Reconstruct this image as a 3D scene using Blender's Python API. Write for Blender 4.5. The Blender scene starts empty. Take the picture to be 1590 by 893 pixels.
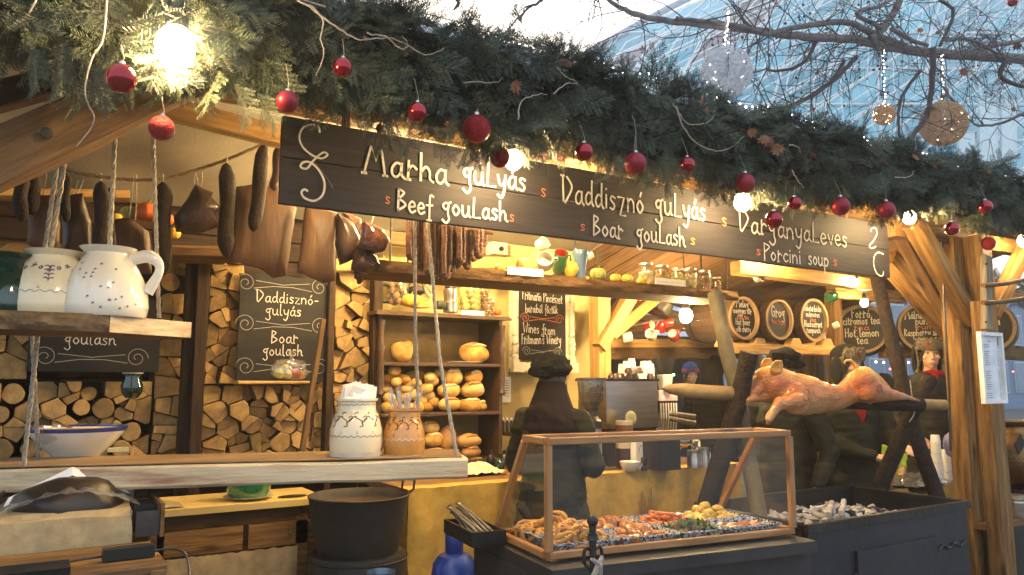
import bpy, math, random
import numpy as np
from mathutils import Vector as V3, Matrix, noise
R = random.Random(7)
PI = math.pi
SC = bpy.context.scene
COL = SC.collection
# ---------------------------------------------------------------- camera
CZ = 1.6; FOC = 1190.0; PITCH = math.atan(147/FOC); YAW = math.radians(32)
cd = bpy.data.cameras.new('camera'); cam = bpy.data.objects.new('camera', cd); COL.objects.link(cam)
cd.sensor_width = 36; cd.lens = 36*FOC/1590; cd.clip_end = 1500; cd.clip_start = .05
cam.location = (0, 0, CZ); cam.rotation_euler = (PI/2+PITCH, 0, -YAW)
SC.camera = cam
# ---------------------------------------------------------------- sky, sun, exposure
SC.view_settings.view_transform = 'Standard'; SC.view_settings.look = 'None'
SC.view_settings.exposure = 1.22; SC.view_settings.gamma = 1
W = bpy.data.worlds.new('World'); SC.world = W; W.use_nodes = True
nt = W.node_tree; bg = nt.nodes['Background']
sk = nt.nodes.new('ShaderNodeTexSky'); sk.sky_type = 'NISHITA'; sk.sun_disc = False
sk.sun_elevation = math.radians(14); sk.sun_rotation = math.radians(20); sk.dust_density = 4; sk.air_density = 1.2
mx = nt.nodes.new('ShaderNodeMixRGB'); mx.inputs[0].default_value = .55; mx.inputs[2].default_value = (5.2, 5.8, 6.7, 1)
nt.links.new(sk.outputs[0], mx.inputs[1]); nt.links.new(mx.outputs[0], bg.inputs[0]); bg.inputs[1].default_value = .14
sd = bpy.data.lights.new('overcast_sun', 'SUN'); sd.energy = .5; sd.angle = math.radians(25); sd.color = (1, .96, .92)
so = bpy.data.objects.new('overcast_sun', sd); COL.objects.link(so)
so.rotation_euler = (math.radians(76), 0, math.radians(180-20))
SC.cycles.max_bounces = 6; SC.cycles.transparent_max_bounces = 14; SC.cycles.use_denoising = True
SC.cycles.sample_clamp_indirect = 4
# ---------------------------------------------------------------- where a photo pixel lies on a real plane
def ray(px, py):
    a = (px-795)/FOC; b = (446.5-py)/FOC; cp, sp, cy, sy = math.cos(PITCH), math.sin(PITCH), math.cos(YAW), math.sin(YAW)
    return V3((cp*sy, cp*cy, sp)) + a*V3((cy, -sy, 0)) + b*V3((-sp*sy, -sp*cy, cp))
def U(px, py, Y):
    d = ray(px, py); return V3((0, 0, CZ)) + d*(Y/d.y)
def UZ(px, py, Z):
    d = ray(px, py); return V3((0, 0, CZ)) + d*((Z-CZ)/d.z)
def S(px, Y):   # metres per photo pixel at that depth
    d = ray(px, 500); t = Y/d.y; return t/FOC
# ---------------------------------------------------------------- objects
def wl(o):
    v = V3((0, 0, 0))
    while o is not None:
        v = v + o.location; o = o.parent
    return v
def tag(o, label=None, cat=None, group=None, kind=None):
    if label: o['label'] = label
    if cat: o['category'] = cat
    if group: o['group'] = group
    if kind: o['kind'] = kind
    return o
def thing(name, label, cat, loc, group=None):
    o = bpy.data.objects.new(name, None); COL.objects.link(o); o.location = V3(loc); o.empty_display_size = .1
    return tag(o, label, cat, group)
def copy_tree(o, loc=None, label=None, parent=None):
    c = o.copy(); COL.objects.link(c); c.parent = parent
    if loc is not None: c.location = loc
    if label: c['label'] = label
    for ch in o.children: copy_tree(ch, parent=c)
    return c
class MB:
    def __init__(s): s.v = []; s.f = []; s.m = []
    def add(s, vs, fs, mi=0):
        b = len(s.v); s.v += [tuple(x) for x in vs]
        for f in fs: s.f.append(tuple(b+i for i in f)); s.m.append(mi)
        return s
    def box(s, c, d, rot=None, mi=0):
        c = V3(c); vs = []
        for x in (-.5, .5):
            for y in (-.5, .5):
                for z in (-.5, .5):
                    p = V3((x*d[0], y*d[1], z*d[2]))
                    vs.append(c + (rot @ p if rot else p))
        return s.add(vs, [(0, 1, 3, 2), (4, 6, 7, 5), (0, 4, 5, 1), (2, 3, 7, 6), (0, 2, 6, 4), (1, 5, 7, 3)], mi)
    def tube(s, pts, r, n=8, mi=0, cap=True, flat=1.0):
        pts = [V3(p) for p in pts]; k = len(pts)
        rs = r if isinstance(r, (list, tuple)) else [r]*k
        up = V3((0, 0, 1)); vs = []; fs = []; pu = None
        for i, p in enumerate(pts):
            t = (pts[min(i+1, k-1)]-pts[max(i-1, 0)])
            if t.length < 1e-9: t = V3((0, 0, 1))
            t.normalize()
            if pu is None: pu = up if abs(t.dot(up)) < .95 else V3((1, 0, 0))
            a = t.cross(pu)
            if a.length < 1e-5: a = t.cross(V3((0, 1, 0)))
            a.normalize(); b = a.cross(t); pu = b
            for j in range(n):
                an = 2*PI*j/n; vs.append(p + a*math.cos(an)*rs[i] + b*math.sin(an)*rs[i]*flat)
        for i in range(k-1):
            for j in range(n):
                j2 = (j+1) % n; fs.append((i*n+j, i*n+j2, (i+1)*n+j2, (i+1)*n+j))
        if cap: fs.append(tuple(range(n-1, -1, -1))); fs.append(tuple((k-1)*n+j for j in range(n)))
        return s.add(vs, fs, mi)
    def capsule(s, p0, p1, r0, r1=None, n=14, flat=1.0):
        r1 = r0 if r1 is None else r1; p0 = V3(p0); p1 = V3(p1); t = (p1-p0).normalized() if (p1-p0).length > 1e-6 else V3((0, 0, 1))
        pts = []; rs = []
        for a in (80, 55, 28): pts.append(p0-t*r0*math.sin(math.radians(a))); rs.append(r0*math.cos(math.radians(a)))
        pts += [p0, p1]; rs += [r0, r1]
        for a in (28, 55, 80): pts.append(p1+t*r1*math.sin(math.radians(a))); rs.append(r1*math.cos(math.radians(a)))
        return s.tube(pts, rs, n, flat=flat)
    def lathe(s, prof, c=(0, 0, 0), n=28, rot=None, mi=0, close=True):
        c = V3(c); vs = []; fs = []
        for (r, z) in prof:
            for j in range(n):
                a = 2*PI*j/n; p = V3((r*math.cos(a), r*math.sin(a), z)); vs.append(c + (rot @ p if rot else p))
        k = len(prof)
        for i in range(k-1):
            for j in range(n):
                j2 = (j+1) % n; fs.append((i*n+j, i*n+j2, (i+1)*n+j2, (i+1)*n+j))
        if close:
            fs.append(tuple(range(n-1, -1, -1))); fs.append(tuple((k-1)*n+j for j in range(n)))
        return s.add(vs, fs, mi)
    def ball(s, c, r, n=16, rot=None, mi=0, lump=0, seed=0):
        r = (r, r, r) if not isinstance(r, (tuple, list)) else r
        c = V3(c); vs = []; fs = []; m = max(4, n//2)
        for i in range(1, m):
            th = PI*i/m
            for j in range(n):
                a = 2*PI*j/n; u = V3((math.sin(th)*math.cos(a), math.sin(th)*math.sin(a), math.cos(th)))
                k = 1 + lump*noise.noise(u*1.7+V3((seed*3.1, seed*1.3, 0))) if lump else 1
                p = V3((u.x*r[0], u.y*r[1], u.z*r[2]))*k; vs.append(c + (rot @ p if rot else p))
        for sgn in (1, -1):
            p = V3((0, 0, sgn*r[2])); vs.append(c + (rot @ p if rot else p))
        T = (m-1)*n
        for i in range(m-2):
            for j in range(n):
                j2 = (j+1) % n; fs.append((i*n+j, (i+1)*n+j, (i+1)*n+j2, i*n+j2))
        for j in range(n):
            j2 = (j+1) % n; fs.append((T, j, j2)); fs.append((T+1, (m-2)*n+j2, (m-2)*n+j))
        return s.add(vs, fs, mi)
    def prism(s, poly, vec, mi=0, mi_side=None):
        poly = [V3(p) for p in poly]; n = len(poly); vec = V3(vec)
        b = len(s.v); s.v += [tuple(p) for p in poly] + [tuple(p+vec) for p in poly]
        s.f.append(tuple(b+i for i in range(n))); s.m.append(mi); s.f.append(tuple(b+n+i for i in reversed(range(n)))); s.m.append(mi)
        for i in range(n):
            j = (i+1) % n; s.f.append((b+i, b+n+i, b+n+j, b+j)); s.m.append(mi if mi_side is None else mi_side)
        return s
    def grid(s, fn, nu, nv, mi=0, closed=False):
        vs = [fn(i/nu, j/nv) for i in range(nu+1) for j in range(nv+1)]
        fs = [(i*(nv+1)+j, (i+1)*(nv+1)+j, (i+1)*(nv+1)+j+1, i*(nv+1)+j+1) for i in range(nu) for j in range(nv)]
        return s.add(vs, fs, mi)
    def ribbon(s, pts, w, nrm, mi=0):
        nrm = V3(nrm); k = len(pts); vs = []
        for i, p in enumerate(pts):
            t = pts[min(i+1, k-1)]-pts[max(i-1, 0)]
            if t.length < 1e-9: t = V3((1, 0, 0))
            a = t.normalized().cross(nrm); 
            if a.length > 1e-6: a.normalize()
            vs += [p+a*w/2, p-a*w/2]
        return s.add(vs, [(2*i, 2*i+1, 2*i+3, 2*i+2) for i in range(k-1)], mi)
    def build(s, name, mats, parent=None, smooth=True, org=None, angle=35, label=None, cat=None, group=None, kind=None):
        if not isinstance(mats, (list, tuple)): mats = [mats]
        if parent is not None and org is None: o0 = wl(parent); loc = V3((0, 0, 0))
        else:
            if org is None:
                a = np.array(s.v); mn = a.min(0); mxx = a.max(0); org = V3(((mn[0]+mxx[0])/2, (mn[1]+mxx[1])/2, mn[2]))
            o0 = V3(org); loc = o0-(wl(parent) if parent is not None else V3((0, 0, 0)))
        me = bpy.data.meshes.new(name)
        a = np.array(s.v, dtype=float)-np.array(o0)
        me.from_pydata(a.tolist(), [], s.f)
        for m in mats: me.materials.append(m)
        me.polygons.foreach_set('material_index', s.m)
        me.polygons.foreach_set('use_smooth', [smooth]*len(s.f))
        if smooth:
            try: me.set_sharp_from_angle(angle=math.radians(angle))
            except Exception: pass
        me.update()
        o = bpy.data.objects.new(name, me); COL.objects.link(o); o.parent = parent; o.location = loc
        return tag(o, label, cat, group, kind)
    def melt(s, name, mat, parent, voxel=.01, smooth=4, **kw):
        """join overlapping closed shapes into one continuous skin"""
        o = s.build(name, mat, parent, **kw)
        m = o.modifiers.new('r', 'REMESH'); m.mode = 'VOXEL'; m.voxel_size = voxel; m.use_smooth_shade = True
        k = o.modifiers.new('s', 'SMOOTH'); k.iterations = smooth; k.factor = .5
        ts = bpy.data.scenes.new('work'); par = o.parent; o.parent = None; ts.collection.objects.link(o); vl = ts.view_layers[0]; vl.update()
        me = bpy.data.meshes.new_from_object(o.evaluated_get(vl.depsgraph)); o.modifiers.clear(); o.data = me; o.parent = par
        bpy.data.scenes.remove(ts)
        if not me.materials: me.materials.append(mat)
        return o
def ruffle(o, fn):
    """push every vertex along its normal by fn(position)"""
    n = len(o.data.vertices); co = np.empty(n*3); no = np.empty(n*3, dtype=np.float32); o.data.vertices.foreach_get('co', co); o.data.vertex_normals.foreach_get('vector', no)
    d = np.array([fn(V3(c)) for c in co.reshape(-1, 3)]); o.data.vertices.foreach_set('co', (co.reshape(-1, 3)+no.reshape(-1, 3)*d[:, None]).ravel()); o.data.update()
def look(a, b):      # rotation whose X axis runs from a to b
    x = (V3(b)-V3(a)).normalized(); z = V3((0, 0, 1)) if abs(x.z) < .98 else V3((0, 1, 0))
    y = z.cross(x).normalized(); z = x.cross(y)
    return Matrix((x, y, z)).transposed()
def beam(name, p0, p1, w, h, mat, parent=None, wob=.004, roll=0, ch=.006, label=None, cat=None, taper=1, group=None, seg=7, kind=None):
    """squared timber along its own X axis, softened edges, slightly uneven"""
    p0 = V3(p0); p1 = V3(p1); L = (p1-p0).length; q = look(p0, p1) @ Matrix.Rotation(roll, 3, 'X')
    sd = R.random()*50; vs = []; fs = []
    for i in range(seg+1):
        x = -L/2+L*i/seg; k = 1+(taper-1)*i/seg; a, b = w/2*k, h/2*k
        ring = [(-a+ch, -b), (a-ch, -b), (a, -b+ch), (a, b-ch), (a-ch, b), (-a+ch, b), (-a, b-ch), (-a, -b+ch)]
        for (y, z) in ring:
            d = wob*noise.noise(V3((x*3+sd, y*9, z*9)))*2
            vs.append((x, y*(1+d/w), z*(1+d/h)))
    for i in range(seg):
        for j in range(8):
            j2 = (j+1) % 8; fs.append((i*8+j, i*8+j2, (i+1)*8+j2, (i+1)*8+j))
    fs.append(tuple(range(7, -1, -1))); fs.append(tuple(seg*8+j for j in range(8)))
    me = bpy.data.meshes.new(name); me.from_pydata(vs, [], fs); me.materials.append(mat); me.update()
    o = bpy.data.objects.new(name, me); COL.objects.link(o); o.parent = parent
    o.location = (p0+p1)/2-(wl(parent) if parent is not None else V3((0, 0, 0)))
    o.rotation_euler = q.to_euler()
    return tag(o, label, cat, group, kind)
# ---------------------------------------------------------------- materials
def mat(name, col, col2=None, rough=.6, metal=0, ns=8, st=(1, 1, 1), bump=0, bs=30, lo=.35, hi=.65, spec=.5, rnd=0, coat=0, sss=0, det=6, col3=None):
    m = bpy.data.materials.new(name); m.use_nodes = True; n = m.node_tree.nodes; l = m.node_tree.links
    if spec == .5 and rough >= .7: spec = .2
    b = n['Principled BSDF']; b.inputs['Roughness'].default_value = rough; b.inputs['Metallic'].default_value = metal
    b.inputs['Specular IOR Level'].default_value = spec; b.inputs['Coat Weight'].default_value = coat; b.inputs['Coat Roughness'].default_value = .08
    if sss: b.inputs['Subsurface Weight'].default_value = sss; b.inputs['Subsurface Radius'].default_value = (.02, .008, .004)
    tc = n.new('ShaderNodeTexCoord'); mp = n.new('ShaderNodeMapping'); mp.inputs['Scale'].default_value = st
    l.new(tc.outputs['Object'], mp.inputs[0])
    oi = n.new('ShaderNodeObjectInfo')
    vm = n.new('ShaderNodeVectorMath'); vm.operation = 'ADD'; l.new(mp.outputs[0], vm.inputs[0])
    mu = n.new('ShaderNodeMath'); mu.operation = 'MULTIPLY'; mu.inputs[1].default_value = 37; l.new(oi.outputs['Random'], mu.inputs[0]); l.new(mu.outputs[0], vm.inputs[1])
    t = n.new('ShaderNodeTexNoise'); t.inputs['Scale'].default_value = ns; t.inputs['Detail'].default_value = det; t.inputs['Roughness'].default_value = .65
    l.new(vm.outputs[0], t.inputs['Vector'])
    cr = n.new('ShaderNodeValToRGB'); e = cr.color_ramp.elements
    c2 = col2 or tuple(x*.75 for x in col)
    e[0].position = lo; e[0].color = (*c2, 1); e[1].position = hi; e[1].color = (*col, 1)
    if col3: e3 = e.new(min(.98, hi+.12)); e3.color = (*col3, 1)
    l.new(t.outputs[0], cr.inputs[0]); out = cr.outputs[0]
    if st[0] < 2 and st[1] >= 14:      # knots in sawn timber
        k1 = n.new('ShaderNodeMapping'); k1.inputs['Scale'].default_value = (2.2, 7, 7); l.new(tc.outputs['Object'], k1.inputs[0]); k2 = n.new('ShaderNodeVectorMath'); k2.operation = 'ADD'; l.new(k1.outputs[0], k2.inputs[0]); k5 = n.new('ShaderNodeMath'); k5.operation = 'MULTIPLY'; k5.inputs[1].default_value = 91; l.new(oi.outputs['Random'], k5.inputs[0]); l.new(k5.outputs[0], k2.inputs[1])
        kv = n.new('ShaderNodeTexVoronoi'); kv.inputs['Scale'].default_value = .9; l.new(k2.outputs[0], kv.inputs['Vector']); kr = n.new('ShaderNodeMapRange'); kr.inputs[1].default_value = .07; kr.inputs[2].default_value = .17; kr.inputs[3].default_value = .3; l.new(kv.outputs['Distance'], kr.inputs[0])
        k3 = n.new('ShaderNodeHueSaturation'); l.new(out, k3.inputs['Color']); l.new(kr.outputs[0], k3.inputs['Value']); out = k3.outputs[0]
    if rnd:
        hs = n.new('ShaderNodeHueSaturation'); mr = n.new('ShaderNodeMapRange')
        mr.inputs[3].default_value = 1-rnd; mr.inputs[4].default_value = 1+rnd
        l.new(oi.outputs['Random'], mr.inputs[0]); l.new(mr.outputs[0], hs.inputs['Value']); l.new(out, hs.inputs['Color']); out = hs.outputs[0]
    l.new(out, b.inputs['Base Color'])
    if bump:
        t2 = n.new('ShaderNodeTexNoise'); t2.inputs['Scale'].default_value = bs; t2.inputs['Detail'].default_value = 4; l.new(vm.outputs[0], t2.inputs['Vector'])
        bp = n.new('ShaderNodeBump'); bp.inputs['Strength'].default_value = min(1, bump); bp.inputs['Distance'].default_value = .01
        l.new(t2.outputs[0], bp.inputs['Height']); l.new(bp.outputs[0], b.inputs['Normal'])
    return m
def emit(name, col, st):
    m = bpy.data.materials.new(name); m.use_nodes = True; n = m.node_tree.nodes; l = m.node_tree.links
    n.remove(n['Principled BSDF']); e = n.new('ShaderNodeEmission'); e.inputs[0].default_value = (*col, 1); e.inputs[1].default_value = st
    l.new(e.outputs[0], n['Material Output'].inputs[0]); return m
def thin_glass(name, tint=(1, 1, 1), refl=.12, rough=.03, dirt=.04):
    m = bpy.data.materials.new(name); m.use_nodes = True; n = m.node_tree.nodes; l = m.node_tree.links
    n.remove(n['Principled BSDF'])
    tr = n.new('ShaderNodeBsdfTransparent'); tr.inputs[0].default_value = (*tint, 1)
    gl = n.new('ShaderNodeBsdfGlossy'); gl.inputs['Roughness'].default_value = rough
    lw = n.new('ShaderNodeLayerWeight'); pw = n.new('ShaderNodeMath'); pw.operation = 'POWER'; pw.inputs[1].default_value = 4; l.new(lw.outputs['Facing'], pw.inputs[0])
    mr = n.new('ShaderNodeMath'); mr.operation = 'MULTIPLY_ADD'; mr.inputs[1].default_value = .7; mr.inputs[2].default_value = refl*.3; l.new(pw.outputs[0], mr.inputs[0])
    a = n.new('ShaderNodeMixShader'); l.new(mr.outputs[0], a.inputs[0]); l.new(tr.outputs[0], a.inputs[1]); l.new(gl.outputs[0], a.inputs[2])
    df = n.new('ShaderNodeBsdfDiffuse'); df.inputs[0].default_value = (.7, .72, .72, 1)
    tx = n.new('ShaderNodeTexNoise'); tx.inputs['Scale'].default_value = 6; tx.inputs['Detail'].default_value = 8
    m3 = n.new('ShaderNodeMath'); m3.operation = 'MULTIPLY'; m3.inputs[1].default_value = dirt*2; l.new(tx.outputs[0], m3.inputs[0])
    c = n.new('ShaderNodeMixShader'); l.new(m3.outputs[0], c.inputs[0]); l.new(a.outputs[0], c.inputs[1]); l.new(df.outputs[0], c.inputs[2])
    l.new(c.outputs[0], n['Material Output'].inputs[0]); return m
WOOD = mat('warm_timber', (.31, .175, .06), (.115, .058, .02), .7, ns=2.2, st=(1.3, 16, 16), bump=.5, bs=5, rnd=.2)
WOODZ = mat('warm_timber_upright', (.31, .175, .06), (.10, .05, .018), .7, ns=2.2, st=(1.3, 16, 16), bump=.5, bs=5, rnd=.2)
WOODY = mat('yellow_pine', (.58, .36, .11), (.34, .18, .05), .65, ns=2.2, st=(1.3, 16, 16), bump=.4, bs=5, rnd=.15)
WOODD = mat('dark_timber', (.05, .028, .016), (.02, .012, .008), .7, ns=2.5, st=(1.3, 14, 14), bump=.5, bs=5, rnd=.15)
WOODG = mat('grey_weathered_timber', (.30, .26, .19), (.17, .14, .10), .8, ns=2.5, st=(1.3, 14, 14), bump=.7, bs=5)
WOODP = mat('pale_sawn_plank', (.60, .47, .29), (.30, .15, .08), col3=(.66, .54, .36), rough=.6, ns=2.2, st=(1.0, 5, 9), bump=.4, bs=7, lo=.3, hi=.5)
WOODB = mat('brown_board', (.20, .115, .05), (.095, .052, .024), .7, ns=2.5, st=(1.5, 14, 14), bump=.4, bs=5, rnd=.25)
CHAR = mat('charred_wood', (.034, .020, .013), (.008, .006, .005), .75, ns=4, st=(1.5, 8, 8), bump=.9, bs=8)
BARK = mat('bark', (.25, .165, .085), (.08, .05, .028), .9, ns=9, st=(1, 1, 1), bump=1, bs=26)
CHALKB = mat('black_chalkboard', (.011, .011, .012), (.018, .017, .017), .6, ns=3, st=(1, 1, 5), bump=.15, bs=30, spec=.25)
SIGNM = mat('black_painted_plank', (.024, .021, .025), (.036, .032, .035), .66, ns=3, st=(1, 20, 20), bump=.2, bs=5, spec=.3)
CHALK = mat('white_chalk_paint', (.74, .71, .65), (.50, .47, .43), .8, ns=30)
CHALKR = mat('orange_red_chalk_paint', (.75, .23, .10), None, .8, ns=30)
CHALKY = mat('yellow_chalk_paint', (.80, .50, .12), None, .8, ns=30)
CHALKC = mat('cream_chalk_paint', (.72, .66, .46), None, .8, ns=30)
CHALKG = mat('grey_chalk_line', (.38, .36, .34), None, .8, ns=30)
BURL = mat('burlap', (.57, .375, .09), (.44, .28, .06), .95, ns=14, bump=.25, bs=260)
BURLG = mat('grey_burlap', (.50, .39, .22), (.36, .27, .15), .95, ns=14, bump=.25, bs=260)
CREAM = mat('cream_glaze', (.82, .74, .54), (.76, .67, .46), .12, ns=5, coat=.6)
WHITEG = mat('white_glaze', (.80, .76, .66), (.72, .68, .57), .14, ns=6, coat=.7)
OCHRE = mat('ochre_glaze', (.58, .30, .08), (.46, .21, .05), .12, ns=4, coat=.6)
GREENG = mat('dark_green_glaze', (.012, .05, .03), (.006, .02, .02), .1, ns=5, coat=.8)
GREENL = mat('green_glaze', (.02, .15, .06), None, .12, ns=5, coat=.8)
BLUEG = mat('blue_grey_glaze', (.07, .13, .22), None, .2, ns=4, coat=.5)
PATB = mat('dark_blue_brush_paint', (.10, .09, .12), None, .4)
PATN = mat('brown_brush_paint', (.09, .045, .02), None, .4)
BLUEP = mat('blue_rim_paint', (.03, .05, .26), None, .2, coat=.6)
STEEL = mat('steel', (.62, .60, .57), (.5, .48, .45), .28, 1, ns=3, st=(1, 1, 12))
STEELD = mat('dark_steel', (.12, .11, .105), (.07, .065, .06), .42, 1, ns=6, bump=.15, bs=18)
IRON = mat('black_iron', (.014, .013, .013), (.03, .027, .025), .5, .3, ns=5, bump=.5, bs=40)
BRASS = mat('brass', (.55, .38, .12), None, .3, 1)
COPPER = mat('copper_pot', (.30, .20, .10), (.16, .10, .05), .3, 1, ns=5, bump=.5, bs=60)
WHITE = mat('white_paper', (.85, .85, .83), (.80, .80, .79), .8, ns=3)
WHITEP = mat('white_plastic', (.84, .83, .80), None, .35)
BLACKP = mat('black_plastic', (.012, .012, .013), None, .35)
BLUEC = mat('blue_cylinder_paint', (.015, .045, .30), (.02, .05, .24), .35, ns=6, coat=.2)
GLASS = thin_glass('clear_pane', refl=.13, dirt=.008)
GLASSJ = thin_glass('jar_glass', (.92, .95, .9), .2, .02, .03)
PLAST = thin_glass('cling_film', (.97, .97, .97), .9, .12, .10)
HOPPER = thin_glass('smoky_brown_hopper', (.36, .22, .12), .3, .1, .1)
ROPEM = mat('grey_rope', (.50, .45, .37), (.30, .26, .20), .9, ns=60, bump=.6, bs=120)
BREAD = mat('bread_crust', (.46, .20, .035), (.76, .52, .17), .75, ns=9, lo=.36, hi=.62, bump=.4, bs=22, rnd=.15)
BREADD = mat('dark_bread_crust', (.40, .19, .06), (.60, .36, .14), .7, ns=6, bump=.5, bs=22, rnd=.15)
ROLLM = mat('white_roll', (.56, .31, .06), (.80, .58, .22), .65, ns=7, bump=.2, bs=22, rnd=.12)
MEAT = mat('smoked_meat', (.06, .026, .016), (.02, .009, .007), .45, ns=10, bump=.6, bs=30, coat=.15)
SAUS = mat('dried_sausage', (.15, .055, .026), (.06, .022, .013), .5, ns=22, bump=.7, bs=90)
SALAM = mat('dark_salami', (.035, .022, .015), (.014, .009, .007), .7, ns=30, bump=.6, bs=90)
BACON = mat('smoked_bacon_slab', (.12, .058, .025), (.045, .02, .01), col3=(.17, .09, .04), rough=.6, ns=5, st=(1.6, 1, .35), bump=.7, bs=12, lo=.32, hi=.55)
PLASTER = mat('cream_wall_plaster', (.58, .48, .22), (.48, .38, .16), .9, ns=2.5, bump=.2, bs=30)
CANVAS = mat('cream_canvas', (.36, .32, .24), (.27, .24, .18), .9, ns=1.6, bump=.2, bs=60)
TARP = mat('pale_tarpaulin', (.55, .58, .62), (.47, .50, .55), .5, ns=3, bump=.2, bs=6)
REDB = [mat('red_bauble_gloss', (.36, .012, .022), None, .12, .75, coat=.5), mat('red_bauble_matt', (.33, .02, .04), None, .42, .5), mat('red_bauble_glitter', (.45, .03, .03), (.22, .01, .015), .35, .7, ns=160, bump=.9, bs=300)]
SPECK = mat('speckled_enamel', (.50, .52, .56), (.02, .025, .04), .25, ns=75, lo=.46, hi=.54, coat=.4, det=2)
BRZ = mat('dark_fabric', (.009, .009, .009), (.015, .014, .013), .9, ns=8, bump=.5, bs=60)
OLIVE = mat('olive_black_coat', (.030, .029, .018), (.013, .013, .009), .75, ns=5, st=(1, 1, 1.8), bump=1, bs=9)
HOODM = mat('purple_black_hoodie', (.016, .010, .012), None, .95, ns=8, bump=.4, bs=70)
FUR = mat('grey_brown_fur', (.22, .18, .12), (.08, .065, .04), .95, ns=60, bump=1, bs=90)
KNIT = mat('black_knit', (.006, .006, .007), (.012, .012, .012), .95, ns=40, bump=.8, bs=70)
SKIN = mat('skin', (.66, .40, .28), (.60, .34, .23), .5, ns=6, sss=.15)
HAIR = mat('brown_hair', (.05, .028, .017), None, .5, ns=10, st=(20, 20, 2), bump=.5, bs=20)
REDC = mat('red_cloth', (.30, .016, .014), None, .85, bump=.3, bs=70)
# ---------------------------------------------------------------- handwriting
GL = {'a': "1;.75,.9 .4,1 .1,.6 .15,.15 .45,.05 .72,.4|.78,1 .75,.3 1,0", 'b': "1;0,1.9 .02,0|.02,.6 .4,1 .8,.6 .6,.05 .02,.1", 'c': ".85;.75,.85 .35,1 .05,.5 .35,.02 .78,.2",
'd': "1;.72,.85 .35,1 .05,.5 .3,.05 .72,.4|.78,1.9 .75,.4 .95,0", 'e': ".9;.08,.5 .7,.6 .6,.95 .3,1 .03,.5 .35,0 .8,.2", 'f': ".7;.8,1.8 .5,1.9 .38,1.4 .34,-.5|!0,.9 .7,.95|!.1,-.5 .55,-.5",
'g': "1;.7,1 .35,1.02 .1,.72 .35,.4 .68,.65 .7,1|!.68,1 .95,1.15|.68,.6 .65,0 .78,-.5 .45,-.88 .05,-.6", 'h': "1;!.05,1.9 .05,0|.05,.5 .4,1 .7,.7 .72,.2 .98,0", 'i': ".4;!.15,1 .15,0|!.13,1.42 .19,1.5",
'j': ".5;.3,1 .3,-.4 0,-.7|!.28,1.4 .34,1.45", 'k': ".9;!.05,1.9 .05,0|!.65,1 .08,.45|!.2,.55 .78,0", 'l': ".5;.12,1.9 .12,.2 .4,0", 'L': "1;!.2,1.9 .12,0 .9,.02", 'm': "1.45;!.05,1 .05,0|.05,.6 .35,1 .6,.7 .62,0|.62,.6 .95,1 1.2,.7 1.25,0",
'n': "1;!.05,1 .05,0|.05,.6 .4,1 .75,.7 .78,0", 'o': ".95;.4,1 .05,.5 .4,0 .78,.5 .4,1", 'p': "1;!.05,1 .05,-.9|.05,.6 .4,1 .8,.6 .5,.05 .05,.2", 'r': ".85;!.15,1.3 .1,0|.1,.6 .4,1 .72,.8|!-.05,0 .28,0", 's': ".8;.65,.9 .3,1.02 .12,.75 .58,.35 .4,0 .05,.1",
't': ".7;.3,1.6 .28,.2 .62,.05|!0,1.1 .6,1.1", 'u': "1.05;.05,1 .1,.2 .45,0 .75,.4|.78,1 .78,.2 .98,0", 'v': ".85;!.05,1 .4,0 .75,1", 'w': "1.2;!.05,1 .3,0 .55,.8 .8,0 1.1,1", 'y': ".95;.05,1 .2,.35 .5,.25 .75,.6|.82,1.05 .68,-.2 .4,-.8 .05,-.6", 'z': ".9;!.05,1 .7,1 .05,0 .8,0",
'Z': "1.05;!.05,1 .8,1 .3,-.4 .95,-.4", 'B': "1.1;!.1,2 .05,0|.1,2 .7,1.7 .1,1.1|.1,1.1 .9,.6 .05,0", 'V': "1.25;!-.15,2 .2,2|!.05,2 .12,.1 .3,0|.5,1.95 1.05,1.2 .3,0", 'M': "1.7;!0,0 .45,1.9 .8,.9 1.15,1.9 1.45,0|!-.15,0 .15,0|!1.3,0 1.6,0",
'P': "1;!.1,2 .1,-.1|.1,1.95 .95,1.6 .1,.9", 'F': ".95;!.1,1.9 .1,0|!.1,1.9 .85,1.85|!.1,1.1 .6,1.1", 'G': "1.25;1,1.6 .5,1.95 .05,1 .5,0 1,.4 .95,.9|!.6,.9 1.1,.9", 'H': "1.15;!.1,1.9 .1,0|!.95,1.9 .95,0|!.1,1 .95,1", 'R': "1.1;!.1,1.9 .1,0|.1,1.9 .85,1.5 .1,1|!.2,1 .95,0",
'W': "1.6;!.05,1.9 .4,0 .75,1.4 1.1,0 1.45,1.9", "'": ".3;!.12,1.9 .06,1.5", '-': ".8;!.1,.6 .65,.62", '0': "1;.4,1.8 .05,.9 .4,0 .8,.9 .4,1.8", '5': "1;!.7,1.8 .1,1.8 .1,1|.1,1 .7,.8 .6,.1 .05,.1", '~': ".8;.65,.9 .3,1.1 .12,.8 .58,.2 .4,-.1 .05,.05", ' ': ".7;"}
ACC = {'á': 'a', 'é': 'e', 'ó': 'o', 'ú': 'u', 'ő': 'o', 'è': 'e', 'ö': 'o', 'í': 'i', 'ü': 'u'}
def smooth_poly(p, k=5):
    if len(p) < 3: return p
    out = []; n = len(p)
    for i in range(n-1):
        a, b, c, d = p[max(i-1, 0)], p[i], p[i+1], p[min(i+2, n-1)]
        for j in range(k):
            t = j/k; out.append(.5*((2*b)+(c-a)*t+(2*a-5*b+4*c-d)*t*t+(3*b-a-3*c+d)*t*t*t))
    out.append(p[-1]); return out
def adv(ch): return float(GL[ACC.get(ch, ch)].split(';')[0])+.14
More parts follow.
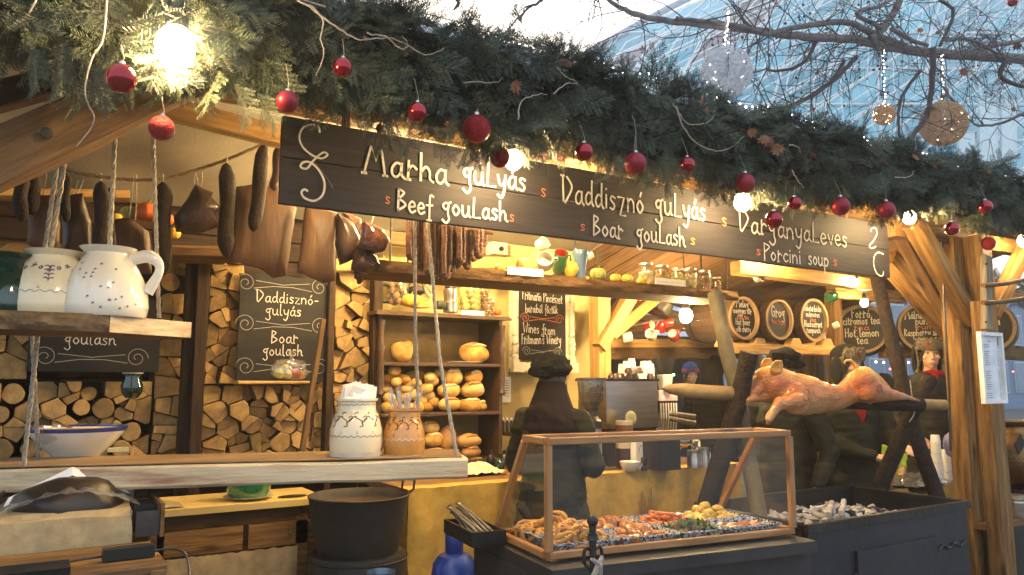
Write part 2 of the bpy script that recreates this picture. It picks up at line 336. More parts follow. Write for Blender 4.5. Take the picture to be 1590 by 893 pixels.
def write(name, text, p0, p1, xh, m, parent, nrm, sw=.14, up=V3((0, 0, 1)), shear=0, label=None):
    """handwritten text between two points of a face; xh = height of a small letter in metres"""
    p0 = V3(p0); p1 = V3(p1); nrm = V3(nrm); right = (p1-p0); L = right.length; right = right/L
    tot = sum(adv(c) for c in text)-.14; wx = L/tot; mb = MB(); x = 0; k = 3 if xh < .03 else 5
    for ch in text:
        g = GL[ACC.get(ch, ch)].split(';')[1]; strokes = []
        jy = R.uniform(-.05, .05)
        for st in g.split('|'):
            if not st: continue
            strait = st[0] == '!'
            pp = [V3((float(q.split(',')[0]), float(q.split(',')[1]), 0)) for q in st.lstrip('!').split()]
            strokes.append(pp if strait else smooth_poly(pp, k))
        if ch in 'áéóúí': strokes.append([V3((.45, 1.3, 0)), V3((.62, 1.65, 0))])
        if ch == 'è': strokes.append([V3((.5, 1.3, 0)), V3((.33, 1.65, 0))])
        if ch in 'őöü': strokes += [[V3((.25, 1.25, 0)), V3((.35, 1.55, 0))], [V3((.55, 1.25, 0)), V3((.65, 1.55, 0))]]
        for st in strokes:
            w = [p0+right*(x+q.x+shear*q.y)*wx+up*(q.y+jy)*xh+nrm*.0025 for q in st]
            if len(w) > 1 and (w[0]-w[-1]).length > 1e-6:
                w = [w[0]+(w[0]-w[1]).normalized()*sw*xh*.35]+w+[w[-1]+(w[-1]-w[-2]).normalized()*sw*xh*.35]
            mb.ribbon(w, sw*xh*R.uniform(.9, 1.1), nrm)
        x += adv(ch)
    return mb.build(name, m, parent, smooth=False, label=label)
def stroke(name, pts, w, m, parent, nrm, sm=True, **k):
    pts = [V3(p)+V3(nrm)*.0025 for p in pts]
    return MB().ribbon(smooth_poly(pts, 6) if sm else pts, w, nrm).build(name, m, parent, smooth=False, **k)
def scroll(parent, m, c, w, nrm, right=V3((1, 0, 0)), w0=.004, flip=1):
    mb = MB(); up = V3((0, 0, 1)); c = V3(c)+V3(nrm)*.0025
    for sg in (-1, 1):
        pts = []
        for i in range(26):
            a = i*.42; r = w*.1*(1-i/30); pts.append(c+right*sg*(w*.38+r*math.cos(a))+up*flip*r*math.sin(a)*1.0)
        mb.ribbon(pts, w0, nrm)
        mb.ribbon([c+right*sg*w*.28+up*w*.03, c+right*sg*w*.1+up*w*.012, c], w0, nrm)
        mb.ribbon([c+right*sg*w*.3-up*w*.05, c+right*sg*w*.1-up*w*.02, c-up*w*.02], w0, nrm)
    return mb.build('chalk_scroll', m, parent, smooth=False)
# ================================================================ ground, building, sky side
g = MB().grid(lambda u, v: V3((-70+170*u, -40+130*v, 0)), 2, 2).build('ground', mat('stone_paving', (.17, .16, .15), (.11, .105, .10), .7, ns=3, bump=.4, bs=20), smooth=False, org=(0, 0, 0), kind='structure')
MB().box((4.6, 4.6, .075), (10.4, 3.4, .15)).build('stall_floor', WOODB, smooth=False, kind='structure')
GB = thing('glass_building', 'curved pale blue glass building with a white triangle lattice behind the bare branches', 'building', (22, 26, 0))
BG = mat('pale_blue_glazing', (.19, .53, .63), (.11, .38, .49), .18, ns=.35, rnd=.22, coat=.3)
BGT = mat('taupe_panel', (.34, .27, .28), None, .5, ns=.4, rnd=.15)
BLAT = mat('white_lattice_tube', (.82, .88, .88), None, .4)
def ledge(y): # left silhouette of the curved facade in the photo
    P = [(340, 560), (200, 730), (100, 885), (55, 960), (0, 1062), (-80, 1240), (-170, 1500)]
    for (a, xa), (b, xb) in zip(P, P[1:]):
        if a >= y >= b: return xa+(xb-xa)*(a-y)/(a-b)
    return P[-1][1]
def GP(u, v):
    y = 330-500*v; x0 = ledge(y); x = x0+(1850-x0)*u
    return U(x, y, 26+7*(1-u)**2+5*v*v)
NU, NV = 13, 9; q = 0
for j in range(NV):
    for i in range(NU):
        o = .5 if j % 2 else 0
        a = GP(min(1, max(0, (i-.5+o)/NU)), j/NV); b = GP(min(1, (i+.5+o)/NU), j/NV); c = GP(min(1, (i+o)/NU), (j+1)/NV); d = GP(min(1, (i+1+o)/NU), (j+1)/NV)
        for k, tri in enumerate(((a, b, c), (b, d, c))):
            if (tri[0]-tri[1]).cross(tri[0]-tri[2]).length < .05: continue
            m = BGT if (i in (1, 2) and j in (4, 5) and (i+j+k) % 2) else BG
            n = (tri[1]-tri[0]).cross(tri[2]-tri[0]).normalized()*.08; ctr = sum(tri, V3((0, 0, 0)))/3
            tri = [ctr+(p-ctr)*.985 for p in tri]
            MB().prism(tri, n).build('glass_pane', m, GB, smooth=False)
mb = MB()
for j in range(NV+1):
    mb.tube([GP(i/20, j/NV)+V3((0, -.12, 0)) for i in range(21)], .09, 5)
for j in range(NV):
    for i in range(NU+1):
        o = .5 if j % 2 else 0
        for di in (0, 1):
            a = GP(min(1, max(0, (i-.5+o)/NU)), j/NV); c = GP(min(1, max(0, (i-1+di+o)/NU)), (j+1)/NV)
            mb.tube([a+V3((0, -.12, 0)), c+V3((0, -.12, 0))], .10, 5)
# an outer, finer lattice standing off the glass
for i in range(26):
    for s in (-1, 1):
        pts = []
        for k in range(9):
            u = i/25+s*k*.05-.05*s*4
            if 0 <= u <= 1: pts.append(GP(u, k/8)+V3((0, -1.0, .2)))
        if len(pts) > 1: mb.tube(pts, .045, 4)
mb.build('lattice', BLAT, GB, kind='stuff')
mb = MB(); mb.tube([GP(0, j/16)+V3((0, -.2, 0)) for j in range(17)], .22, 8); mb.build('roof_edge_tube', mat('blue_grey_edge', (.30, .38, .46), None, .5), GB)
for (x0, y0, x1, y1) in ((1522, 160, 1548, 250), (1556, 155, 1578, 245), (1490, 205, 1515, 250)):
    a, b, c, d = U(x0, y0, 24.6), U(x1, y0, 24.6), U(x1, y1, 24.6), U(x0, y1, 24.6)
    f = MB().prism([a, b, c, d], V3((0, .15, 0))).build('window', mat('bright_window', (.62, .80, .86), None, .15), GB, smooth=False)
    MB().tube([a, b, c, d, a], .06, 4).build('window_frame', BLAT, f)
# ================================================================ stall timber frame
FR = thing('market_stall', 'timber market stall with cream canvas ceiling, pale tarpaulin roof and squared corner posts', 'market stall', (4.2, 4.2, 0))
def spx(px, py, Y): return U(px, py, Y)
# roof tarpaulin, gabled
def roof(u, v):
    x = -1.6+12.2*u; y = 2.75+(v*4.2); s = 1-abs(y-4.82)/2.07
    return V3((x, y, 3.02+1.2*s+.02*math.sin(x*5+y)+.02*noise.noise(V3((x, y, 0)))))
MB().grid(roof, 60, 24).build('roof_tarpaulin', TARP, FR)
def ceil(u, v):
    x = -1.6+6.3*u; y = 2.95+2.7*v
    z = 3.0+.28*math.sin(v*PI*.62)-.42*v*v
    return V3((x, y, z-.035*abs(math.sin(x*2.2))+.025*noise.noise(V3((x*2, y*2, 1)))))
MB().grid(ceil, 70, 30).build('canvas_ceiling', CANVAS, FR)
for i in range(20):   # boards of the right hand ceiling
    x = 3.70+i*.215
    beam('ceiling_board', (x, 3.25, 2.93), (x, 5.35, 2.42), .212, .02, WOODB, FR, seg=2)
beam('purlin', U(225, 160, 3.75), U(470, 222, 3.75), .10, .09, WOODY, FR)
beam('purlin', (-1.2, 3.45, 2.93), (5.9, 3.45, 2.93), .10, .10, WOOD, FR)
beam('eaves_beam', (-1.3, 3.2, 2.84), (6.4, 3.2, 2.84), .12, .16, WOOD, FR)
beam('purlin', U(1142, 416, 3.9), U(1348, 442, 3.9), .10, .10, WOODY, FR)
# front brace upper left
beam('diagonal_brace', U(-80, 285, 2.95), U(330, 95, 2.95), .13, .17, WOODB, FR, wob=.008)
beam('diagonal_brace', U(-60, 165, 3.3), U(110, 120, 3.3), .08, .10, WOODD, FR)
MB().lathe([(.018, 0), (.018, .012), (.0, .014)], U(72, 207, 2.86), 12, Matrix.Rotation(PI/2, 3, 'X')).build('bolt_head', IRON, FR)
# corner posts at the right of the front
def post(px, py0, py1, Y, w, h, m, name='corner_post', px1=None, zb=0.0, **k):
    b = U(px, py0, Y); t = U(px if px1 is None else px1, py1, Y)
    return beam(name, (b.x, Y, zb), (b.x, Y, t.z), w, h, m, FR, **k)
post(1497, 700, 375, 3.10, .13, .13, WOODZ)
post(1515, 700, 360, 3.32, .12, .12, WOODD)
post(1541, 700, 372, 2.98, .15, .14, WOOD)
post(1540, 700, 470, 2.84, .10, .10, WOODZ)
beam('corner_post', (U(1521, 600, 3.2).x, 3.18, U(1521, 735, 3.2).z), (U(1521, 600, 3.2).x, 3.18, U(1521, 655, 3.2).z), .12, .10, WOODY, FR)
beam('diagonal_brace', U(1418, 345, 3.0), U(1508, 500, 3.0), .12, .12, WOOD, FR)
beam('diagonal_brace', U(1395, 352, 3.25), U(1512, 560, 3.25), .10, .12, WOODB, FR)
beam('diagonal_brace', U(1376, 400, 3.6), U(1482, 520, 3.6), .16, .14, WOOD, FR)
beam('diagonal_brace', U(1600, 370, 3.0), U(1538, 490, 3.0), .10, .10, WOOD, FR)
beam('top_rail', U(1380, 355, 3.12), U(1640, 395, 3.12), .10, .12, WOOD, FR)
beam('rear_rail', U(1290, 452, 4.4), U(1400, 462, 4.4), .10, .12, WOOD, FR)
# inner post beside the wine board
beam('inner_post', (U(931, 560, 5.0).x, 5.0, .15), (U(931, 450, 5.0).x, 5.0, U(931, 440, 5.0).z), .13, .13, WOODY, FR)
beam('diagonal_brace', U(930, 540, 4.95), U(985, 450, 4.95), .10, .10, WOODY, FR)
beam('diagonal_brace', U(948, 520, 5.15), U(1035, 448, 5.15), .09, .10, WOODY, FR)
beam('diagonal_brace', U(935, 500, 5.3), U(968, 455, 5.3), .09, .09, WOODD, FR)
beam('rear_rail', U(928, 545, 5.6), U(1145, 545, 5.6), .10, .16, WOODB, FR)
beam('rear_rail', U(935, 533, 5.55), U(1145, 533, 5.55), .04, .08, WOODY, FR)
beam('rear_rail', U(940, 510, 6.4), U(1110, 505, 6.4), .10, .12, WOODB, FR)
beam('rear_rail', U(940, 495, 7.4), U(1150, 498, 7.4), .10, .12, WOOD, FR)
beam('rafter', U(975, 470, 6.6), U(1080, 500, 6.6), .10, .10, WOOD, FR)
beam('rafter', U(955, 462, 6.2), U(1110, 470, 6.2), .08, .10, WOODY, FR)
beam('rafter', U(1000, 445, 5.4), U(1100, 485, 5.4), .08, .10, WOODB, FR)
# rear walls
a = U(560, 800, 5.62); b = U(925, 800, 5.62)
MB().box(((a.x+b.x)/2, 5.68, 1.4), (b.x-a.x, .10, 2.8)).build('rear_wall', PLASTER, FR, smooth=False)
MB().box(((a.x-1.4)/2, 5.77, 1.5), (a.x+1.4, .04, 3.0)).build('wall_backing', WOODD, FR, smooth=False)
for i in range(19):    # boards behind the firewood
    z = .1+i*.145; beam('wall_board', (-1.3, 5.72, z), (a.x, 5.72, z), .03, .138, WOODD, FR, seg=3)
# dark upright frame posts that hold the firewood
def rack(px, w, m, y0=700, y1=392, Y=5.32):
    b = U(px, 560, Y); beam('rack_post', (b.x, Y, .15), (b.x, Y, U(px, y1, Y).z), .09, w, m, FR, roll=PI/2)
rack(291, .075, WOODD); rack(308, .075, WOODD, Y=5.26); rack(582, .07, WOODD); rack(510, .05, WOODD, Y=5.3)
beam('lintel', U(-80, 392, 5.1), U(430, 396, 5.1), .16, .09, WOODB, FR)
beam('lintel', U(520, 412, 5.3), U(790, 408, 5.3), .06, .09, WOODY, FR)
beam('lintel', U(560, 365, 5.4), U(790, 390, 5.4), .06, .10, WOODB, FR)
# ================================================================ long hanging shelf over the counter
LS = thing('hanging_shelf', 'long rough-edged shelf plank under the black signs, holding gourds, mugs and jars', 'shelf', U(870, 440, 3.95))
zt = 2.255
def plankedge(name, x0, x1, y0, y1, z1, th, parent, m, mb_, edge=BARK, rough=.02, n=40):
    mbt = MB(); mbe = MB()
    mbt.grid(lambda u, v: V3((x0+(x1-x0)*u, y0+(y1-y0)*v, z1+.003*noise.noise(V3((u*9, v*3, 2))))), n, 4)
    mbt.grid(lambda u, v: V3((x0+(x1-x0)*u, y1+(y0-y1)*v, z1-th)), n, 2)
    mbt.grid(lambda u, v: V3((x0+(x1-x0)*u, y1, z1-th*v)), n, 1)
    for xx in (x0, x1): mbt.grid(lambda u, v: V3((xx, y0+(y1-y0)*u, z1-th*v)), 1, 1)
    mbt.build(name, m, parent, smooth=False)
    mbe.grid(lambda u, v: V3((x0+(x1-x0)*u, y0-rough*(.4+noise.noise(V3((u*(x1-x0)*14, v*2, 5))))*math.sin(v*PI)-.004, z1-th*v+.002)), n*3, 6)
    mbe.build('bark_edge', edge, parent)
plankedge('shelf_plank', 1.55, U(1145, 450, 3.85).x, 3.85, 4.2, zt, .064, LS, WOODB, WOODB, edge=mat('brown_bark_edge', (.20, .115, .05), (.08, .045, .02), .9, ns=7, st=(1, 3, 3), bump=1, bs=30))
for x in (1.75, 3.1, 4.3):
    for yy in (3.9, 4.15): MB().tube([(x, yy, zt), (x, yy, 2.98)], .006, 6).build('hanger_rod', IRON, LS)
for (px, w) in ((610, 12), (815, 0), (905, 0)): pass
for (p0, p1) in (((788, 415), (843, 429)), ((1017, 432), (1064, 444))):
    c0 = U(p0[0], p0[1], 3.82); c1 = U(p1[0], p1[1], 3.82)
    o = MB().box(((c0.x+c1.x)/2, 3.818, (c0.z+c1.z)/2), (c1.x-c0.x, .003, c0.z-c1.z+.01)).build('paper_label', WHITE, smooth=False, label='blank-looking white paper strip on the edge of the long shelf, %s' % ('below the orange pumpkin' if p0[0] < 900 else 'below the glass jars'), cat='paper label')
    m2 = MB()
    for k in range(2):
        for s in range(9):
            xx = c0.x+.02+(c1.x-c0.x-.05)*s/9
            m2.box((xx+.006, 3.8155, c0.z-.02-k*.022), (.011, .001, .003))
    m2.build('printed_line', mat('grey_print', (.3, .3, .3)), o, smooth=False)
# ================================================================ swinging shelves on ropes at the left
Pz = 1.24; pl = [V3((-.28, 3.98, Pz)), V3((1.77, 3.28, Pz)), V3((1.98, 3.72, Pz)), V3((-.13, 4.42, Pz))]
HS = thing('swing_shelf', 'thick pale plank hung on ropes across the lower left, carrying a bowl and two crocks', 'shelf', V3((.83, 3.85, Pz-.1)))
o = beam('plank', (pl[0]+pl[3])/2-V3((0, 0, .05)), (pl[1]+pl[2])/2-V3((0, 0, .05)), .47, .098, WOODP, HS, wob=.007, ch=.012, seg=22)
MB().prism([p+V3((0, 0, .0035)) for p in (pl[0].lerp(pl[3], .03), pl[1].lerp(pl[2], .03), pl[2].lerp(pl[1], .03), pl[3].lerp(pl[0], .03))], (0, 0, .003)).build('worn_top', mat('worn_brown_top', (.30, .20, .105), (.15, .09, .045), .6, ns=2.4, st=(1, 7, 7), bump=.3, bs=8), HS, smooth=False)
def rope(pts, r, parent, name='rope', m=ROPEM, n=8, tw=60):
    pts = [V3(p) for p in pts]; L = sum((b-a).length for a, b in zip(pts, pts[1:])); N = int(L/.012); mb = MB()
    def at(t):
        d = t*L
        for a, b in zip(pts, pts[1:]):
            l = (b-a).length
            if d <= l+1e-9: return a+(b-a)*(d/l)
            d -= l
        return pts[-1]
    ax = (pts[-1]-pts[0]).normalized(); s1 = ax.cross(V3((.3, .9, .1))).normalized(); s2 = ax.cross(s1)
    for k in range(3):
        ph = k*2*PI/3
        mb.tube([at(i/N)+(s1*math.cos(ph+i*.55)+s2*math.sin(ph+i*.55))*r*.52 for i in range(N+1)], r*.58, 5)
    return mb.build(name, m, parent)
def plankpt(px, f):   # point on plank edge
    return pl[0]+(pl[1]-pl[0])*px+(pl[3]-pl[0])*f
rope([plankpt(.13, .1)+V3((0, 0, .0)), U(62, 490, 3.62), U(105, 225, 3.5), U(124, 90, 3.45)], .0095, HS)
rope([plankpt(.10, .9)+V3((0, 0, .0)), U(50, 520, 3.9), U(92, 235, 3.55), U(118, 90, 3.47)], .0095, HS)
rope([U(710, 712, 3.32)-V3((.0, 0, .0)), U(683, 560, 3.38), U(664, 345, 3.44), U(655, 200, 3.45)], .0095, HS)
rope([U(652, 700, 3.78), U(645, 520, 3.6), U(644, 345, 3.48), U(640, 200, 3.46)], .0095, HS)
US = thing('upper_swing_shelf', 'short bark-edged plank hung on ropes, holding the cream pitchers at upper left', 'shelf', U(100, 500, 3.4))
zt2 = U(170, 490, 3.2).z; t2 = zt2-U(170, 516, 3.2).z
pa = [U(-110, 490, 3.2), U(170, 490, 3.2), U(296, 503, 3.42)]; pa = [V3((p.x, p.y, zt2)) for p in pa]
pb = [V3((pa[2].x-.02, 3.62, zt2)), V3((pa[0].x, 3.62, zt2))]
MB().prism(pa+pb, (0, 0, -t2)).build('plank', WOODB, US, smooth=False)
mb = MB(); mb.grid(lambda u, v: pa[0].lerp(pa[1], u)+V3((0, -.004-.03*(.4+noise.noise(V3((u*9, v*2, 5))))*math.sin(v*PI), .004-(t2+.004)*v)), 90, 7); mb.build('bark_edge', BARK, US)
mb = MB(); mb.grid(lambda u, v: pa[1].lerp(pa[2], u)+V3((.003, -.003, .002-(t2+.002)*v)), 6, 2); mb.build('sawn_end', WOODP, US)
rope([U(165, 492, 3.28), U(180, 190, 3.42), U(184, 140, 3.45)], .009, US); rope([U(247, 494, 3.5), U(237, 190, 3.46), U(236, 140, 3.45)], .009, US)
# ================================================================ the black sign
SY = 3.1
sx0, sx1, sz0, sz1 = .815, 5.035, 2.32, 2.695
SG = thing('menu_sign', 'long black painted plank sign with white handwritten dishes under the fir garland', 'sign', (2.9, SY, sz0))
zm = (sz0+sz1)/2+.01
beam('sign_plank', (sx0, SY, (sz0+zm)/2), (sx1, SY, (sz0+zm)/2), .025, zm-sz0-.003, SIGNM, SG, wob=.001, ch=.003, seg=20)
beam('sign_plank', (sx0, SY, (sz1+zm)/2), (2.14, SY, (sz1+zm)/2), .025, sz1-zm-.003, SIGNM, SG, wob=.001, ch=.003, seg=12)
beam('sign_plank', (2.146, SY-.001, (sz1+zm)/2+.001), (sx1, SY-.001, (sz1+zm)/2+.001), .025, sz1-zm-.003, SIGNM, SG, wob=.001, ch=.003, seg=12)
for x in (1.1, 2.6, 4.6): beam('sign_batten', (x, SY+.03, sz0+.02), (x, SY+.03, 2.95), .03, .05, WOODB, SG, seg=2)
NS = V3((0, -1, 0)); TY = SY-.0155
def st(text, x0, y0, x1, y1, xpx, m=CHALK, sw=.17):
    a = U(x0, y0, TY); b = U(x1, y1, TY); zz = (a.z+b.z)/2; a.z = b.z = zz
    write('lettering', text, a, b, xpx*S((x0+x1)/2, TY), m, SG, NS, sw)
st('Marha', 565, 268, 696, 287, 23.5); st('guLyás', 718, 283, 817, 297, 20, sw=.2)
st('Beef', 617, 327, 671, 334, 17, sw=.2); st('gouLash', 686, 328, 788, 347, 16.5, sw=.21)
st('VaddisZnó', 873, 318, 1000, 328, 21, sw=.15); st('guLyás', 1017, 330, 1096, 343, 19, sw=.18)
st('Boar', 921, 365, 968, 371, 16, sw=.17); st('gouLash', 988, 371, 1064, 385, 16, sw=.18)
st('VargányaLeves', 1148, 361, 1316, 382, 17, sw=.15); st('Porcini', 1186, 403, 1244, 410, 13, sw=.16); st('soup', 1255, 410, 1287, 415, 13, sw=.18)
for (x, y, h, m) in ((601, 315, 10, CHALKR), (794, 343, 10, CHALKR), (904, 357, 9, CHALKR), (1075, 379, 9, CHALKY), (843, 305, 12, CHALKR), (1124, 350, 12, CHALKR), (1177, 395, 8, CHALKR), (1296, 412, 8, CHALKR)):
    k = .3 if m is CHALKY else .17
    st('~', x-3, y, x+5, y, h*.9, m, .16)
def trace(pts, w, Y=TY, m=CHALK, parent=SG, name='chalk_swirl'):
    return stroke(name, [U(430+x/3.698, 170+y/3.698, Y) for x, y in pts], w, m, parent, NS)
trace([(245, 135), (238, 102), (200, 88), (150, 105), (128, 160), (150, 220), (205, 265), (255, 282), (290, 262), (270, 247), (240, 264), (205, 298)], .008)
trace([(205, 298), (170, 340), (135, 330), (150, 305), (190, 305), (240, 350), (272, 420), (262, 490), (215, 525), (160, 510), (140, 480), (155, 460), (178, 470)], .009)
mbd = MB()
for i in range(26):
    x = 150+i*6+ (i > 12)*10*math.sin((i-12)*.2); y = 225+i*9; c = U(430+x/3.698+4, 170+y/3.698, TY-.002); mbd.box(c, (.003, .001, .003))
mbd.build('chalk_dot', CHALKG, SG, smooth=False, kind='stuff')
def tr8(pts, w): return stroke('chalk_swirl', [U(1190+x/2.978, 200+y/2.978, TY) for x, y in pts], w, CHALK, SG, NS)
tr8([(482, 475), (485, 460), (505, 462), (508, 490), (492, 520), (475, 540), (485, 553), (505, 545)], .009)
tr8([(540, 580), (515, 572), (498, 590), (495, 630), (510, 670), (535, 680), (540, 660)], .009)
# ================================================================ lamps
BULB = {}
def lamp(px, py, Y, r, watt, label, cordtop=None, col=(1, .68, .30), name='bulb_lamp', hang=True):
    c = U(px, py, Y); stg = 1.3*watt/(4*PI*PI*r*r)
    key = (round(stg), col)
    if key not in BULB: BULB[key] = emit('lit_bulb_%d' % len(BULB), col, stg)
    t = thing(name, label, 'lamp', c)
    MB().ball(c, (r, r, r*1.15), 12).build('bulb', BULB[key], t)
    MB().lathe([(r*.55, 0), (r*.6, r*.4), (r*.5, r*1.5), (r*.15, r*1.8)], c+V3((0, 0, r*.95)), 12).build('socket', BLACKP, t)
    top = cordtop or c.z+.4
    if hang: MB().tube([c+V3((0, 0, r*2.6)), c+V3((.01, .01, (top-c.z)*.5)), V3((c.x, c.y+.02, top))], .004, 6).build('cord', BLACKP, t)
    return t
LC = (1, .68, .30)
lamp(272, 72, 2.32, .056, 17, 'largest, brightest bulb, glowing in the fir garland at upper left', 3.0)
lamp(797, 248, 2.84, .042, 13, 'glowing bulb in front of the left part of the sign, beside a red bauble', 2.8)
lamp(1153, 314, 2.84, .046, 14, 'glowing bulb below a red bauble in front of the middle of the sign', 2.8)
lamp(1412, 337, 2.82, .042, 15, 'glowing bulb just right of the end of the black sign', 2.9)
lamp(1590, 374, 2.85, .044, 15, 'glowing bulb at the right edge of the photo under the garland', 2.9)
lamp(1065, 490, 4.4, .052, 30, 'bright bulb behind the leaning grey pole among the hanging mugs', 2.75)
lamp(1342, 470, 4.2, .034, 12, 'bulb directly above the barrel of hot lemon tea', 2.75)
lamp(1330, 438, 3.8, .022, 6, 'small bulb in a tin holder by the yellow ceiling beam', 2.75)
lamp(1441, 362, 4.3, .026, 8, 'small square-glassed lantern bulb behind the crossed braces', 2.8)
# bulbs that hang behind the sign and light the back of the stall
for px, py, Y, wt, l in ((600, 262, 3.5, 13, 'above the sausages'), (700, 285, 4.2, 42, 'above the bread shelf'), (800, 302, 4.5, 32, 'above the counter clerk'), (1000, 335, 4.6, 26, 'beyond the espresso machine'), (900, 322, 3.3, 26, 'over the food case'), (1200, 378, 3.7, 24, 'above the roast pig'), (560, 245, 4.6, 24, 'facing the boar goulash chalkboard'), (1492, 395, 3.9, 14, 'above the punch sellers'), (1340, 380, 6.0, 22, 'in the stall next door')):
    lamp(px, py, Y, .04, wt, 'bare warm bulb hidden behind the sign or posts, %s' % l, 3.0)
lamp(634, 100, 3.0, .012, .4, 'tiny amber bulb showing through the garland above the sign', hang=False)
# ================================================================ garland
GC = lambda x: V3((x, 2.66, 2.80+.015*math.sin(x*1.7)+.012*x))
GR = thing('fir_garland', 'thick dark green fir garland running along the whole eaves above the sign', 'garland', (4, 2.66, 2.5))
NEED = mat('fir_needles', (.095, .125, .078), (.045, .065, .045), .55, ns=5, rnd=.25)
NEED2 = mat('fir_needles_dark', (.062, .088, .062), (.030, .046, .036), .55, ns=5, rnd=.25)
STEM = mat('twig_bark', (.10, .075, .045), (.06, .04, .025), .9, ns=20)
def sprig_arrays(rs, L=.17, side=5):
    """one forked fir sprig along +X: stems with needles left, right and on top"""
    V = []; F = []; Mi = []
    axes = [(V3((0, 0, 0)), V3((L, 0, -.01)))]
    for k in range(side):
        t = .15+.7*k/side; sgn = 1 if k % 2 else -1
        axes.append((V3((L*t, 0, 0)), V3((L*t+L*.38*(1-t*.5), sgn*L*.36*(1-t*.45), rs.uniform(-.015, .01)))))
    for a, b in axes:
        d = (b-a); ln = d.length; d.normalize(); s = d.cross(V3((0, 0, 1))).normalized(); u = s.cross(d)
        i0 = len(V)
        for p, w in ((a, .0016), (b, .0007)):
            V += [p+s*w, p-s*w*.5+u*w*.8, p-s*w*.5-u*w*.8]
        for j in range(3):
            F.append((i0+j, i0+(j+1) % 3, i0+3+(j+1) % 3, i0+3+j)); Mi.append(1)
        n = int(ln/.0052)
        for i in range(n):
            p = a+d*(ln*(i+.5)/n)
            for sg in (-1, 1, 0):
                if sg == 0 and i % 2: continue
                nl = rs.uniform(.019, .029)*(1-.35*i/n); dirn = (d*.75+s*sg*rs.uniform(.7, 1)+u*(rs.uniform(-.1, .45) if sg else .9)).normalized()
                w = dirn.cross(u if sg else s)*.0013
                if w.length < 1e-6: w = s*.0011
                i0 = len(V); V += [p-w, p+dirn*nl*.5-w*1.1, p+dirn*nl, p+dirn*nl*.5+w*1.1]; F.append((i0, i0+1, i0+2, i0+3)); Mi.append(0)
    return V, F, Mi
SP = []
for k in range(5):
    rs = random.Random(k+3); V, F, Mi = sprig_arrays(rs, rs.uniform(.15, .21), 6 if k else 4); SP.append((np.array([tuple(v) for v in V]), F, Mi))
spm = []
for k, (V, F, Mi) in enumerate(SP):
    me = bpy.data.meshes.new('fir_sprig'); me.from_pydata(V.tolist(), [], F); me.materials.append(NEED if k % 2 else NEED2); me.materials.append(STEM)
    me.polygons.foreach_set('material_index', Mi); spm.append(me)
def sprig_pose(x, outer=True):
    c = GC(x); r0 = .228-.014*max(0, x-1.2)+.10*noise.noise(V3((x*2.1, 0, 0)))
    th = R.uniform(0, 2*PI); rr = r0*(R.uniform(.62, 1.0) if outer else R.uniform(.2, .8))
    tuft = R.random() < .10; rr *= 1.12 if tuft else 1
    nrm = V3((0, math.cos(th), math.sin(th)))
    p = c+V3((R.uniform(-.05, .05), nrm.y*rr*.8, nrm.z*rr*(1.0 if nrm.z > 0 else .92)))
    d = (V3((R.choice((-1, 1))*R.uniform(.1, 1.1), 0, 0))+nrm*(R.uniform(.15, .95)+(1.2 if tuft else 0))+V3((0, 0, -.25))).normalized()
    up = nrm+V3((R.uniform(-.5, .5), R.uniform(-.5, .5), R.uniform(-.3, .6))); 
    y = up.cross(d).normalized(); z = d.cross(y)
    M = Matrix((d, y, z)).transposed(); p = p-d*.07
    return M, p, R.uniform(.75, 1.4)
def place_sprig(M, p, s):
    o = bpy.data.objects.new('fir_sprig', R.choice(spm)); COL.objects.link(o); o.parent = GR; o.location = p-GR.location; o.rotation_euler = M.to_euler(); o.scale = (s, s, s)
xs = []
for i in range(166):
    M, p, s = sprig_pose(-.35+6.9*(i/166)**1.25); place_sprig(M, p, s)
# upright shoots on the crest, drooping tufts below
for (px, py) in ((720, 60), (745, 55), (770, 85), (860, 85), (880, 75), (925, 100), (975, 105), (1010, 110), (1060, 120), (1085, 140), (1115, 160), (1200, 195), (1215, 190), (1300, 195), (1320, 205), (1400, 215), (1410, 225), (1500, 240), (1510, 235), (560, 20), (600, 25)):
    for k in range(3):
        p = U(px+R.uniform(-8, 8), py+26, 2.66); d = V3((R.uniform(-.5, .5), R.uniform(-.3, .3), 1)).normalized(); y = V3((R.uniform(-1, 1), R.uniform(-1, 1), 0)).normalized(); y = y.cross(d).normalized(); place_sprig(Matrix((d, y, d.cross(y))).transposed(), p, R.uniform(.7, 1.0))
for (px, py) in ((130, 120), (45, 90), (250, 110), (365, 150), (400, 165), (340, 130), (640, 205), (665, 215), (700, 200), (815, 240), (960, 260), (1005, 265), (1020, 262), (1075, 262), (90, 85), (210, 130)):
    p = U(px, py-20, 2.5); d = V3((R.uniform(-.6, .6), -.3, -.7)).normalized(); y = V3((1, .4, 0)).cross(d).normalized(); place_sprig(Matrix((d, y, d.cross(y))).transposed(), p, R.uniform(.8, 1.1))
AV = []; AF = []; AM = []; off = 0
for i in range(2900):
    x = -.7+9.6*((i+.5)/2900)**1.15; M, p, s = sprig_pose(x, i % 4 != 0); k = R.randrange(5); V, F, Mi = SP[k]
    A = (V*s) @ np.array(M).T + np.array(p); AV.append(A); AF.append(np.array(F)+off); AM += [m if m else 0 for m in Mi] if False else [(1 if m == 1 else (2 if k % 2 else 0)) for m in Mi]; off += len(V)
AV = np.concatenate(AV)-np.array(GR.location); AF = np.concatenate(AF)
me = bpy.data.meshes.new('fir_foliage'); me.vertices.add(len(AV)); me.vertices.foreach_set('co', AV.ravel()); me.loops.add(AF.size); me.loops.foreach_set('vertex_index', AF.ravel().astype(np.int32))
me.polygons.add(len(AF)); me.polygons.foreach_set('loop_start', np.arange(0, AF.size, 4, dtype=np.int32)); me.polygons.foreach_set('loop_total', np.full(len(AF), 4, dtype=np.int32))
for m in (NEED, STEM, NEED2): me.materials.append(m)
me.polygons.foreach_set('material_index', np.array(AM, dtype=np.int32)); me.update(calc_edges=True); me.validate()
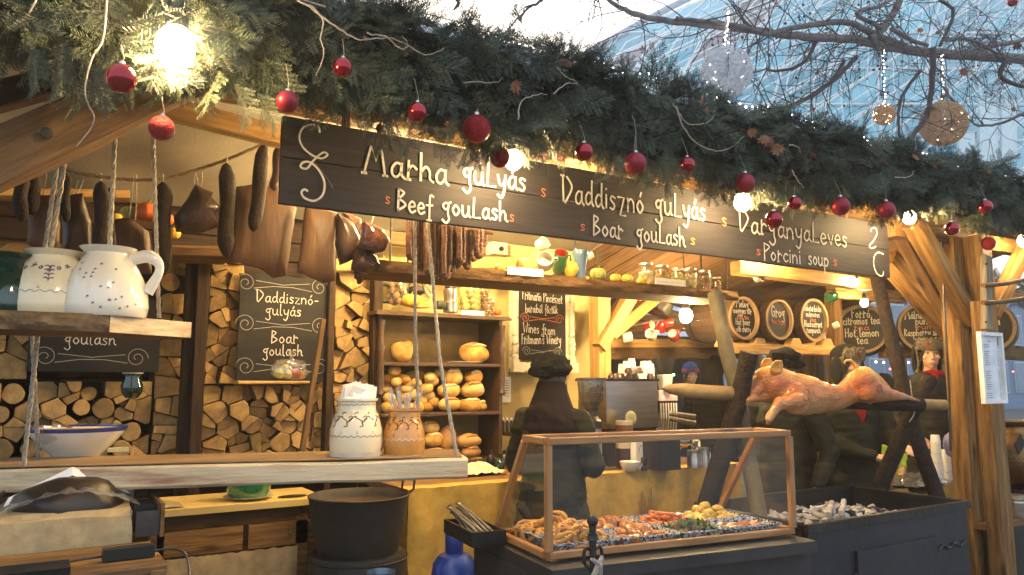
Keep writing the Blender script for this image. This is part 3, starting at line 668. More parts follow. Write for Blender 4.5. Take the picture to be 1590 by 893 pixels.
o = bpy.data.objects.new('fir_foliage', me); COL.objects.link(o); o.parent = GR; o['kind'] = 'stuff'
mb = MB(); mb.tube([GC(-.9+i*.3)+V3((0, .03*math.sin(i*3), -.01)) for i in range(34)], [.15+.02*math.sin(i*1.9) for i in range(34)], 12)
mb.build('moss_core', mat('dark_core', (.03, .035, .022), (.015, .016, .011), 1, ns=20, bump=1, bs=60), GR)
for bx_, by_, bY in ((797, 248, 2.84), (1153, 314, 2.84), (1412, 337, 2.82)):
    for k in range(9):
        a = PI*(1+k/8)*1.0+R.uniform(-.2, .2); p = U(bx_+math.cos(a)*R.uniform(14, 26), by_+math.sin(a)*R.uniform(10, 24), bY-R.uniform(-.04, .08)); d = V3((R.uniform(-1, 1), R.uniform(-.5, .2), R.uniform(-1, .3))).normalized(); y = V3((R.uniform(-.4, .4), -1, .3)).cross(d).normalized(); place_sprig(Matrix((d, y, d.cross(y))).transposed(), p-d*.05, R.uniform(.4, .65))
for k in range(26):      # sprigs crowding round the biggest bulb
    a = 2*PI*k/26; p = U(272+math.cos(a)*R.uniform(34, 62), 72+math.sin(a)*R.uniform(30, 58), R.uniform(2.24, 2.42)); d = V3((R.uniform(-1, 1), R.uniform(-.6, .2), R.uniform(-1, .6))).normalized(); y = V3((R.uniform(-.4, .4), -1, .3)).cross(d).normalized(); place_sprig(Matrix((d, y, d.cross(y))).transposed(), p-d*.07, R.uniform(.5, .9))
# pale twigs woven over the garland
VINE = mat('pale_vine', (.42, .36, .30), (.28, .23, .18), .8, ns=25, bump=.5, bs=80)
def vine(pts, r=.0045, Y=2.37):
    w = smooth_poly([U(x, y, Y) for x, y in pts], 6); w = [p+V3((0, R.uniform(-.004, .004), R.uniform(-.003, .003))) for p in w]
    MB().tube(w, [.6*r*(1-.6*i/len(w)) for i in range(len(w))], 6).build('vine_twig', VINE, GR)
vine([(166, -5), (160, 60), (143, 90), (132, 135), (136, 160), (146, 188), (118, 228)], .006, 2.3)
vine([(60, -5), (45, 20)], .005, 2.3); vine([(250, 0), (262, 15), (285, 25)], .006, 2.3)
vine([(462, 0), (500, 28), (498, 60), (503, 85), (490, 118)], .006, 2.35); vine([(480, 8), (520, 40), (560, 62), (610, 60), (660, 85), (690, 75)], .006, 2.4)
vine([(570, 52), (600, 58), (622, 75), (634, 70), (625, 58)], .005, 2.4); vine([(505, 10), (460, -2)], .005, 2.35); vine([(720, 128), (770, 128), (780, 120)], .004, 2.4)
vine([(865, 105), (880, 120), (898, 128)], .005, 2.4); vine([(805, 185), (808, 160), (828, 148), (850, 146)], .006, 2.4); vine([(860, 145), (880, 130), (900, 132)], .005, 2.4)
vine([(1045, 160), (1065, 190), (1095, 192), (1110, 178)], .006, 2.42); vine([(1050, 165), (1065, 205), (1100, 232), (1130, 232), (1155, 212)], .007, 2.42); vine([(982, 178), (987, 200), (985, 235)], .003, 2.42)
vine([(1230, 265), (1238, 280), (1248, 292)], .006, 2.42); vine([(1390, 275), (1410, 275), (1420, 265)], .006, 2.42); vine([(1225, 225), (1238, 228), (1243, 238)], .006, 2.42)
DRY = [mat('dry_leaf', (.30, .14, .075), (.20, .085, .05), .7, ns=20, rnd=.3)]
def leaf_mesh(seed):
    rs = random.Random(seed); mb = MB(); n = 11; out = []
    for i in range(n*2):
        a = 2*PI*i/(n*2); r = (1 if i % 2 == 0 else .62)*(.75+.3*math.cos(a))*rs.uniform(.85, 1.1); out.append((r*math.cos(a), r*math.sin(a)*.85))
    vs = [V3((0, 0, 0))]+[V3((x, y, .35*(x*x+y*y)*rs.uniform(.6, 1.3))) for x, y in out]
    mb.add(vs, [(0, i+1, (i+1) % (2*n)+1) for i in range(2*n)])
    mb.tube([V3((-.6, 0, .1)), V3((-1.1, .1, .25))], .03, 4)
    me = bpy.data.meshes.new('dry_leaf'); me.from_pydata(mb.v, [], mb.f); me.materials.append(DRY[0]); return me
LM = [leaf_mesh(i) for i in range(4)]
def leaf(p, s, parent, name='dry_leaf'):
    o = bpy.data.objects.new(name, R.choice(LM)); COL.objects.link(o); o.parent = parent; o.location = V3(p)-wl(parent); o.rotation_euler = (R.uniform(-1, 1)+PI/2, R.uniform(-1, 1), R.uniform(0, 6)); o.scale = (s,)*3
for (x, y, s) in ((800, 130, 14), (870, 95, 9), (885, 100, 8), (1092, 155, 13), (1100, 170, 8), (1165, 205, 11), (1190, 215, 13), (1205, 230, 15), (1265, 243, 8), (1370, 250, 9), (1425, 245, 9), (1535, 265, 6), (640, 30, 7), (570, 60, 7), (1450, 255, 8), (1196, 222, 12)):
    leaf(U(x, y, 2.42), 1.25*s*S(x, 2.42), GR)
# ================================================================ baubles
BA = [(188, 122, 24, 2.28, 0, 'glossy red bauble left of the biggest bulb', 70), (251, 199, 20, 2.35, 2, 'glittery orange red bauble below the biggest bulb, in front of a rope', 150), (446, 158, 18, 2.36, 1, 'matt red bauble over the top left corner of the black sign', 0), (532, 105, 16, 2.36, 0, 'glossy red bauble hanging in the middle of the dark garland', 60), (578, 62, 9, 2.6, 1, 'half hidden dull red bauble sunk in the needles', 0), (648, 174, 16, 2.38, 0, 'shiny red bauble with a dark dimple above Marha', 0), (740, 200, 23, 2.42, 2, 'biggest dark red bauble, left of the sign bulb', 170), (776, 244, 17, 2.75, 1, 'shaded dark red bauble touching the sign bulb', 0), (907, 236, 15, 2.42, 0, 'oval shiny red bauble above the word Vaddisznó', 0), (987, 254, 18, 2.44, 1, 'large matt crimson bauble above the word gulyás', 200), (1067, 256, 13, 2.44, 0, 'small bright red bauble at the upper right of the boar sign', 0), (1157, 284, 16, 2.5, 1, 'red bauble sitting just above the middle bulb', 0), (1202, 341, 14, 2.5, 0, 'red bauble right of the middle bulb, over the third sign', 290), (1234, 316, 11, 2.46, 0, 'small glossy red bauble above the word leves', 290), (1305, 320, 15, 2.5, 1, 'dark crimson bauble over the end of the porcini sign', 0), (1376, 326, 14, 2.5, 1, 'matt red bauble next to the bulb at the end of the sign', 285), (1478, 355, 11, 2.5, 0, 'small glossy bauble in front of the right-hand corner post', 325), (1530, 321, 11, 2.46, 0, 'round glossy bauble high at right on the garland', 0), (1535, 378, 11, 2.7, 2, 'glittery bauble low against the corner post top', 0), (1572, 2, 9, 5.0, 0, 'tiny bright red ornament at the top right corner in the branches', -30), (590, 200, 7, 2.9, 1, 'small red bauble peeping out above the sign edge', 0), (870, 245, 8, 2.95, 1, 'dull red bauble half behind the boar sign top', 0)]
for (px, py, r, Y, k, lab, st_) in BA:
    c = U(px, py, Y); rr = r*S(px, Y)*.98; t = thing('bauble', lab, 'christmas bauble', c, 'red baubles on the garland')
    MB().ball(c, (rr, rr, rr*1.02), 28).build('ball', REDB[k], t)
    MB().lathe([(rr*.2, 0), (rr*.2, rr*.22), (rr*.08, rr*.24)], c+V3((0, 0, rr*.97)), 10).build('cap', STEEL, t)
    top = U(px, st_, Y) if st_ else c+V3((0, .03, rr+.10))
    MB().tube([c+V3((0, 0, rr*1.2)), c+V3((rr*.12, 0, rr*1.5)), top], .0012, 4).build('thread', VINE, t)
# ================================================================ plane tree with light balls
TB = mat('plane_bark', (.19, .165, .15), (.10, .085, .085), .85, ns=7, st=(1, 1, 1), bump=.6, bs=25)
TW = mat('dark_twig', (.085, .065, .065), (.05, .04, .042), .85, ns=7)
TR = thing('plane_tree', 'bare plane tree reaching in from the right with seed balls and a few withered leaves', 'tree', (U(1720, 100, 5.6).x, 5.6, 0))
tp = U(1720, 110, 5.6)
MB().tube([(tp.x+.15, 5.7, 0), (tp.x+.1, 5.68, 1.5), (tp.x, 5.6, 3.2), (tp.x-.05, 5.6, tp.z-.2), tp, (tp.x+.2, 5.8, tp.z+1.6)], [.26, .22, .20, .18, .17, .1], 16).build('trunk', TB, TR)
limbs = []
def limb(pts, r0, r1, Y=5.6, m=TB, dy=0):
    w = smooth_poly([U(x, y, Y+dy*i) for i, (x, y) in enumerate(pts)], 6); w = [p+V3((0, R.uniform(-.008, .008), R.uniform(-.008, .008))) for p in w]; n = len(w)
    s = S(1400, Y); rs = [(r0+(r1-r0)*i/n)*s for i in range(n)]
    MB().tube(w, rs, 9).build('limb', m, TR); limbs.append((w, rs))
limb([(1720, 110), (1590, 92), (1500, 86), (1430, 80), (1365, 70), (1330, 62), (1250, 57), (1190, 50)], 10.5, 5)
limb([(1190, 50), (1120, 42), (1040, 33), (985, 22), (945, 0), (930, -20)], 5.5, 1.5)
limb([(1400, 72), (1355, 52), (1310, 34), (1240, 42), (1190, 52), (1150, 40), (1100, 33), (1050, 28)], 6, 1.5, 5.55)
limb([(1352, 62), (1378, 35), (1395, 5), (1400, -40)], 7, 5, 5.55)
limb([(1368, 42), (1330, 20), (1365, 10), (1390, -5)], 4, 2, 5.5); limb([(1385, 45), (1410, 60), (1440, 70)], 4, 3, 5.4)
limb([(1330, 88), (1300, 120), (1260, 150), (1210, 172)], 4, 1.5, 5.5, TW); limb([(1310, 95), (1290, 125), (1240, 158), (1190, 175)], 3, 1, 5.6, TW)
limb([(1448, 76), (1447, 130), (1440, 175), (1415, 215), (1405, 235)], 5, 3, 5.4, TW); limb([(1430, 110), (1400, 150), (1395, 190), (1400, 232)], 3, 2, 5.4, TW)
limb([(1590, 175), (1560, 190), (1520, 195), (1500, 180), (1460, 130)], 3, 1, 5.3, TB); limb([(1560, 95), (1555, 120), (1590, 135), (1640, 150)], 5, 3, 5.3, TW)
limb([(1500, 85), (1545, 70), (1590, 62), (1660, 40)], 5, 4, 5.7); limb([(1460, 0), (1480, 20), (1460, 70)], 3, 3, 5.6, TW); limb([(1270, 60), (1245, 100), (1200, 110), (1190, 105)], 3, 1, 5.6, TW)
limb([(1470, 62), (1500, 60), (1530, 72), (1570, 100)], 4, 2, 5.45)
limb([(850, -10), (835, 5), (820, 12), (806, 32)], 2, 1, 5.6, TW); limb([(700, -10), (712, 5), (705, 15)], 2, 1, 5.6, TW)
tw = MB(); balls = []; ends = []
def twig(p, d, L, r, lev):
    n = 7; pts = [p]; q = V3(p); dd = V3(d)
    for i in range(n):
        dd = (dd+V3((R.gauss(0, .16), R.gauss(0, .12), R.gauss(0, .16)-.02))).normalized(); q = q+dd*L/n; pts.append(V3(q))
    tw.tube(pts, [r*(1-.75*i/n) for i in range(n+1)], 4, cap=False)
    ends.append(pts[-1])
    if lev:
        for k in range(R.choice((2, 3, 4))):
            i = R.randrange(1, n); a = (dd+V3((R.uniform(-1, 1), R.uniform(-.5, .5), R.uniform(-1, .8)))).normalized(); twig(pts[i], a, L*R.uniform(.35, .65), r*.55, lev-1)
    if R.random() < .22: balls.append(pts[R.randrange(3, n)])
for w, rs in limbs:
    n = len(w); cnt = max(4, int(sum((a-b).length for a, b in zip(w, w[1:]))*6))
    for k in range(cnt):
        i = R.randrange(n); d = V3((R.uniform(-1.2, .6), R.uniform(-.5, .5), R.uniform(-1, .9))).normalized(); twig(w[i], d, R.uniform(.4, 1.3), .0085, 2)
tw.build('twigs', TW, TR, kind='stuff')
sb = bpy.data.meshes.new('seed_ball'); q = MB().ball((0, 0, 0), .017, 8); q.tube([(0, 0, .015), (0.004, 0, .09)], .0015, 3); sb.from_pydata(q.v, [], q.f); sb.materials.append(TW)
for p in balls[:90]:
    o = bpy.data.objects.new('seed_ball', sb); COL.objects.link(o); o.parent = TR; o.location = V3(p)-V3((0, 0, .09))-TR.location
for (x, y, s) in ((1255, 80, 5), (1240, 118, 5), (1320, 128, 5), (1310, 135, 4), (1095, 75, 5), (1065, 78, 5), (1430, 45, 9), (1455, 52, 7), (1410, 50, 6), (1580, 70, 14), (1590, 100, 8), (1495, 110, 12), (1510, 118, 10), (1465, 118, 8), (1470, 140, 10), (1462, 150, 8), (1455, 125, 7), (1550, 128, 5), (1575, 168, 8), (1415, 165, 6), (1395, 130, 4), (1400, 95, 5), (1380, 120, 4), (1590, 125, 8), (1180, 15, 4)):
    leaf(U(x, y, 5.3), s*S(x, 5.3), TR)
for k in range(70):
    leaf(R.choice(ends), R.uniform(2, 4.5)*S(1300, 5.5), TR)
SIL = mat('silver_wire', (.66, .66, .68), (.40, .40, .44), .45, ns=20); GOLD = mat('gold_wicker', (.46, .27, .13), (.30, .17, .08), .5, ns=20)
FAIRY = emit('fairy_light', (1, .72, .38), 30); FAIRYW = emit('cold_fairy_light', (1, .90, .72), 12)
def wireball(px, py, r, Y, m, lab, n, top):
    c = U(px, py, Y); rr = r*S(px, Y); t = thing('light_ball', lab, 'light ball', c-V3((0, 0, rr)), 'woven light balls hanging in the tree'); mb = MB()
    for k in range(n):
        a = V3((R.gauss(0, 1), R.gauss(0, 1), R.gauss(0, 1))).normalized(); b = a.orthogonal().normalized(); e = a.cross(b); of = R.uniform(-.75, .75)
        q = math.sqrt(1-of*of)
        mb.tube([c+(a*of+(b*math.cos(2*PI*i/26)+e*math.sin(2*PI*i/26))*q)*rr*R.uniform(.98, 1.01) for i in range(27)], .0036, 4, cap=False)
    mb.build('woven_wire', m, t)
    lb = MB()
    for k in range(24):
        a = V3((R.gauss(0, 1), R.gauss(0, 1), R.gauss(0, 1))).normalized(); lb.ball(c+a*rr*.97, .0075, 5)
    lb.build('tiny_lights', FAIRY if m is GOLD else FAIRYW, t, kind='stuff')
    MB().tube([c+V3((0, 0, rr)), c+V3((.01, 0, rr+.3)), top], .008, 5).build('hanging_cord', m if m is SIL else TW, t)
    lb = MB()
    for k in range(16):
        q = (c+V3((0, 0, rr))).lerp(V3(top), k/16); lb.ball(q+V3((R.uniform(-.03, .03), -.01, R.uniform(-.01, .01))), .008, 5)
    lb.build('cord_lights', FAIRYW, t, kind='stuff')
wireball(1128, 112, 41, 5.5, SIL, 'large silver woven light ball hanging above the garland', 150, U(1128, 15, 5.55))
wireball(1465, 192, 36, 5.35, GOLD, 'large golden brown woven light ball at right', 150, U(1462, 80, 5.5))
wireball(1373, 178, 17, 5.5, GOLD, 'small golden woven light ball hanging between twigs', 90, U(1370, 72, 5.55))
# fairy light strings over the roof
SL = thing('roof_string_lights', 'dark wires dotted with tiny white lights lying over the pale roof', 'string lights', (5, 4, 3.5))
mb = MB(); pts = []
for k in range(12):
    x0 = 1.2+k*.75; w = []
    for i in range(22):
        v = i/21*.5; x = (x0+.9*i/21+1.6)/12.2; p = roof(min(1, x), v)+V3((0, 0, .03)); w.append(p)
        if i % 2 == k % 2: pts.append(p+V3((0, 0, .012)))
    mb.tube(w, .004, 4)
mb.tube([roof((x*.4+1)/12.2, .5)+V3((0, 0, .05+.03*(x % 3))) for x in range(1, 26)], .004, 4)
mb.build('wire', BLACKP, SL)
q = MB().ball((0, 0, 0), .007, 6); fm = bpy.data.meshes.new('tiny_bulb'); fm.from_pydata(q.v, [], q.f); fm.materials.append(FAIRYW)
for p in pts:
    o = bpy.data.objects.new('tiny_bulb', fm); COL.objects.link(o); o.parent = SL; o.location = p-SL.location
# ================================================================ firewood
def endmat():
    m = bpy.data.materials.new('split_log_end'); m.use_nodes = True; n = m.node_tree.nodes; l = m.node_tree.links; b = n['Principled BSDF']; b.inputs['Roughness'].default_value = .8
    tc = n.new('ShaderNodeTexCoord'); w = n.new('ShaderNodeTexWave'); w.wave_type = 'RINGS'; w.rings_direction = 'Y'; w.inputs['Scale'].default_value = 34; w.inputs['Distortion'].default_value = 4; w.inputs['Detail'].default_value = 3; w.inputs['Detail Scale'].default_value = 2
    l.new(tc.outputs['Object'], w.inputs[0])
    cr = n.new('ShaderNodeValToRGB'); cr.color_ramp.elements[0].color = (.40, .23, .075, 1); cr.color_ramp.elements[1].color = (.60, .40, .16, 1); l.new(w.outputs[1], cr.inputs[0])
    ns = n.new('ShaderNodeTexNoise'); ns.inputs['Scale'].default_value = 22; ns.inputs['Detail'].default_value = 6; l.new(tc.outputs['Object'], ns.inputs[0])
    mr = n.new('ShaderNodeMapRange'); mr.inputs[1].default_value = .3; mr.inputs[2].default_value = .7; mr.inputs[3].default_value = .62; mr.inputs[4].default_value = 1.1; l.new(ns.outputs[0], mr.inputs[0])
    oi = n.new('ShaderNodeObjectInfo'); m2 = n.new('ShaderNodeMapRange'); m2.inputs[3].default_value = .50; m2.inputs[4].default_value = 1.15; l.new(oi.outputs['Random'], m2.inputs[0])
    mu = n.new('ShaderNodeMath'); mu.operation = 'MULTIPLY'; l.new(mr.outputs[0], mu.inputs[0]); l.new(m2.outputs[0], mu.inputs[1])
    hs = n.new('ShaderNodeHueSaturation'); l.new(cr.outputs[0], hs.inputs['Color']); l.new(mu.outputs[0], hs.inputs['Value']); l.new(hs.outputs[0], b.inputs['Base Color'])
    bp = n.new('ShaderNodeBump'); bp.inputs['Strength'].default_value = .6; bp.inputs['Distance'].default_value = .004; l.new(ns.outputs[0], bp.inputs['Height']); l.new(bp.outputs[0], b.inputs['Normal']); return m
LOGE = endmat()
def clip(poly, m, n):
    out = []
    for i in range(len(poly)):
        a, b = poly[i], poly[(i+1) % len(poly)]; da = (a[0]-m[0])*n[0]+(a[1]-m[1])*n[1]; db = (b[0]-m[0])*n[0]+(b[1]-m[1])*n[1]
        if da <= 0: out.append(a)
        if da*db < 0: t = da/(da-db); out.append((a[0]+(b[0]-a[0])*t, a[1]+(b[1]-a[1])*t))
    return out
LOGP = {'round': 0, 'split': 0}
def stack(name, x0, x1, z0, z1, cell, Y, where, prob_round=.2):
    pts = []; nz = max(1, round((z1-z0)/cell)); ch = (z1-z0)/nz; nx = max(1, round((x1-x0)/(cell*1.12))); cw = (x1-x0)/nx
    for j in range(nz):
        for i in range(nx):
            pts.append((x0+(i+.5+(.25 if j % 2 else -.25)*(nx > 1))*cw+R.uniform(-.22, .22)*cw, z0+(j+.5)*ch+R.uniform(-.2, .2)*ch))
    jobs = []; rows = {}
    for k, p in enumerate(pts):
        if p[0] < x0 or p[0] > x1: p = (min(max(p[0], x0+.02), x1-.02), p[1])
        poly = [(x0, z0), (x1, z0), (x1, z1), (x0, z1)]; near = sorted(pts, key=lambda q: (q[0]-p[0])**2+(q[1]-p[1])**2)[1:12]
        dm = 9
        for q in near:
            d = (q[0]-p[0], q[1]-p[1]); L = math.hypot(*d)
            if L < 1e-6: continue
            dm = min(dm, L); poly = clip(poly, ((p[0]+q[0])/2, (p[1]+q[1])/2), (d[0]/L, d[1]/L))
            if len(poly) < 3: break
        if len(poly) < 3: continue
        rnd = R.random() < prob_round
        if not rnd and R.random() < .72:     # one trunk section split in two or three by the axe
            a_ = R.uniform(0, PI); q_ = (p[0]+R.uniform(-.02, .02), p[1]+R.uniform(-.02, .02)); n_ = (math.cos(a_), math.sin(a_)); h1, h2 = clip(poly, q_, n_), clip(poly, q_, (-n_[0], -n_[1]))
            if R.random() < .35: h3 = clip(h2, q_, (-n_[1], n_[0])); h2 = clip(h2, q_, (n_[1], -n_[0])); jobs.append((k, p, h3, False, dm))
            jobs += [(k, p, h1, False, dm), (k, p, h2, False, dm)]
        else: jobs.append((k, p, poly, rnd, dm))
    for k, p, poly, rnd, dm in jobs:
        if len(poly) < 3: continue
        ar = abs(sum(a[0]*b[1]-b[0]*a[1] for a, b in zip(poly, poly[1:]+poly[:1])))/2
        if ar < .0009: continue
        if rnd:
            r = dm*.53*R.uniform(.9, 1.05); n = 18; poly = [(p[0]+r*math.cos(2*PI*i/n)*(1+.06*math.sin(i*1.1+k)), p[1]+r*math.sin(2*PI*i/n)*(1+.05*math.cos(i*.7+k))) for i in range(n)]; heart = p
        else:
            cx = sum(a[0] for a in poly)/len(poly); cz = sum(a[1] for a in poly)/len(poly)
            # heart of the tree lies at one corner: this is a split piece, the far side keeps its round bark
            h = R.choice(poly); heart = (cx+(h[0]-cx)*R.uniform(.7, 1.3), cz+(h[1]-cz)*R.uniform(.7, 1.3))
            sub = []
            for i in range(len(poly)):
                a, b = poly[i], poly[(i+1) % len(poly)]; L = math.hypot(b[0]-a[0], b[1]-a[1]); m = max(1, int(L/.025))
                for s in range(m): sub.append((a[0]+(b[0]-a[0])*s/m, a[1]+(b[1]-a[1])*s/m))
            rm = max(math.hypot(a[0]-heart[0], a[1]-heart[1]) for a in sub)*R.uniform(.84, 1.0); poly = []; shr = R.uniform(.93, .985)
            for a in sub:
                d = math.hypot(a[0]-heart[0], a[1]-heart[1]); kx = min(1, rm/max(d, 1e-6)); x = heart[0]+(a[0]-heart[0])*kx; z = heart[1]+(a[1]-heart[1])*kx
                x = cx+(x-cx)*shr; z = cz+(z-cz)*shr; x += .0035*noise.noise(V3((x*60, z*60, k))); z += .0035*noise.noise(V3((x*60, z*60, k+9))); poly.append((x, z))
        y = Y+R.uniform(-.05, .05)+(0 if rnd else .01); n = len(poly); cx = sum(a[0] for a in poly)/n; cz = sum(a[1] for a in poly)/n
        tx, tz = R.uniform(-.05, .05), R.uniform(-.08, .08)
        mb = MB(); vs = [(a[0], y+(a[0]-cx)*tx*2+(a[1]-cz)*tz*2, a[1]) for a in poly]; mid = [(cx+(a[0]-cx)*.9, v[1]-.003, cz+(a[1]-cz)*.9) for a, v in zip(poly, vs)]
        back = [(a[0], y+.28, a[1]) for a in poly]
        V = vs+mid+back; F = [tuple(n+i for i in range(n))]; M_ = [0]
        for i in range(n):
            j = (i+1) % n; F.append((i, j, n+j, n+i)); M_.append(0); F.append((2*n+i, 2*n+j, j, i)); M_.append(1)
        mb.v = V; mb.f = F; mb.m = M_; zz = sorted(a[1] for a in pts); row = int((p[1]-z0)/ch)
        o = mb.build('firewood_log', [LOGE, BARK], None, smooth=False, org=(heart[0], y, heart[1]), cat='firewood', group='firewood logs in the '+where)
        rows.setdefault(min(nz-1, max(0, int((cz-z0)/ch))), []).append((cx, o, 'round' if rnd else ('half-round' if len(poly) > 14 else 'split')))
    N = 'first second third fourth fifth sixth seventh eighth ninth tenth eleventh twelfth thirteenth fourteenth fifteenth sixteenth seventeenth eighteenth nineteenth twentieth'.split()
    for r_, L in rows.items():
        for i, (x_, o, sh) in enumerate(sorted(L, key=lambda t: t[0])):
            o['label'] = '%s log, %s from left, %s row up, %s' % (sh, N[min(i, 19)] if i < 20 else 'far', N[r_], where)
YW = 5.38
def ex(px, Y=YW): return U(px, 560, Y).x
def zz_(py, px=300, Y=YW): return U(px, py, Y).z
zb = zz_(735)
stack('a', ex(-60), ex(240), zb, zz_(592, 150), .112, YW, 'low stack under goulash chalkboard', .26)
stack('a2', ex(-60), ex(45), zz_(590, 30), zz_(515, 30), .15, YW, 'short pile left of goulash chalkboard', .1)
stack('b', ex(243), ex(285), zb, zz_(398, 270), .13, YW, 'column right of goulash chalkboard', .08)
stack('c', ex(320), ex(374), zz_(596, 350), zz_(394, 350), .118, YW, 'column left of boar chalkboard', .02)
stack('d', ex(318), ex(505), zb, zz_(598, 400), .115, YW, 'pile under boar chalkboard', .04)
stack('e', ex(520), ex(578), zb, zz_(425, 550), .12, YW, 'column beside bread cabinet', .05)
stack('f', ex(488), ex(518), zb, zz_(548, 500), .14, YW, 'slim column behind leaning stick', .05)
# ================================================================ chalkboards
def board(name, px0, px1, py0, py1, Y, lab, th=.02):
    a = U(px0, py0, Y); b = U(px1, py1, Y)
    return MB().box(((a.x+b.x)/2, Y+th/2, (a.z+b.z)/2), (b.x-a.x, th, a.z-b.z)).build(name, CHALKB, smooth=False, label=lab, cat='chalkboard')
def wr(t, b, Y, x0, y0, x1, y1, xh, m=CHALK, sw=.15):
    p = U(x0, y0, Y-.002); q = U(x1, y1, Y-.002); z = (p.z+q.z)/2; p.z = q.z = z; return write('lettering', t, p, q, xh*S((x0+x1)/2, Y), m, b, NS, sw)
B1 = board('goulash_chalkboard', 50, 246, 455, 578, 5.3, 'dark chalkboard reading goulash under the bark-edged shelf, in front of the firewood')
wr('goulash', B1, 5.3, 100, 533, 180, 537, 10); scroll(B1, CHALKG, U(143, 555, 5.299), 165*S(143, 5.3), NS); wr('goulas', B1, 5.3, 100, 490, 175, 492, 9)
B2 = board('boar_chalkboard', 374, 512, 425, 592, 5.3, 'black chalkboard reading Vaddisznó-gulyás and Boar goulash between two wood columns')
wr('Vaddisznó-', B2, 5.3, 398, 471, 495, 471, 9); wr('gulyás', B2, 5.3, 412, 489, 468, 491, 9); wr('Boar', B2, 5.3, 421, 533, 463, 533, 9.5); wr('goulash', B2, 5.3, 408, 551, 470, 553, 9)
for y in (443, 505, 570): scroll(B2, CHALKG, U(440, y, 5.299), 150*S(440, 5.3), NS)
LG = beam('ledge_board', U(366, 594, 5.15), U(478, 594, 5.15), .16, .02, WOODY, None, label='narrow yellow ledge below the boar goulash chalkboard', cat='ledge')
o = beam('leaning_stick', U(502, 496, 5.0), U(463, 740, 4.9), .035, .035, WOODB, None, label='thin brown stick leaning against the wood below the boar goulash board', cat='stick', wob=.004)
# green jug on the logs
def potprof(pts, s): return [(r*s, z*s) for r, z in pts]
c = U(204, 618, 5.1); k = S(204, 5.1)
GJ = MB().lathe(potprof([(9, 0), (15, 8), (16, 18), (12, 30), (13, 37), (15, 38), (12, 36)], k), c, 24).build('green_jug', GREENG, label='small dark green glazed jug on the logs right of the goulash board', cat='jug')
MB().lathe([(15.2*k, 0), (15.6*k, .004), (13*k, .004)], c+V3((0, 0, 37.5*k)), 24).build('rim', CREAM, GJ)
# bag of vegetables
c = U(447, 588, 5.12); VB = thing('vegetable_bag', 'clear plastic bag with green and red peppers lying on the ledge', 'bag', c)
for (dx, dz, r, col) in ((-.06, .035, .04, (.62, .6, .22)), (.0, .03, .035, (.7, .66, .35)), (.04, .04, .035, (.55, .06, .03)), (.08, .03, .03, (.6, .15, .05)), (-.02, .07, .03, (.6, .6, .3))):
    MB().ball(c+V3((dx, 0, dz)), (r, r*.8, r*.8), 12, lump=.2, seed=dx).build('pepper', mat('pepper', col, None, .35), VB)
MB().ball(c+V3((.01, 0, .06)), (.125, .07, .065), 18, lump=.35, seed=3).lathe([(.02, 0), (.012, .03), (.035, .075)], c+V3((.02, 0, .11)), 10, close=False).build('plastic_film', PLAST, VB)
# ================================================================ shelf at upper left with gourds
UL = beam('upper_left_shelf', U(-80, 388, 4.85), U(356, 398, 4.85), .34, .055, WOODB, None, label='old rough shelf plank behind the hanging meats at upper left', cat='shelf', wob=.006)
MB().grid(lambda u, v: U(-80+436*u, 384+10*u, 4.68)+V3((0, -.01-.012*noise.noise(V3((u*40, v, 1))), -.0-.055*v)), 120, 4).build('bark_edge', BARK, UL) if False else None
beam('upper_left_shelf', U(-80, 300, 5.35), U(200, 305, 5.35), .16, .05, WOODY, None, label='yellow lit board above the rough shelf at far upper left', cat='shelf')
PUMO = mat('orange_squash', (.62, .15, .03), (.48, .10, .02), .45, ns=5, bump=.2); PUMY = mat('yellow_squash', (.72, .48, .06), (.60, .34, .04), .4, ns=6, bump=.3, bs=16); PUMG = mat('green_striped_squash', (.55, .52, .12), (.07, .14, .04), .4, ns=9, st=(3, 3, .5), bump=.2); PUMB = mat('ochre_pumpkin', (.60, .36, .10), (.48, .26, .07), .5, ns=6, bump=.2)
def pumpkin(px, py, rpx, Y, m, lab, h=.8, ribs=9, rib=.07, stem=True, name='gourd', neck=0):
    c = U(px, py, Y); r = rpx*S(px, Y); t = thing(name, lab, 'gourd', c); mb = MB(); vs = []; n = 36; mm = 14
    prof = []
    def P(u, v):
        a = 2*PI*u; th = PI*v; rr = r*(1+rib*abs(math.sin(a*ribs/2))-rib)*math.sin(th)**.8*(1-neck*max(0, math.cos(th)))
        return c+V3((rr*math.cos(a), rr*math.sin(a), r*h*(1-math.cos(th)*(1-.18*math.cos(th)**8*(0 if neck else 1)))+0))
    mb.grid(P, n, mm); mb.build('flesh', m, t, angle=80)
    if stem: MB().tube([c+V3((0, 0, r*h*1.75)), c+V3((.004, 0, r*h*2.0)), c+V3((r*.2, 0, r*h*2.25))], [r*.13, r*.09, r*.1], 7).build('stem', mat('gourd_stem', (.25, .2, .08), None, .8), t)
    return t
pumpkin(228, 345, 20, 4.85, PUMO, 'red-orange squash on the rough shelf behind the ropes'); pumpkin(200, 342, 14, 4.9, PUMG, 'yellow-green small squash left of the orange squash'); pumpkin(258, 350, 12, 4.8, PUMO, 'small orange squash half behind a hanging salami')
pumpkin(268, 372, 12, 4.75, PUMY, 'bright yellow squash left of the hanging ham'); pumpkin(180, 345, 9, 4.8, PUMY, 'little yellow squash at the left end of the gourd row'); pumpkin(590, 205, 8, 4.2, PUMY, 'yellow gourd glimpsed above the sign', h=1)
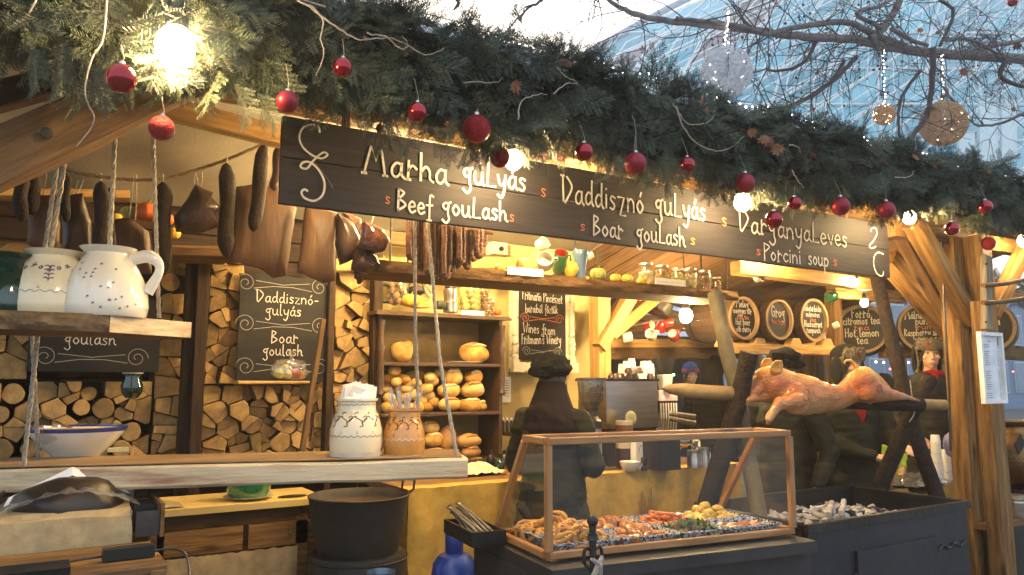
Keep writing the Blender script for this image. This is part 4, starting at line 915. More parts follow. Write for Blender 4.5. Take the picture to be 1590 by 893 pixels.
# ================================================================ rope and hanging meats
MR = thing('meat_rope', 'sagging rope strung across the upper left, from which sausages and hams hang', 'rope', U(200, 280, 4.2))
rp = [U(x, y, 4.1) for x, y in ((-40, 245), (60, 252), (140, 272), (240, 279), (330, 256), (395, 230), (445, 208), (520, 165))]
rope(smooth_poly(rp, 5), .009, MR, m=mat('dark_rope', (.22, .17, .10), (.12, .09, .05), .9, ns=60, bump=.6, bs=120))
def hook(px0, py0, px1, py1, Y, t):
    MB().tube([U(px0, py0, Y), U((px0+px1)/2+1, (py0+py1)/2, Y), U(px1, py1, Y)], .003, 5).build('string', ROPEM, t)
def salami(px, py0, py1, rpx, Y, lab, m=None, dx=0, top=None):
    k = S(px, Y); r = rpx*k; a = U(px+dx, py0, Y)+V3((0, 0, -r)); b = U(px, py1, Y)+V3((0, 0, r)); t = thing('salami', lab, 'salami', b, 'salami hanging from the rope'); n = 14; pts = []; rs = []
    for i in range(n+1):
        f = i/n; pts.append(a.lerp(b, f)+V3((.006*math.sin(f*5+px), .004*math.sin(f*4), 0))); rs.append(r*(.94+.06*math.sin(f*9+px))*(1 if 0 < i < n else .8))
    pts = [a+V3((0, 0, r*.95))]+[a+V3((0, 0, r*.6))]+pts+[b-V3((0, 0, r*.6)), b-V3((0, 0, r*.95))]; rs = [r*.15, r*.55]+rs+[r*.55, r*.15]
    MB().tube(pts, rs, 16).build('sausage', m or SALAM, t); hook(px+dx, (py0-12) if top is None else top, px+dx, py0+1, Y, t); return t
salami(33, 268, 346, 11, 4.15, 'dark salami pair member at far left, lower-reaching one'); salami(50, 262, 335, 11, 4.2, 'dark salami second from the far left, in front of the brown boards')
salami(102, 268, 345, 8, 4.25, 'short dark salami between the left bacon slab and the brace'); salami(157, 281, 398, 12, 4.1, 'long dark salami left of the white pitcher, beside a tan slab'); salami(172, 290, 392, 7, 4.2, 'thin dark salami tight against the longer one')
salami(253, 282, 425, 14, 4.05, 'thickest near-black salami behind the right rope'); salami(352, 253, 400, 13, 4.05, 'straight dark salami right of the hanging ham')
salami(394, 224, 360, 12, 3.98, 'leaning dark salami in front of the largest slab', dx=16, top=218); salami(426, 226, 300, 9, 4.1, 'reddish salami crossing behind the left sign edge', MEAT, dx=8)
def slab(poly, Y, th, lab, m=BACON, seed=0, strp=None, name='bacon_slab'):
    pts = [U(x, y, Y) for x, y in poly]; c = sum(pts, V3((0, 0, 0)))/len(pts); n = len(pts); sub = []
    for i in range(n):
        a, b = pts[i], pts[(i+1) % n]; m_ = max(2, int((b-a).length/.03))
        for s in range(m_): sub.append(a.lerp(b, s/m_))
    sub = [p+V3((.006*noise.noise(p*18), 0, .006*noise.noise(p*18+V3((5, 5, 5))))) for p in sub]
    vs = []; fs = []; N = len(sub); rings = ((.0, .62), (.35, .97), (.5, 1), (.85, .98), (1, .7)); mb = MB()
    for d, s in rings:
        for p in sub: q = c+(p-c)*s; vs.append(V3((q.x, Y-th/2+th*d+.012*noise.noise(p*5+V3((seed, 0, 0))), q.z)))
    for r in range(len(rings)-1):
        for i in range(N): fs.append((r*N+i, r*N+(i+1) % N, (r+1)*N+(i+1) % N, (r+1)*N+i))
    def capf(r, s):
        vs.append(V3((c.x, vs[r*N].y-.0, c.z))); k = len(vs)-1
        for i in range(N): fs.append((k, r*N+(i+1) % N, r*N+i) if s else (k, r*N+i, r*N+(i+1) % N))
    capf(0, 1); capf(len(rings)-1, 0); mb.add(vs, fs)
    t = thing(name, lab, name.replace('_', ' '), V3((c.x, Y, min(p.z for p in pts))))
    mb.build('meat', m, t, angle=60)
    if strp:
        for p in strp: hook(*p, Y, t)
    return t
slab([(46, 303), (92, 302), (93, 386), (58, 386), (42, 380)], 4.25, .05, 'flat brown bacon slab hanging at the left between two ropes', strp=[(73, 262, 66, 305)])
slab([(94, 305), (128, 300), (142, 345), (143, 392), (98, 392)], 4.35, .08, 'dark knobbly smoked ham behind the left ropes', MEAT, strp=[(122, 280, 112, 305), (130, 278, 118, 305)], name='ham')
slab([(172, 342), (200, 338), (232, 360), (236, 425), (175, 425)], 4.3, .05, 'tan slab hanging right above the white pitcher', strp=[(208, 270, 200, 340), (212, 270, 210, 342)])
slab([(304, 287), (330, 300), (327, 305), (341, 322), (332, 335), (339, 352), (310, 362), (275, 358), (271, 335), (288, 312)], 4.05, .14, 'angular dark smoked ham tied by its string loop, above the shelf', MEAT, strp=[(303, 268, 308, 290), (314, 268, 312, 290), (302, 270, 300, 292)], name='ham')
slab([(362, 292), (400, 285), (430, 292), (460, 322), (445, 428), (425, 432), (410, 420), (358, 405)], 4.1, .07, 'largest pale brown bacon slab with a long crease, left of the sign bottom', BACON, seed=4, strp=[(408, 222, 400, 290)])
slab([(474, 318), (522, 330), (520, 436), (505, 440), (463, 422)], 3.95, .06, 'brown bacon slab hanging under the left part of the sign', BACON, seed=9, strp=[(480, 300, 480, 322)])
slab([(524, 332), (548, 345), (560, 372), (550, 402), (530, 412), (522, 380)], 3.9, .08, 'black smoked meat piece left in the cluster under the sign', MEAT, 2, name='smoked_meat')
slab([(563, 345), (592, 352), (605, 375), (596, 392), (580, 395), (560, 385)], 3.8, .10, 'shiny plastic-wrapped smoked ham under the word Beef', mat('wrapped_meat', (.03, .014, .01), (.08, .025, .015), .2, ns=14, bump=.6, bs=16, coat=1), 3, strp=[(580, 335, 575, 350)], name='smoked_meat')
slab([(560, 378), (585, 398), (590, 412), (570, 425), (548, 418), (552, 392)], 3.85, .09, 'ragged black smoked meat hanging lowest under the sign', MEAT, 5, name='smoked_meat')
salami(557, 415, 442, 6, 3.9, 'small brown sausage end under the ragged smoked meat', SAUS); slab([(533, 330), (560, 338), (566, 368), (545, 360)], 3.95, .04, 'reddish dark strip of meat between the smoked pieces', SAUS, 6, name='smoked_meat')
# bundle of thin sausages
SB = thing('sausage_bundle', 'bundle of long thin dried sausages looped over a rod under Beef goulash', 'sausages', U(700, 430, 3.6))
MB().tube([U(630, 338, 3.62), U(765, 362, 3.62)], .012, 8).build('rod', WOODB, SB)
bx = [(640, 400), (650, 412), (659, 418), (669, 425), (677, 430), (686, 432), (694, 430), (703, 418), (711, 412), (718, 405), (727, 415), (736, 402), (745, 398), (752, 380)]
for i, (x, yb) in enumerate(bx):
    k = S(x, 3.6); r = 4.9*k*R.uniform(.9, 1.1); Y = 3.56+.05*(i % 3); zt_ = U(x, 346+(x-640)*.18, Y).z+.03; zb2 = U(x, yb, Y).z; xx = U(x, 390, Y).x; w = r*1.15; pts = []
    for s in range(9): pts.append(V3((xx-w+.0015*math.sin(s+i), Y, zt_+(zb2+w-zt_)*s/8)))
    for a in (200, 225, 250, 270, 290, 315, 340): pts.append(V3((xx+w*math.cos(math.radians(a)), Y+.02*(a-200)/140, zb2+w+w*math.sin(math.radians(a)))))
    for s in range(9): pts.append(V3((xx+w+.0015*math.sin(s*1.3+i), Y+.025, zb2+w+(zt_-zb2-w)*s/8)))
    MB().tube([p+V3((0, .002*math.sin(j*2.1), 0)) for j, p in enumerate(smooth_poly(pts, 2))], [r*(1+.02*math.sin(j*1.7+i)) for j in range(len(smooth_poly(pts, 2)))], 9).build('sausage', SAUS, SB)
# ================================================================ pitchers on the upper shelf
def vessel(name, lab, cat, px, pyb, Y, prof, m, n=40, scale=1.0):
    c = U(px, pyb, Y); c.z = c.z; k = S(px, Y)*scale; pr = [(r*k, z*k) for r, z in prof]; t = thing(name, lab, cat, c); MB().lathe(pr, c, n, close=False).build('body', m, t, angle=50); return t, c, k, pr
def rad(pr, z):
    for (r0, z0), (r1, z1) in zip(pr, pr[1:]):
        if z0 <= z <= z1 and z1 > z0: return r0+(r1-r0)*(z-z0)/(z1-z0)
    return pr[0][0]
def motif(kind, c, pr, z, a, s, mb, mi=0):
    """brush strokes lying on a turned pot at height z, angle a"""
    def P(dx, dz):
        zz = z+dz; r = rad(pr, zz)+.0012; an = a+dx/max(r, .01); return c+V3((r*math.cos(an), r*math.sin(an), zz))
    nr = V3((math.cos(a), math.sin(a), .15)).normalized()
    def ln(p, w): mb.ribbon([P(x*s, y*s) for x, y in p], w*s, nr, mi)
    if kind == 'sprig':
        ln([(-.6, -.5), (0, 0), (.6, .25)], .14)
        for x, y in ((-.4, .3), (.3, .7), (.8, .0), (.1, -.5)): ln([(0, 0), (x*.7, y*.7), (x, y)], .28)
    if kind == 'flower':
        for q in range(6): an = q*PI/3; ln([(math.cos(an)*.15, math.sin(an)*.15), (math.cos(an)*.5, math.sin(an)*.5)], .32)
    if kind == 'branch':
        ln([(0, 1.6), (0, 0), (0, -1.6)], .14)
        for y in (-1.2, -.4, .4, 1.2):
            for sg in (-1, 1): ln([(0, y), (sg*.4, y+.35), (sg*.8, y+.2)], .26)
    if kind == 'curl': ln([(-1.6, -.2), (-.8, .5), (0, .1), (.8, -.4), (1.4, .2), (1.1, .6), (.7, .3)], .16); ln([(-.4, .3), (-.5, 1), (0, 1.1)], .22); ln([(.5, -.3), (.7, -1), (.2, -1.1)], .22)
def wavy(c, pr, z, amp, n, mb, w, mi=0):
    N = n*10
    for i in range(N):
        def P(i): a = 2*PI*i/N; zz = z+amp*math.sin(a*n); r = rad(pr, zz)+.0012; return c+V3((r*math.cos(a), r*math.sin(a), zz))
        a = 2*PI*(i+.5)/N; mb.ribbon([P(i), P(i+1)], w, V3((math.cos(a), math.sin(a), 0)), mi)
PX = [(0, 0), (58, 0), (61, 4), (63, 20), (61, 42), (55, 66), (46, 88), (38, 102), (33, 109), (32, 114), (39, 120), (42, 124), (36, 123), (30, 113), (34, 100)]
t, c, k, pr = vessel('white_pitcher', 'large white pitcher with tiny dark sprigs on the bark-edged shelf, handle to the right', 'pitcher', 162, 492, 3.33, [(r*.98, z*.88) for r, z in PX], WHITEG)
c.z = zt2; t.location.z = zt2
mb = MB(); hz = lambda z: z*k*.88
hr = V3((.93, -.37, 0)).normalized()
MB().tube(smooth_poly([c+hr*(32*k)+V3((0, 0, hz(104))), c+hr*(58*k)+V3((0, 0, hz(112))), c+hr*(74*k)+V3((0, 0, hz(100))), c+hr*(75*k)+V3((0, 0, hz(80))), c+hr*(60*k)+V3((0, 0, hz(46)))], 6), [.014+.003*math.sin(i*.3) for i in range(25)], 12, flat=1.5).build('handle', WHITEG, t)
mb = MB()
for i in range(34):
    a = R.uniform(-PI*1.05, .1); z = R.uniform(10, 92)*k*.88
    motif('sprig', c, pr, z, a, .0085, mb)
mb.build('painted_sprig', PATB, t, smooth=False, kind='stuff')
t, c, k, pr = vessel('flowered_pitcher', 'cream pitcher with a blue flower garland and wavy line behind the rope', 'pitcher', 78, 492, 3.42, [(r*1.05, z*.83) for r, z in PX], CREAM); c.z = zt2; t.location.z = zt2
mb = MB()
for i in range(14):
    a = -PI*1.0+i*PI/13; sag = abs((i % 4)-2)/2; motif('flower' if i % 2 else 'sprig', c, pr, (84-8*(1-sag))*k*.9, a, .016, mb)
    if i % 4 == 2: motif('branch', c, pr, 70*k*.9, a, .02, mb)
for z in (50, 47.5): wavy(c, pr, z*k*.83, 0, 1, mb, .0018)
wavy(c, pr, 42*k*.83, .004, 30, mb, .002); mb.build('painted_garland', PATB, t, smooth=False)
MB().tube(smooth_poly([c+V3((k*36, -k*8, 98*k)), c+V3((k*56, -k*15, 103*k)), c+V3((k*72, -k*20, 88*k)), c+V3((k*58, -k*15, 50*k))], 5), .012, 10, flat=1.4).build('handle', CREAM, t)
t, c, k, pr = vessel('green_pitcher', 'dark green glazed pitcher cut off at the left edge of the photo', 'pitcher', 5, 492, 3.42, [(r*.86, z*.78) for r, z in PX], GREENG); c.z = zt2; t.location.z = zt2
t, c, k, pr = vessel('brown_lidded_pot', 'brown pot behind the green pitcher at the left edge', 'pot', 28, 440, 4.3, [(30, 0), (36, 20), (30, 50), (20, 60)], OCHRE)
# ================================================================ things on the swinging plank
def onp(px, py): p = UZ(px, py, Pz); return p
c = onp(118, 708); k = (c.y/ray(118, 700).y)/FOC
BW = thing('porridge_bowl', 'wide white bowl with a blue rim and a spoon, wrapped in cling film', 'bowl', c)
pr = [(34*k, 0), (36*k, 3*k), (50*k, 16*k), (68*k, 38*k), (70*k, 44*k), (67*k, 44*k), (48*k, 18*k), (0, 14*k)]
MB().lathe(pr, c, 44, close=False).build('dish', WHITEG, BW, angle=60)
MB().lathe([(68.4*k, 38.5*k), (70.8*k, 44.3*k), (66.5*k, 44.6*k), (65*k, 41*k)], c, 44, close=False).build('blue_rim', BLUEP, BW)
MB().lathe([(50*k, 17*k), (50.9*k, 17.3*k), (50*k, 19*k)], c, 44, close=False).build('moulded_ring', WHITEG, BW)
MB().ball(c+V3((0, 0, 35*k)), (60*k, 60*k, 8*k), 24, lump=.15).build('lard_spread', mat('butter_spread', (.78, .66, .36), (.70, .56, .26), .4, ns=9, bump=.4), BW)
MB().tube([c+V3((-.0, -.02, 38*k)), c+V3((-45*k, -.02, 62*k)), c+V3((-58*k, -.02, 72*k))], [.006, .005, .006], 8).ball(c+V3((.01, -.02, 36*k)), (.03, .02, .008), 10).build('spoon', WOODB, BW)
def film(u, v):
    a = 2*PI*u; r = 71.5*k*(1-.14*v)*(1+.05*noise.noise(V3((math.cos(a)*5, math.sin(a)*5, v*3)))); rr = r*(1-.25*v*(.5+.5*math.cos(a*2+1))); return c+V3((rr*math.cos(a), rr*math.sin(a), (46-32*v*(.55+.45*noise.noise(V3((math.cos(a)*2, math.sin(a)*2, 5)))))*k))
MB().grid(film, 60, 8).build('cling_film', PLAST, BW)
CR = [(0, 0), (37, 0), (39, 4), (41, 20), (40, 38), (34, 58), (31, 62), (30, 66), (30, 75), (33, 77), (33, 80), (28, 80), (27, 66), (33, 52)]
def crock(px, py, lab, m, w, h, sc):
    c = onp(px, py); k = (c.y/ray(px, 700).y)/FOC; t = thing('crock', lab, 'crock', c); pr = [(r*k*w, z*k*h) for r, z in CR]; MB().lathe(pr, c, 44, close=False).build('body', m, t, angle=50); return t, c, k, pr
t, c, k, pr = crock(552, 709, 'tall cream crock with brown scrolls, full of white paper napkins', CREAM, 1.0, 1.12, 1)
mb = MB()
for i in range(5): motif('curl', c, pr, 52*k*1.12, -PI*.98+i*.62, .03, mb)
wavy(c, pr, 33*k, .004, 26, mb, .0028); wavy(c, pr, 37.5*k, 0, 1, mb, .002); wavy(c, pr, 40*k, 0, 1, mb, .002); wavy(c, pr, 80*k, .0035, 22, mb, .0025); mb.build('painted_scroll', PATN, t, smooth=False)
MB().lathe([(39.5*k, .2*k), (41.3*k, 9*k)], c, 44, close=False).build('bare_foot', mat('bare_white_clay', (.72, .66, .55)), t)
mb = MB()
for i in range(9):
    a = R.uniform(0, 6); p = c+V3((math.cos(a)*12*k, math.sin(a)*10*k, 93*k)); mb.box(p+V3((0, 0, R.uniform(-4, 8)*k)), (R.uniform(24, 38)*k, .004, 26*k), Matrix.Rotation(R.uniform(-.5, .5), 3, 'Y') @ Matrix.Rotation(R.uniform(-.5, .5), 3, 'X') @ Matrix.Rotation(R.uniform(-.4, .4), 3, 'Z'))
mb.ball(c+V3((0, 0, 84*k)), (28*k, 28*k, 12*k), 16, lump=.3); mb.box(c+V3((14*k, 0, 98*k)), (34*k, .02, 22*k), Matrix.Rotation(.1, 3, 'Y')).build('napkins', WHITE, t, smooth=False)
t, c, k, pr = crock(627, 706, 'ochre crock with painted vine, holding clear plastic cutlery', OCHRE, .80, .88, 1)
mb = MB()
for i in range(6): motif('curl', c, pr, 52*k*.95, -PI*.98+i*.56, .027, mb)
for z in (30, 32.5): wavy(c, pr, z*k, 0, 1, mb, .0025)
mb.build('painted_scroll', PATN, t, smooth=False); mb = MB(); wavy(c, pr, 25*k, .005, 22, mb, .0028); mb.build('painted_wave', WHITEG, t, smooth=False)
mb = MB()
for i in range(26):
    a = R.uniform(0, 2*PI); r = R.uniform(4, 20)*k; p0 = c+V3((math.cos(a)*r*.7, math.sin(a)*r*.7, 50*k)); p1 = c+V3((math.cos(a)*r*1.5, math.sin(a)*r*1.4, R.uniform(84, 100)*k))
    mb.tube([p0, p0.lerp(p1, .8), p1], [.003, .0045, .007], 5); 
    for s in (-1, 0, 1): mb.tube([p1, p1+V3((s*.006, 0, .022))], .0012, 3)
mb.build('plastic_cutlery', thin_glass('clear_plastic', (.9, .9, .9), .35, .1, .25), t)
o = MB().box(onp(185, 703)+V3((0, .08, .01)), (.10, .05, .02)).build('butter_pat', mat('pale_butter', (.8, .74, .5)), smooth=False, label='pale flat piece behind the bowl on the plank', cat='butter')
# ================================================================ bread cabinet
YB = 5.25
def X(px, Y=YB): return U(px, 590, Y).x
def Z(py, px=690, Y=YB): return U(px, py, Y).z
BC = thing('bread_cabinet', 'dark wooden shelf cabinet stacked with loaves and rolls', 'cabinet', (X(685), YB+.15, .15))
cx0, cx1 = X(588), X(776); shz = [Z(488), Z(564), Z(640), Z(716)]
DW = mat('dark_cabinet_wood', (.10, .055, .03), (.055, .03, .018), .45, ns=3, st=(1.5, 12, 12), bump=.3, bs=8, coat=.15)
def bxo(name, c, d, m, parent, **k): return MB().box(c, d).build(name, m, parent, smooth=False, **k)
bxo('side_panel', (cx0, YB+.15, (shz[0]+.15)/2), (.03, .33, shz[0]-.15), DW, BC); bxo('side_panel', (cx1, YB+.15, (shz[0]+.15)/2), (.03, .33, shz[0]-.15), DW, BC)
bxo('back_panel', ((cx0+cx1)/2, YB+.33, (shz[0]+.1)/2), (cx1-cx0, .015, shz[0]-.1), mat('ochre_back_board', (.34, .24, .11), (.26, .18, .08), .8), BC)
for i, z in enumerate(shz): beam('shelf', (cx0-(.05 if i == 0 else -.014), YB+.14, z-.014), (cx1+(.05 if i == 0 else -.014), YB+.14, z-.014), .36 if i else .42, .028, DW, BC, wob=.002)
for xx in (cx0, cx1):
    MB().lathe([(.022, 0), (.03, .02), (.018, .05), (.026, .12), (.018, .3), (.028, .36), (.016, .4), (.022, .5), (.03, .55)], (xx, YB-.035, shz[0]-.62), 12).build('turned_column', DW, BC)
bxo('crown_moulding', ((cx0+cx1)/2, YB-.075, shz[0]-.022), (cx1-cx0+.12, .02, .02), DW, BC)
FLOUR = mat('floury_crack', (.82, .68, .42), None, .9, ns=20)
def loaf(px, py, wpx, hpx, Y, lab, m=BREAD, kind='loaf', slash=1, grp=None, rz=0):
    k = S(px, Y); c = U(px, py, Y); w, h = wpx*k/2, hpx*k/2; n = 20; mb = MB(); t = thing(kind, lab, 'bread' if kind != 'bread_roll' else 'bread roll', c, grp)
    sd = R.random()*40
    def P(u, v):
        a = 2*PI*u; th = PI*v; st_ = math.sin(th)**.84; ca, sa = math.cos(a), math.sin(a); pl_ = (abs(ca)**2.4+abs(sa)**2.4)**(-1/2.4) if kind == 'loaf' else 1; x = ca*pl_*st_*w; y = sa*pl_*st_*w*.62; z = math.cos(th); z = h+z*h*(1 if z > 0 else .94)
        nn = .97+.21*noise.noise(V3((x*8+sd, y*8, z*10)))+.05*noise.noise(V3((x*30+sd, y*30, z*3))); fx = 0
        return c+V3((x*nn*math.cos(rz)-y*math.sin(rz), y+x*math.sin(rz), max(0, z*nn)))
    mb.grid(P, 24, 14); mb.build('crust', m, t, angle=70)
    if slash:
        sm = MB()
        for s in range(slash): 
            x0 = (-.4+.8*(s+.5)/slash)*w if slash > 1 else 0
            pts = [c+V3((x0+dx*w*.35*(1 if slash > 1 else 1.5), -.62*w*math.sqrt(max(0, 1-zf*zf))*.97+.0-.003, h+zf*h*1.02)) for dx, zf in ((-1, .62), (-.3, .74), (.4, .78), (1, .66))]
            sm.tube(smooth_poly(pts, 4), [.003+.010*math.sin(PI*i/12) for i in range(13)], 6)
        sm.build('slash', FLOUR if m is BREAD else BREADD, t)
    return t

loaf(624, 563, 38, 34, 5.42, 'pale round loaf alone at the left of the top inner shelf', BREAD, slash=0)
loaf(737, 564, 52, 31, 5.32, 'big golden loaf at the right of the top inner shelf', BREAD, slash=1)
bxo('paper_sheet', U(722, 563, 5.3)+V3((0, 0, .004)), (.22, .16, .003), WHITE, None, label='thin white paper sheet under the big golden loaf', cat='paper')
for (x, y, w, h, m, l) in ((701, 599, 38, 27, BREAD, 'slashed golden loaf top left of the loaf stack, second shelf'), (735, 597, 30, 22, BREAD, 'small loaf top right of the loaf stack, second shelf'), (696, 618, 38, 22, BREAD, 'loaf in the middle row left, second shelf'), (733, 618, 42, 26, ROLLM, 'flour-dusted loaf in the middle row right, second shelf'), (697, 639, 38, 22, ROLLM, 'loaf at the bottom left of the stack, second shelf'), (728, 641, 44, 23, BREAD, 'wide split loaf at the bottom of the stack, second shelf'), (747, 638, 20, 16, BREAD, 'small loaf end behind the bottom right of the stack')):
    loaf(x, y, w, h, 5.3+.02*R.random(), l, m, slash=2 if w > 36 else 1)
for (x, y, w, h, m, l) in ((668, 674, 30, 20, ROLLM, 'light loaf at the upper left of the lowest shelf'), (672, 694, 36, 22, BREAD, 'golden loaf behind the hanging rope, lowest shelf'), (694, 698, 30, 34, BREADD, 'round seeded brown loaf on the lowest shelf'), (728, 696, 40, 22, BREADD, 'brown oval loaf upper right of the lowest shelf'), (731, 711, 36, 18, BREADD, 'brown loaf bottom right of the lowest shelf'), (676, 714, 34, 18, ROLLM, 'loaf at the bottom left of the lowest shelf'), (703, 715, 28, 14, BREAD, 'small loaf wedged at the bottom centre of the lowest shelf'), (735, 722, 36, 12, BREADD, 'dark flat loaf under the brown pair')):
    loaf(x, y, w, h, 5.3+.02*R.random(), l, m)
rl = [(602, 592), (600, 608), (604, 622), (612, 580), (615, 597), (622, 610), (628, 592), (631, 607), (641, 587), (637, 600), (647, 598), (652, 610), (650, 587), (661, 608), (666, 619), (655, 626), (640, 618), (628, 622), (615, 634), (632, 636), (648, 638), (664, 636), (602, 638), (670, 596), (673, 630), (668, 590), (683, 582), (622, 640)]
NR = 'first second third fourth fifth sixth seventh eighth ninth tenth eleventh twelfth'.split()
for i, (x, y) in enumerate(rl):
    band = lambda q: 0 if q < 598 else (1 if q < 615 else 2)
    nth = NR[sorted(a_ for a_, b_ in rl if band(b_) == band(y)).index(x)]
    row = 'upper' if y < 595 else ('middle' if y < 615 else 'lower'); side = 'left' if x < 622 else ('centre' if x < 650 else 'right')
    loaf(x, y+4, R.uniform(19, 25), R.uniform(15, 18), 5.34+R.uniform(-.05, .05), 'bread roll, %s from left in the %s layer of the heap on the second shelf' % (nth, ('upper', 'middle', 'lower')[band(y)]), ROLLM if i % 3 else BREAD, 'bread_roll', 0, 'bread rolls heaped on the second shelf', rz=R.uniform(-.6, .6))
# on top of the cabinet
YT = 5.3
def jar(px, py, wpx, hpx, Y, lab, content, lid=STEEL, n=9, rr=.3, name='glass_jar', cat='jar', cloth=None):
    k = S(px, Y); c = U(px, py, Y); r = wpx*k/2; h = hpx*k; t = thing(name, lab, cat, c)
    MB().lathe([(r*.9, 0), (r, r*.12), (r, h*.78), (r*.8, h*.88), (r*.8, h*.93)], c, 20, close=False).build('glass', GLASSJ, t)
    lv = int(h*.75/(r*rr*1.5)); mb = MB()
    for j in range(max(1, lv)):
        for i in range(n//2):
            a = i*2*PI/(n//2)+j; mb.ball(c+V3((math.cos(a)*r*.58, math.sin(a)*r*.58, r*rr+j*r*rr*1.5)), (r*rr*1.15, r*rr, r*rr), 8, lump=.3, seed=i+j)
    mb.build('pickles', content, t)
    if lid: MB().lathe([(0, 0), (r*.86, 0), (r*.86, h*.08), (0, h*.08)], c+V3((0, 0, h*.92)), 18, close=False).build('lid', lid, t)
    return t
PIK = mat('pale_pickles', (.70, .58, .20), (.42, .40, .10), .4, ns=18); PIKR = mat('red_green_pickles', (.55, .16, .08), (.45, .42, .14), .4, ns=14); PIKB = mat('brown_preserve', (.20, .10, .05), (.35, .2, .08), .4, ns=14); PIKW = mat('pale_mushrooms', (.62, .52, .36), (.45, .36, .22), .5, ns=14)
jar(729, 483, 36, 47, YT, 'big glass jar of yellow pickled vegetables on the bread cabinet', PIK, None, 10, .32)
jar(752, 484, 16, 44, YT+.1, 'tall dark bottle-like jar behind the big pickle jar', PIKB); jar(760, 490, 18, 28, YT-.06, 'small brown jar at the right end of the cabinet top', PIKB)
jar(617, 474, 36, 48, YT, 'wide dark jar of preserves on the left of the cabinet top', PIKB, STEEL, 8, .3); jar(665, 462, 16, 34, YT, 'slim clear jar behind the rope on the cabinet', PIKW)
MT = thing('milk_can', 'small shiny steel can with a black lid on the bread cabinet', 'can', U(699, 485, YT-.05)); k = S(699, YT); c = U(699, 485, YT-.05)
MB().lathe([(11*k, 0), (11.5*k, 14*k), (10*k, 16*k), (10*k, 25*k), (11.5*k, 30*k), (11*k, 36*k), (0, 37*k)], c, 24).build('can_body', STEEL, MT); MB().lathe([(7*k, 0), (9*k, 2*k), (8*k, 5*k), (0, 5.5*k)], c+V3((0, 0, 36*k)), 16).build('lid', BLACKP, MT)
pumpkin(638, 478, 15, YT-.08, PUMY, 'yellow mottled gourd left on the cabinet top', h=.75); pumpkin(684, 482, 9, YT-.08, mat('black_gourd', (.03, .04, .02)), 'near-black gourd with pale neck beside the steel can', h=.9); pumpkin(773, 490, 6, YT-.1, PUMO, 'tiny red gourd at the right end of the cabinet top')
c = U(652, 478, YT+.05); bx_ = bxo('spice_box', c+V3((0, 0, .05)), (.11, .1, .10), WOODY, None, label='small pale wooden box behind the yellow gourd', cat='box')
c = U(646, 458, YT+.02); TP = thing('black_teapot', 'black iron teapot on the small wooden box, in front of the wall', 'teapot', c); k = S(646, YT)
MB().lathe([(9*k, 0), (14*k, 5*k), (12*k, 12*k), (4*k, 15*k), (2*k, 19*k), (0, 20*k)], c, 20).build('pot_body', IRON, TP); MB().tube([c+V3((13*k*math.cos(a), 0, 8*k+15*k*math.sin(a))) for a in [i*PI/10 for i in range(11)]], .004, 5).build('handle', IRON, TP); MB().tube([c+V3((-12*k, 0, 6*k)), c+V3((-20*k, 0, 13*k))], [.012, .006], 8).build('spout', IRON, TP)
WH = thing('horseshoe_ring', 'black iron ring leaning on the left of the cabinet top', 'ring', U(597, 470, YT)); MB().tube([U(597, 455, YT)+V3((math.cos(a)*.065, 0, math.sin(a)*.065)) for a in [i*2*PI/20 for i in range(21)]], .014, 8).build('ring', IRON, WH)
o = bxo('paper_label', U(734, 486, YT-.2), (.20, .004, .035), WHITE, None, label='small printed paper strip on the top edge of the bread cabinet', cat='paper label')
# papers on the wall
a = U(780, 585, 5.6); b = U(789, 625, 5.6); o = bxo('wall_notice', ((a.x+b.x)/2+.02, 5.617, (a.z+b.z)/2), (.09, .004, a.z-b.z), WHITE, None, label='white notice with small print on the cream wall right of the bread cabinet', cat='notice')
mb = MB(); [mb.box(((a.x+b.x)/2+.02+(.005 if i % 2 else 0), 5.6135, a.z-.03-i*.022), (.05, .001, .004)) for i in range(7)]; mb.build('printed_line', BLACKP, o, smooth=False)
beam('side_table_board', U(770, 672, 5.35), U(830, 678, 5.35), .25, .03, WOODD, None, label='small dark shelf right of the bread cabinet holding little bottles', cat='shelf')
for i in range(5):
    c = U(781+i*6.5, 671, 5.3); k = S(781, 5.3); t = thing('small_bottle', 'small dark bottle with white cap, %s of the row beside the bread cabinet' % ('first', 'second', 'third', 'fourth', 'fifth')[i], 'bottle', c, 'small dark bottles beside the bread cabinet')
    MB().lathe([(2.7*k, 0), (2.7*k, 14*k), (1.2*k, 18*k)], c, 10).build('bottle_body', BLACKP, t); MB().lathe([(1.5*k, 0), (1.5*k, 4*k)], c+V3((0, 0, 18*k)), 8).build('cap', WHITEP, t)
# ================================================================ wine board with distressed frame
WY = 5.56
WBd = thing('wine_chalkboard', 'wine chalkboard in a distressed white frame with turned spindles on the cream wall', 'chalkboard', U(845, 575, WY))
DIST = mat('distressed_white_paint', (.74, .69, .52), (.16, .11, .07), .75, ns=14, st=(1, 1, 2.2), lo=.34, hi=.42, bump=.5, bs=18)
a = U(800, 430, WY); b = U(884, 560, WY); xm = (a.x+b.x)/2; bxo('board', (xm, WY-.012, (a.z+b.z)/2), (b.x-a.x, .02, a.z-b.z), CHALKB, WBd)
for sx, px in ((-1, 799), (1, 885)):
    p = U(px, 500, WY-.03); zt_, zb_ = U(px, 425, WY).z, U(px, 578, WY).z
    bxo('frame_stile', (p.x, WY-.012, (zt_+zb_)/2), (.085, .03, zt_-zb_), DIST, WBd)
    MB().lathe([(.026, 0), (.03, .03), (.018, .05), (.024, .07), (.034, .12), (.03, .16), (.018, .2), (.028, .22), (.02, .25), (.022, .5), (.028, .53), (.018, .56), (.02, .62)], (p.x+sx*.008, WY-.05, zb_+.10), 16).build('spindle', DIST, WBd, angle=30)
    bxo('corner_block', (p.x+sx*.008, WY-.05, zb_+.055), (.06, .05, .10), DIST, WBd)
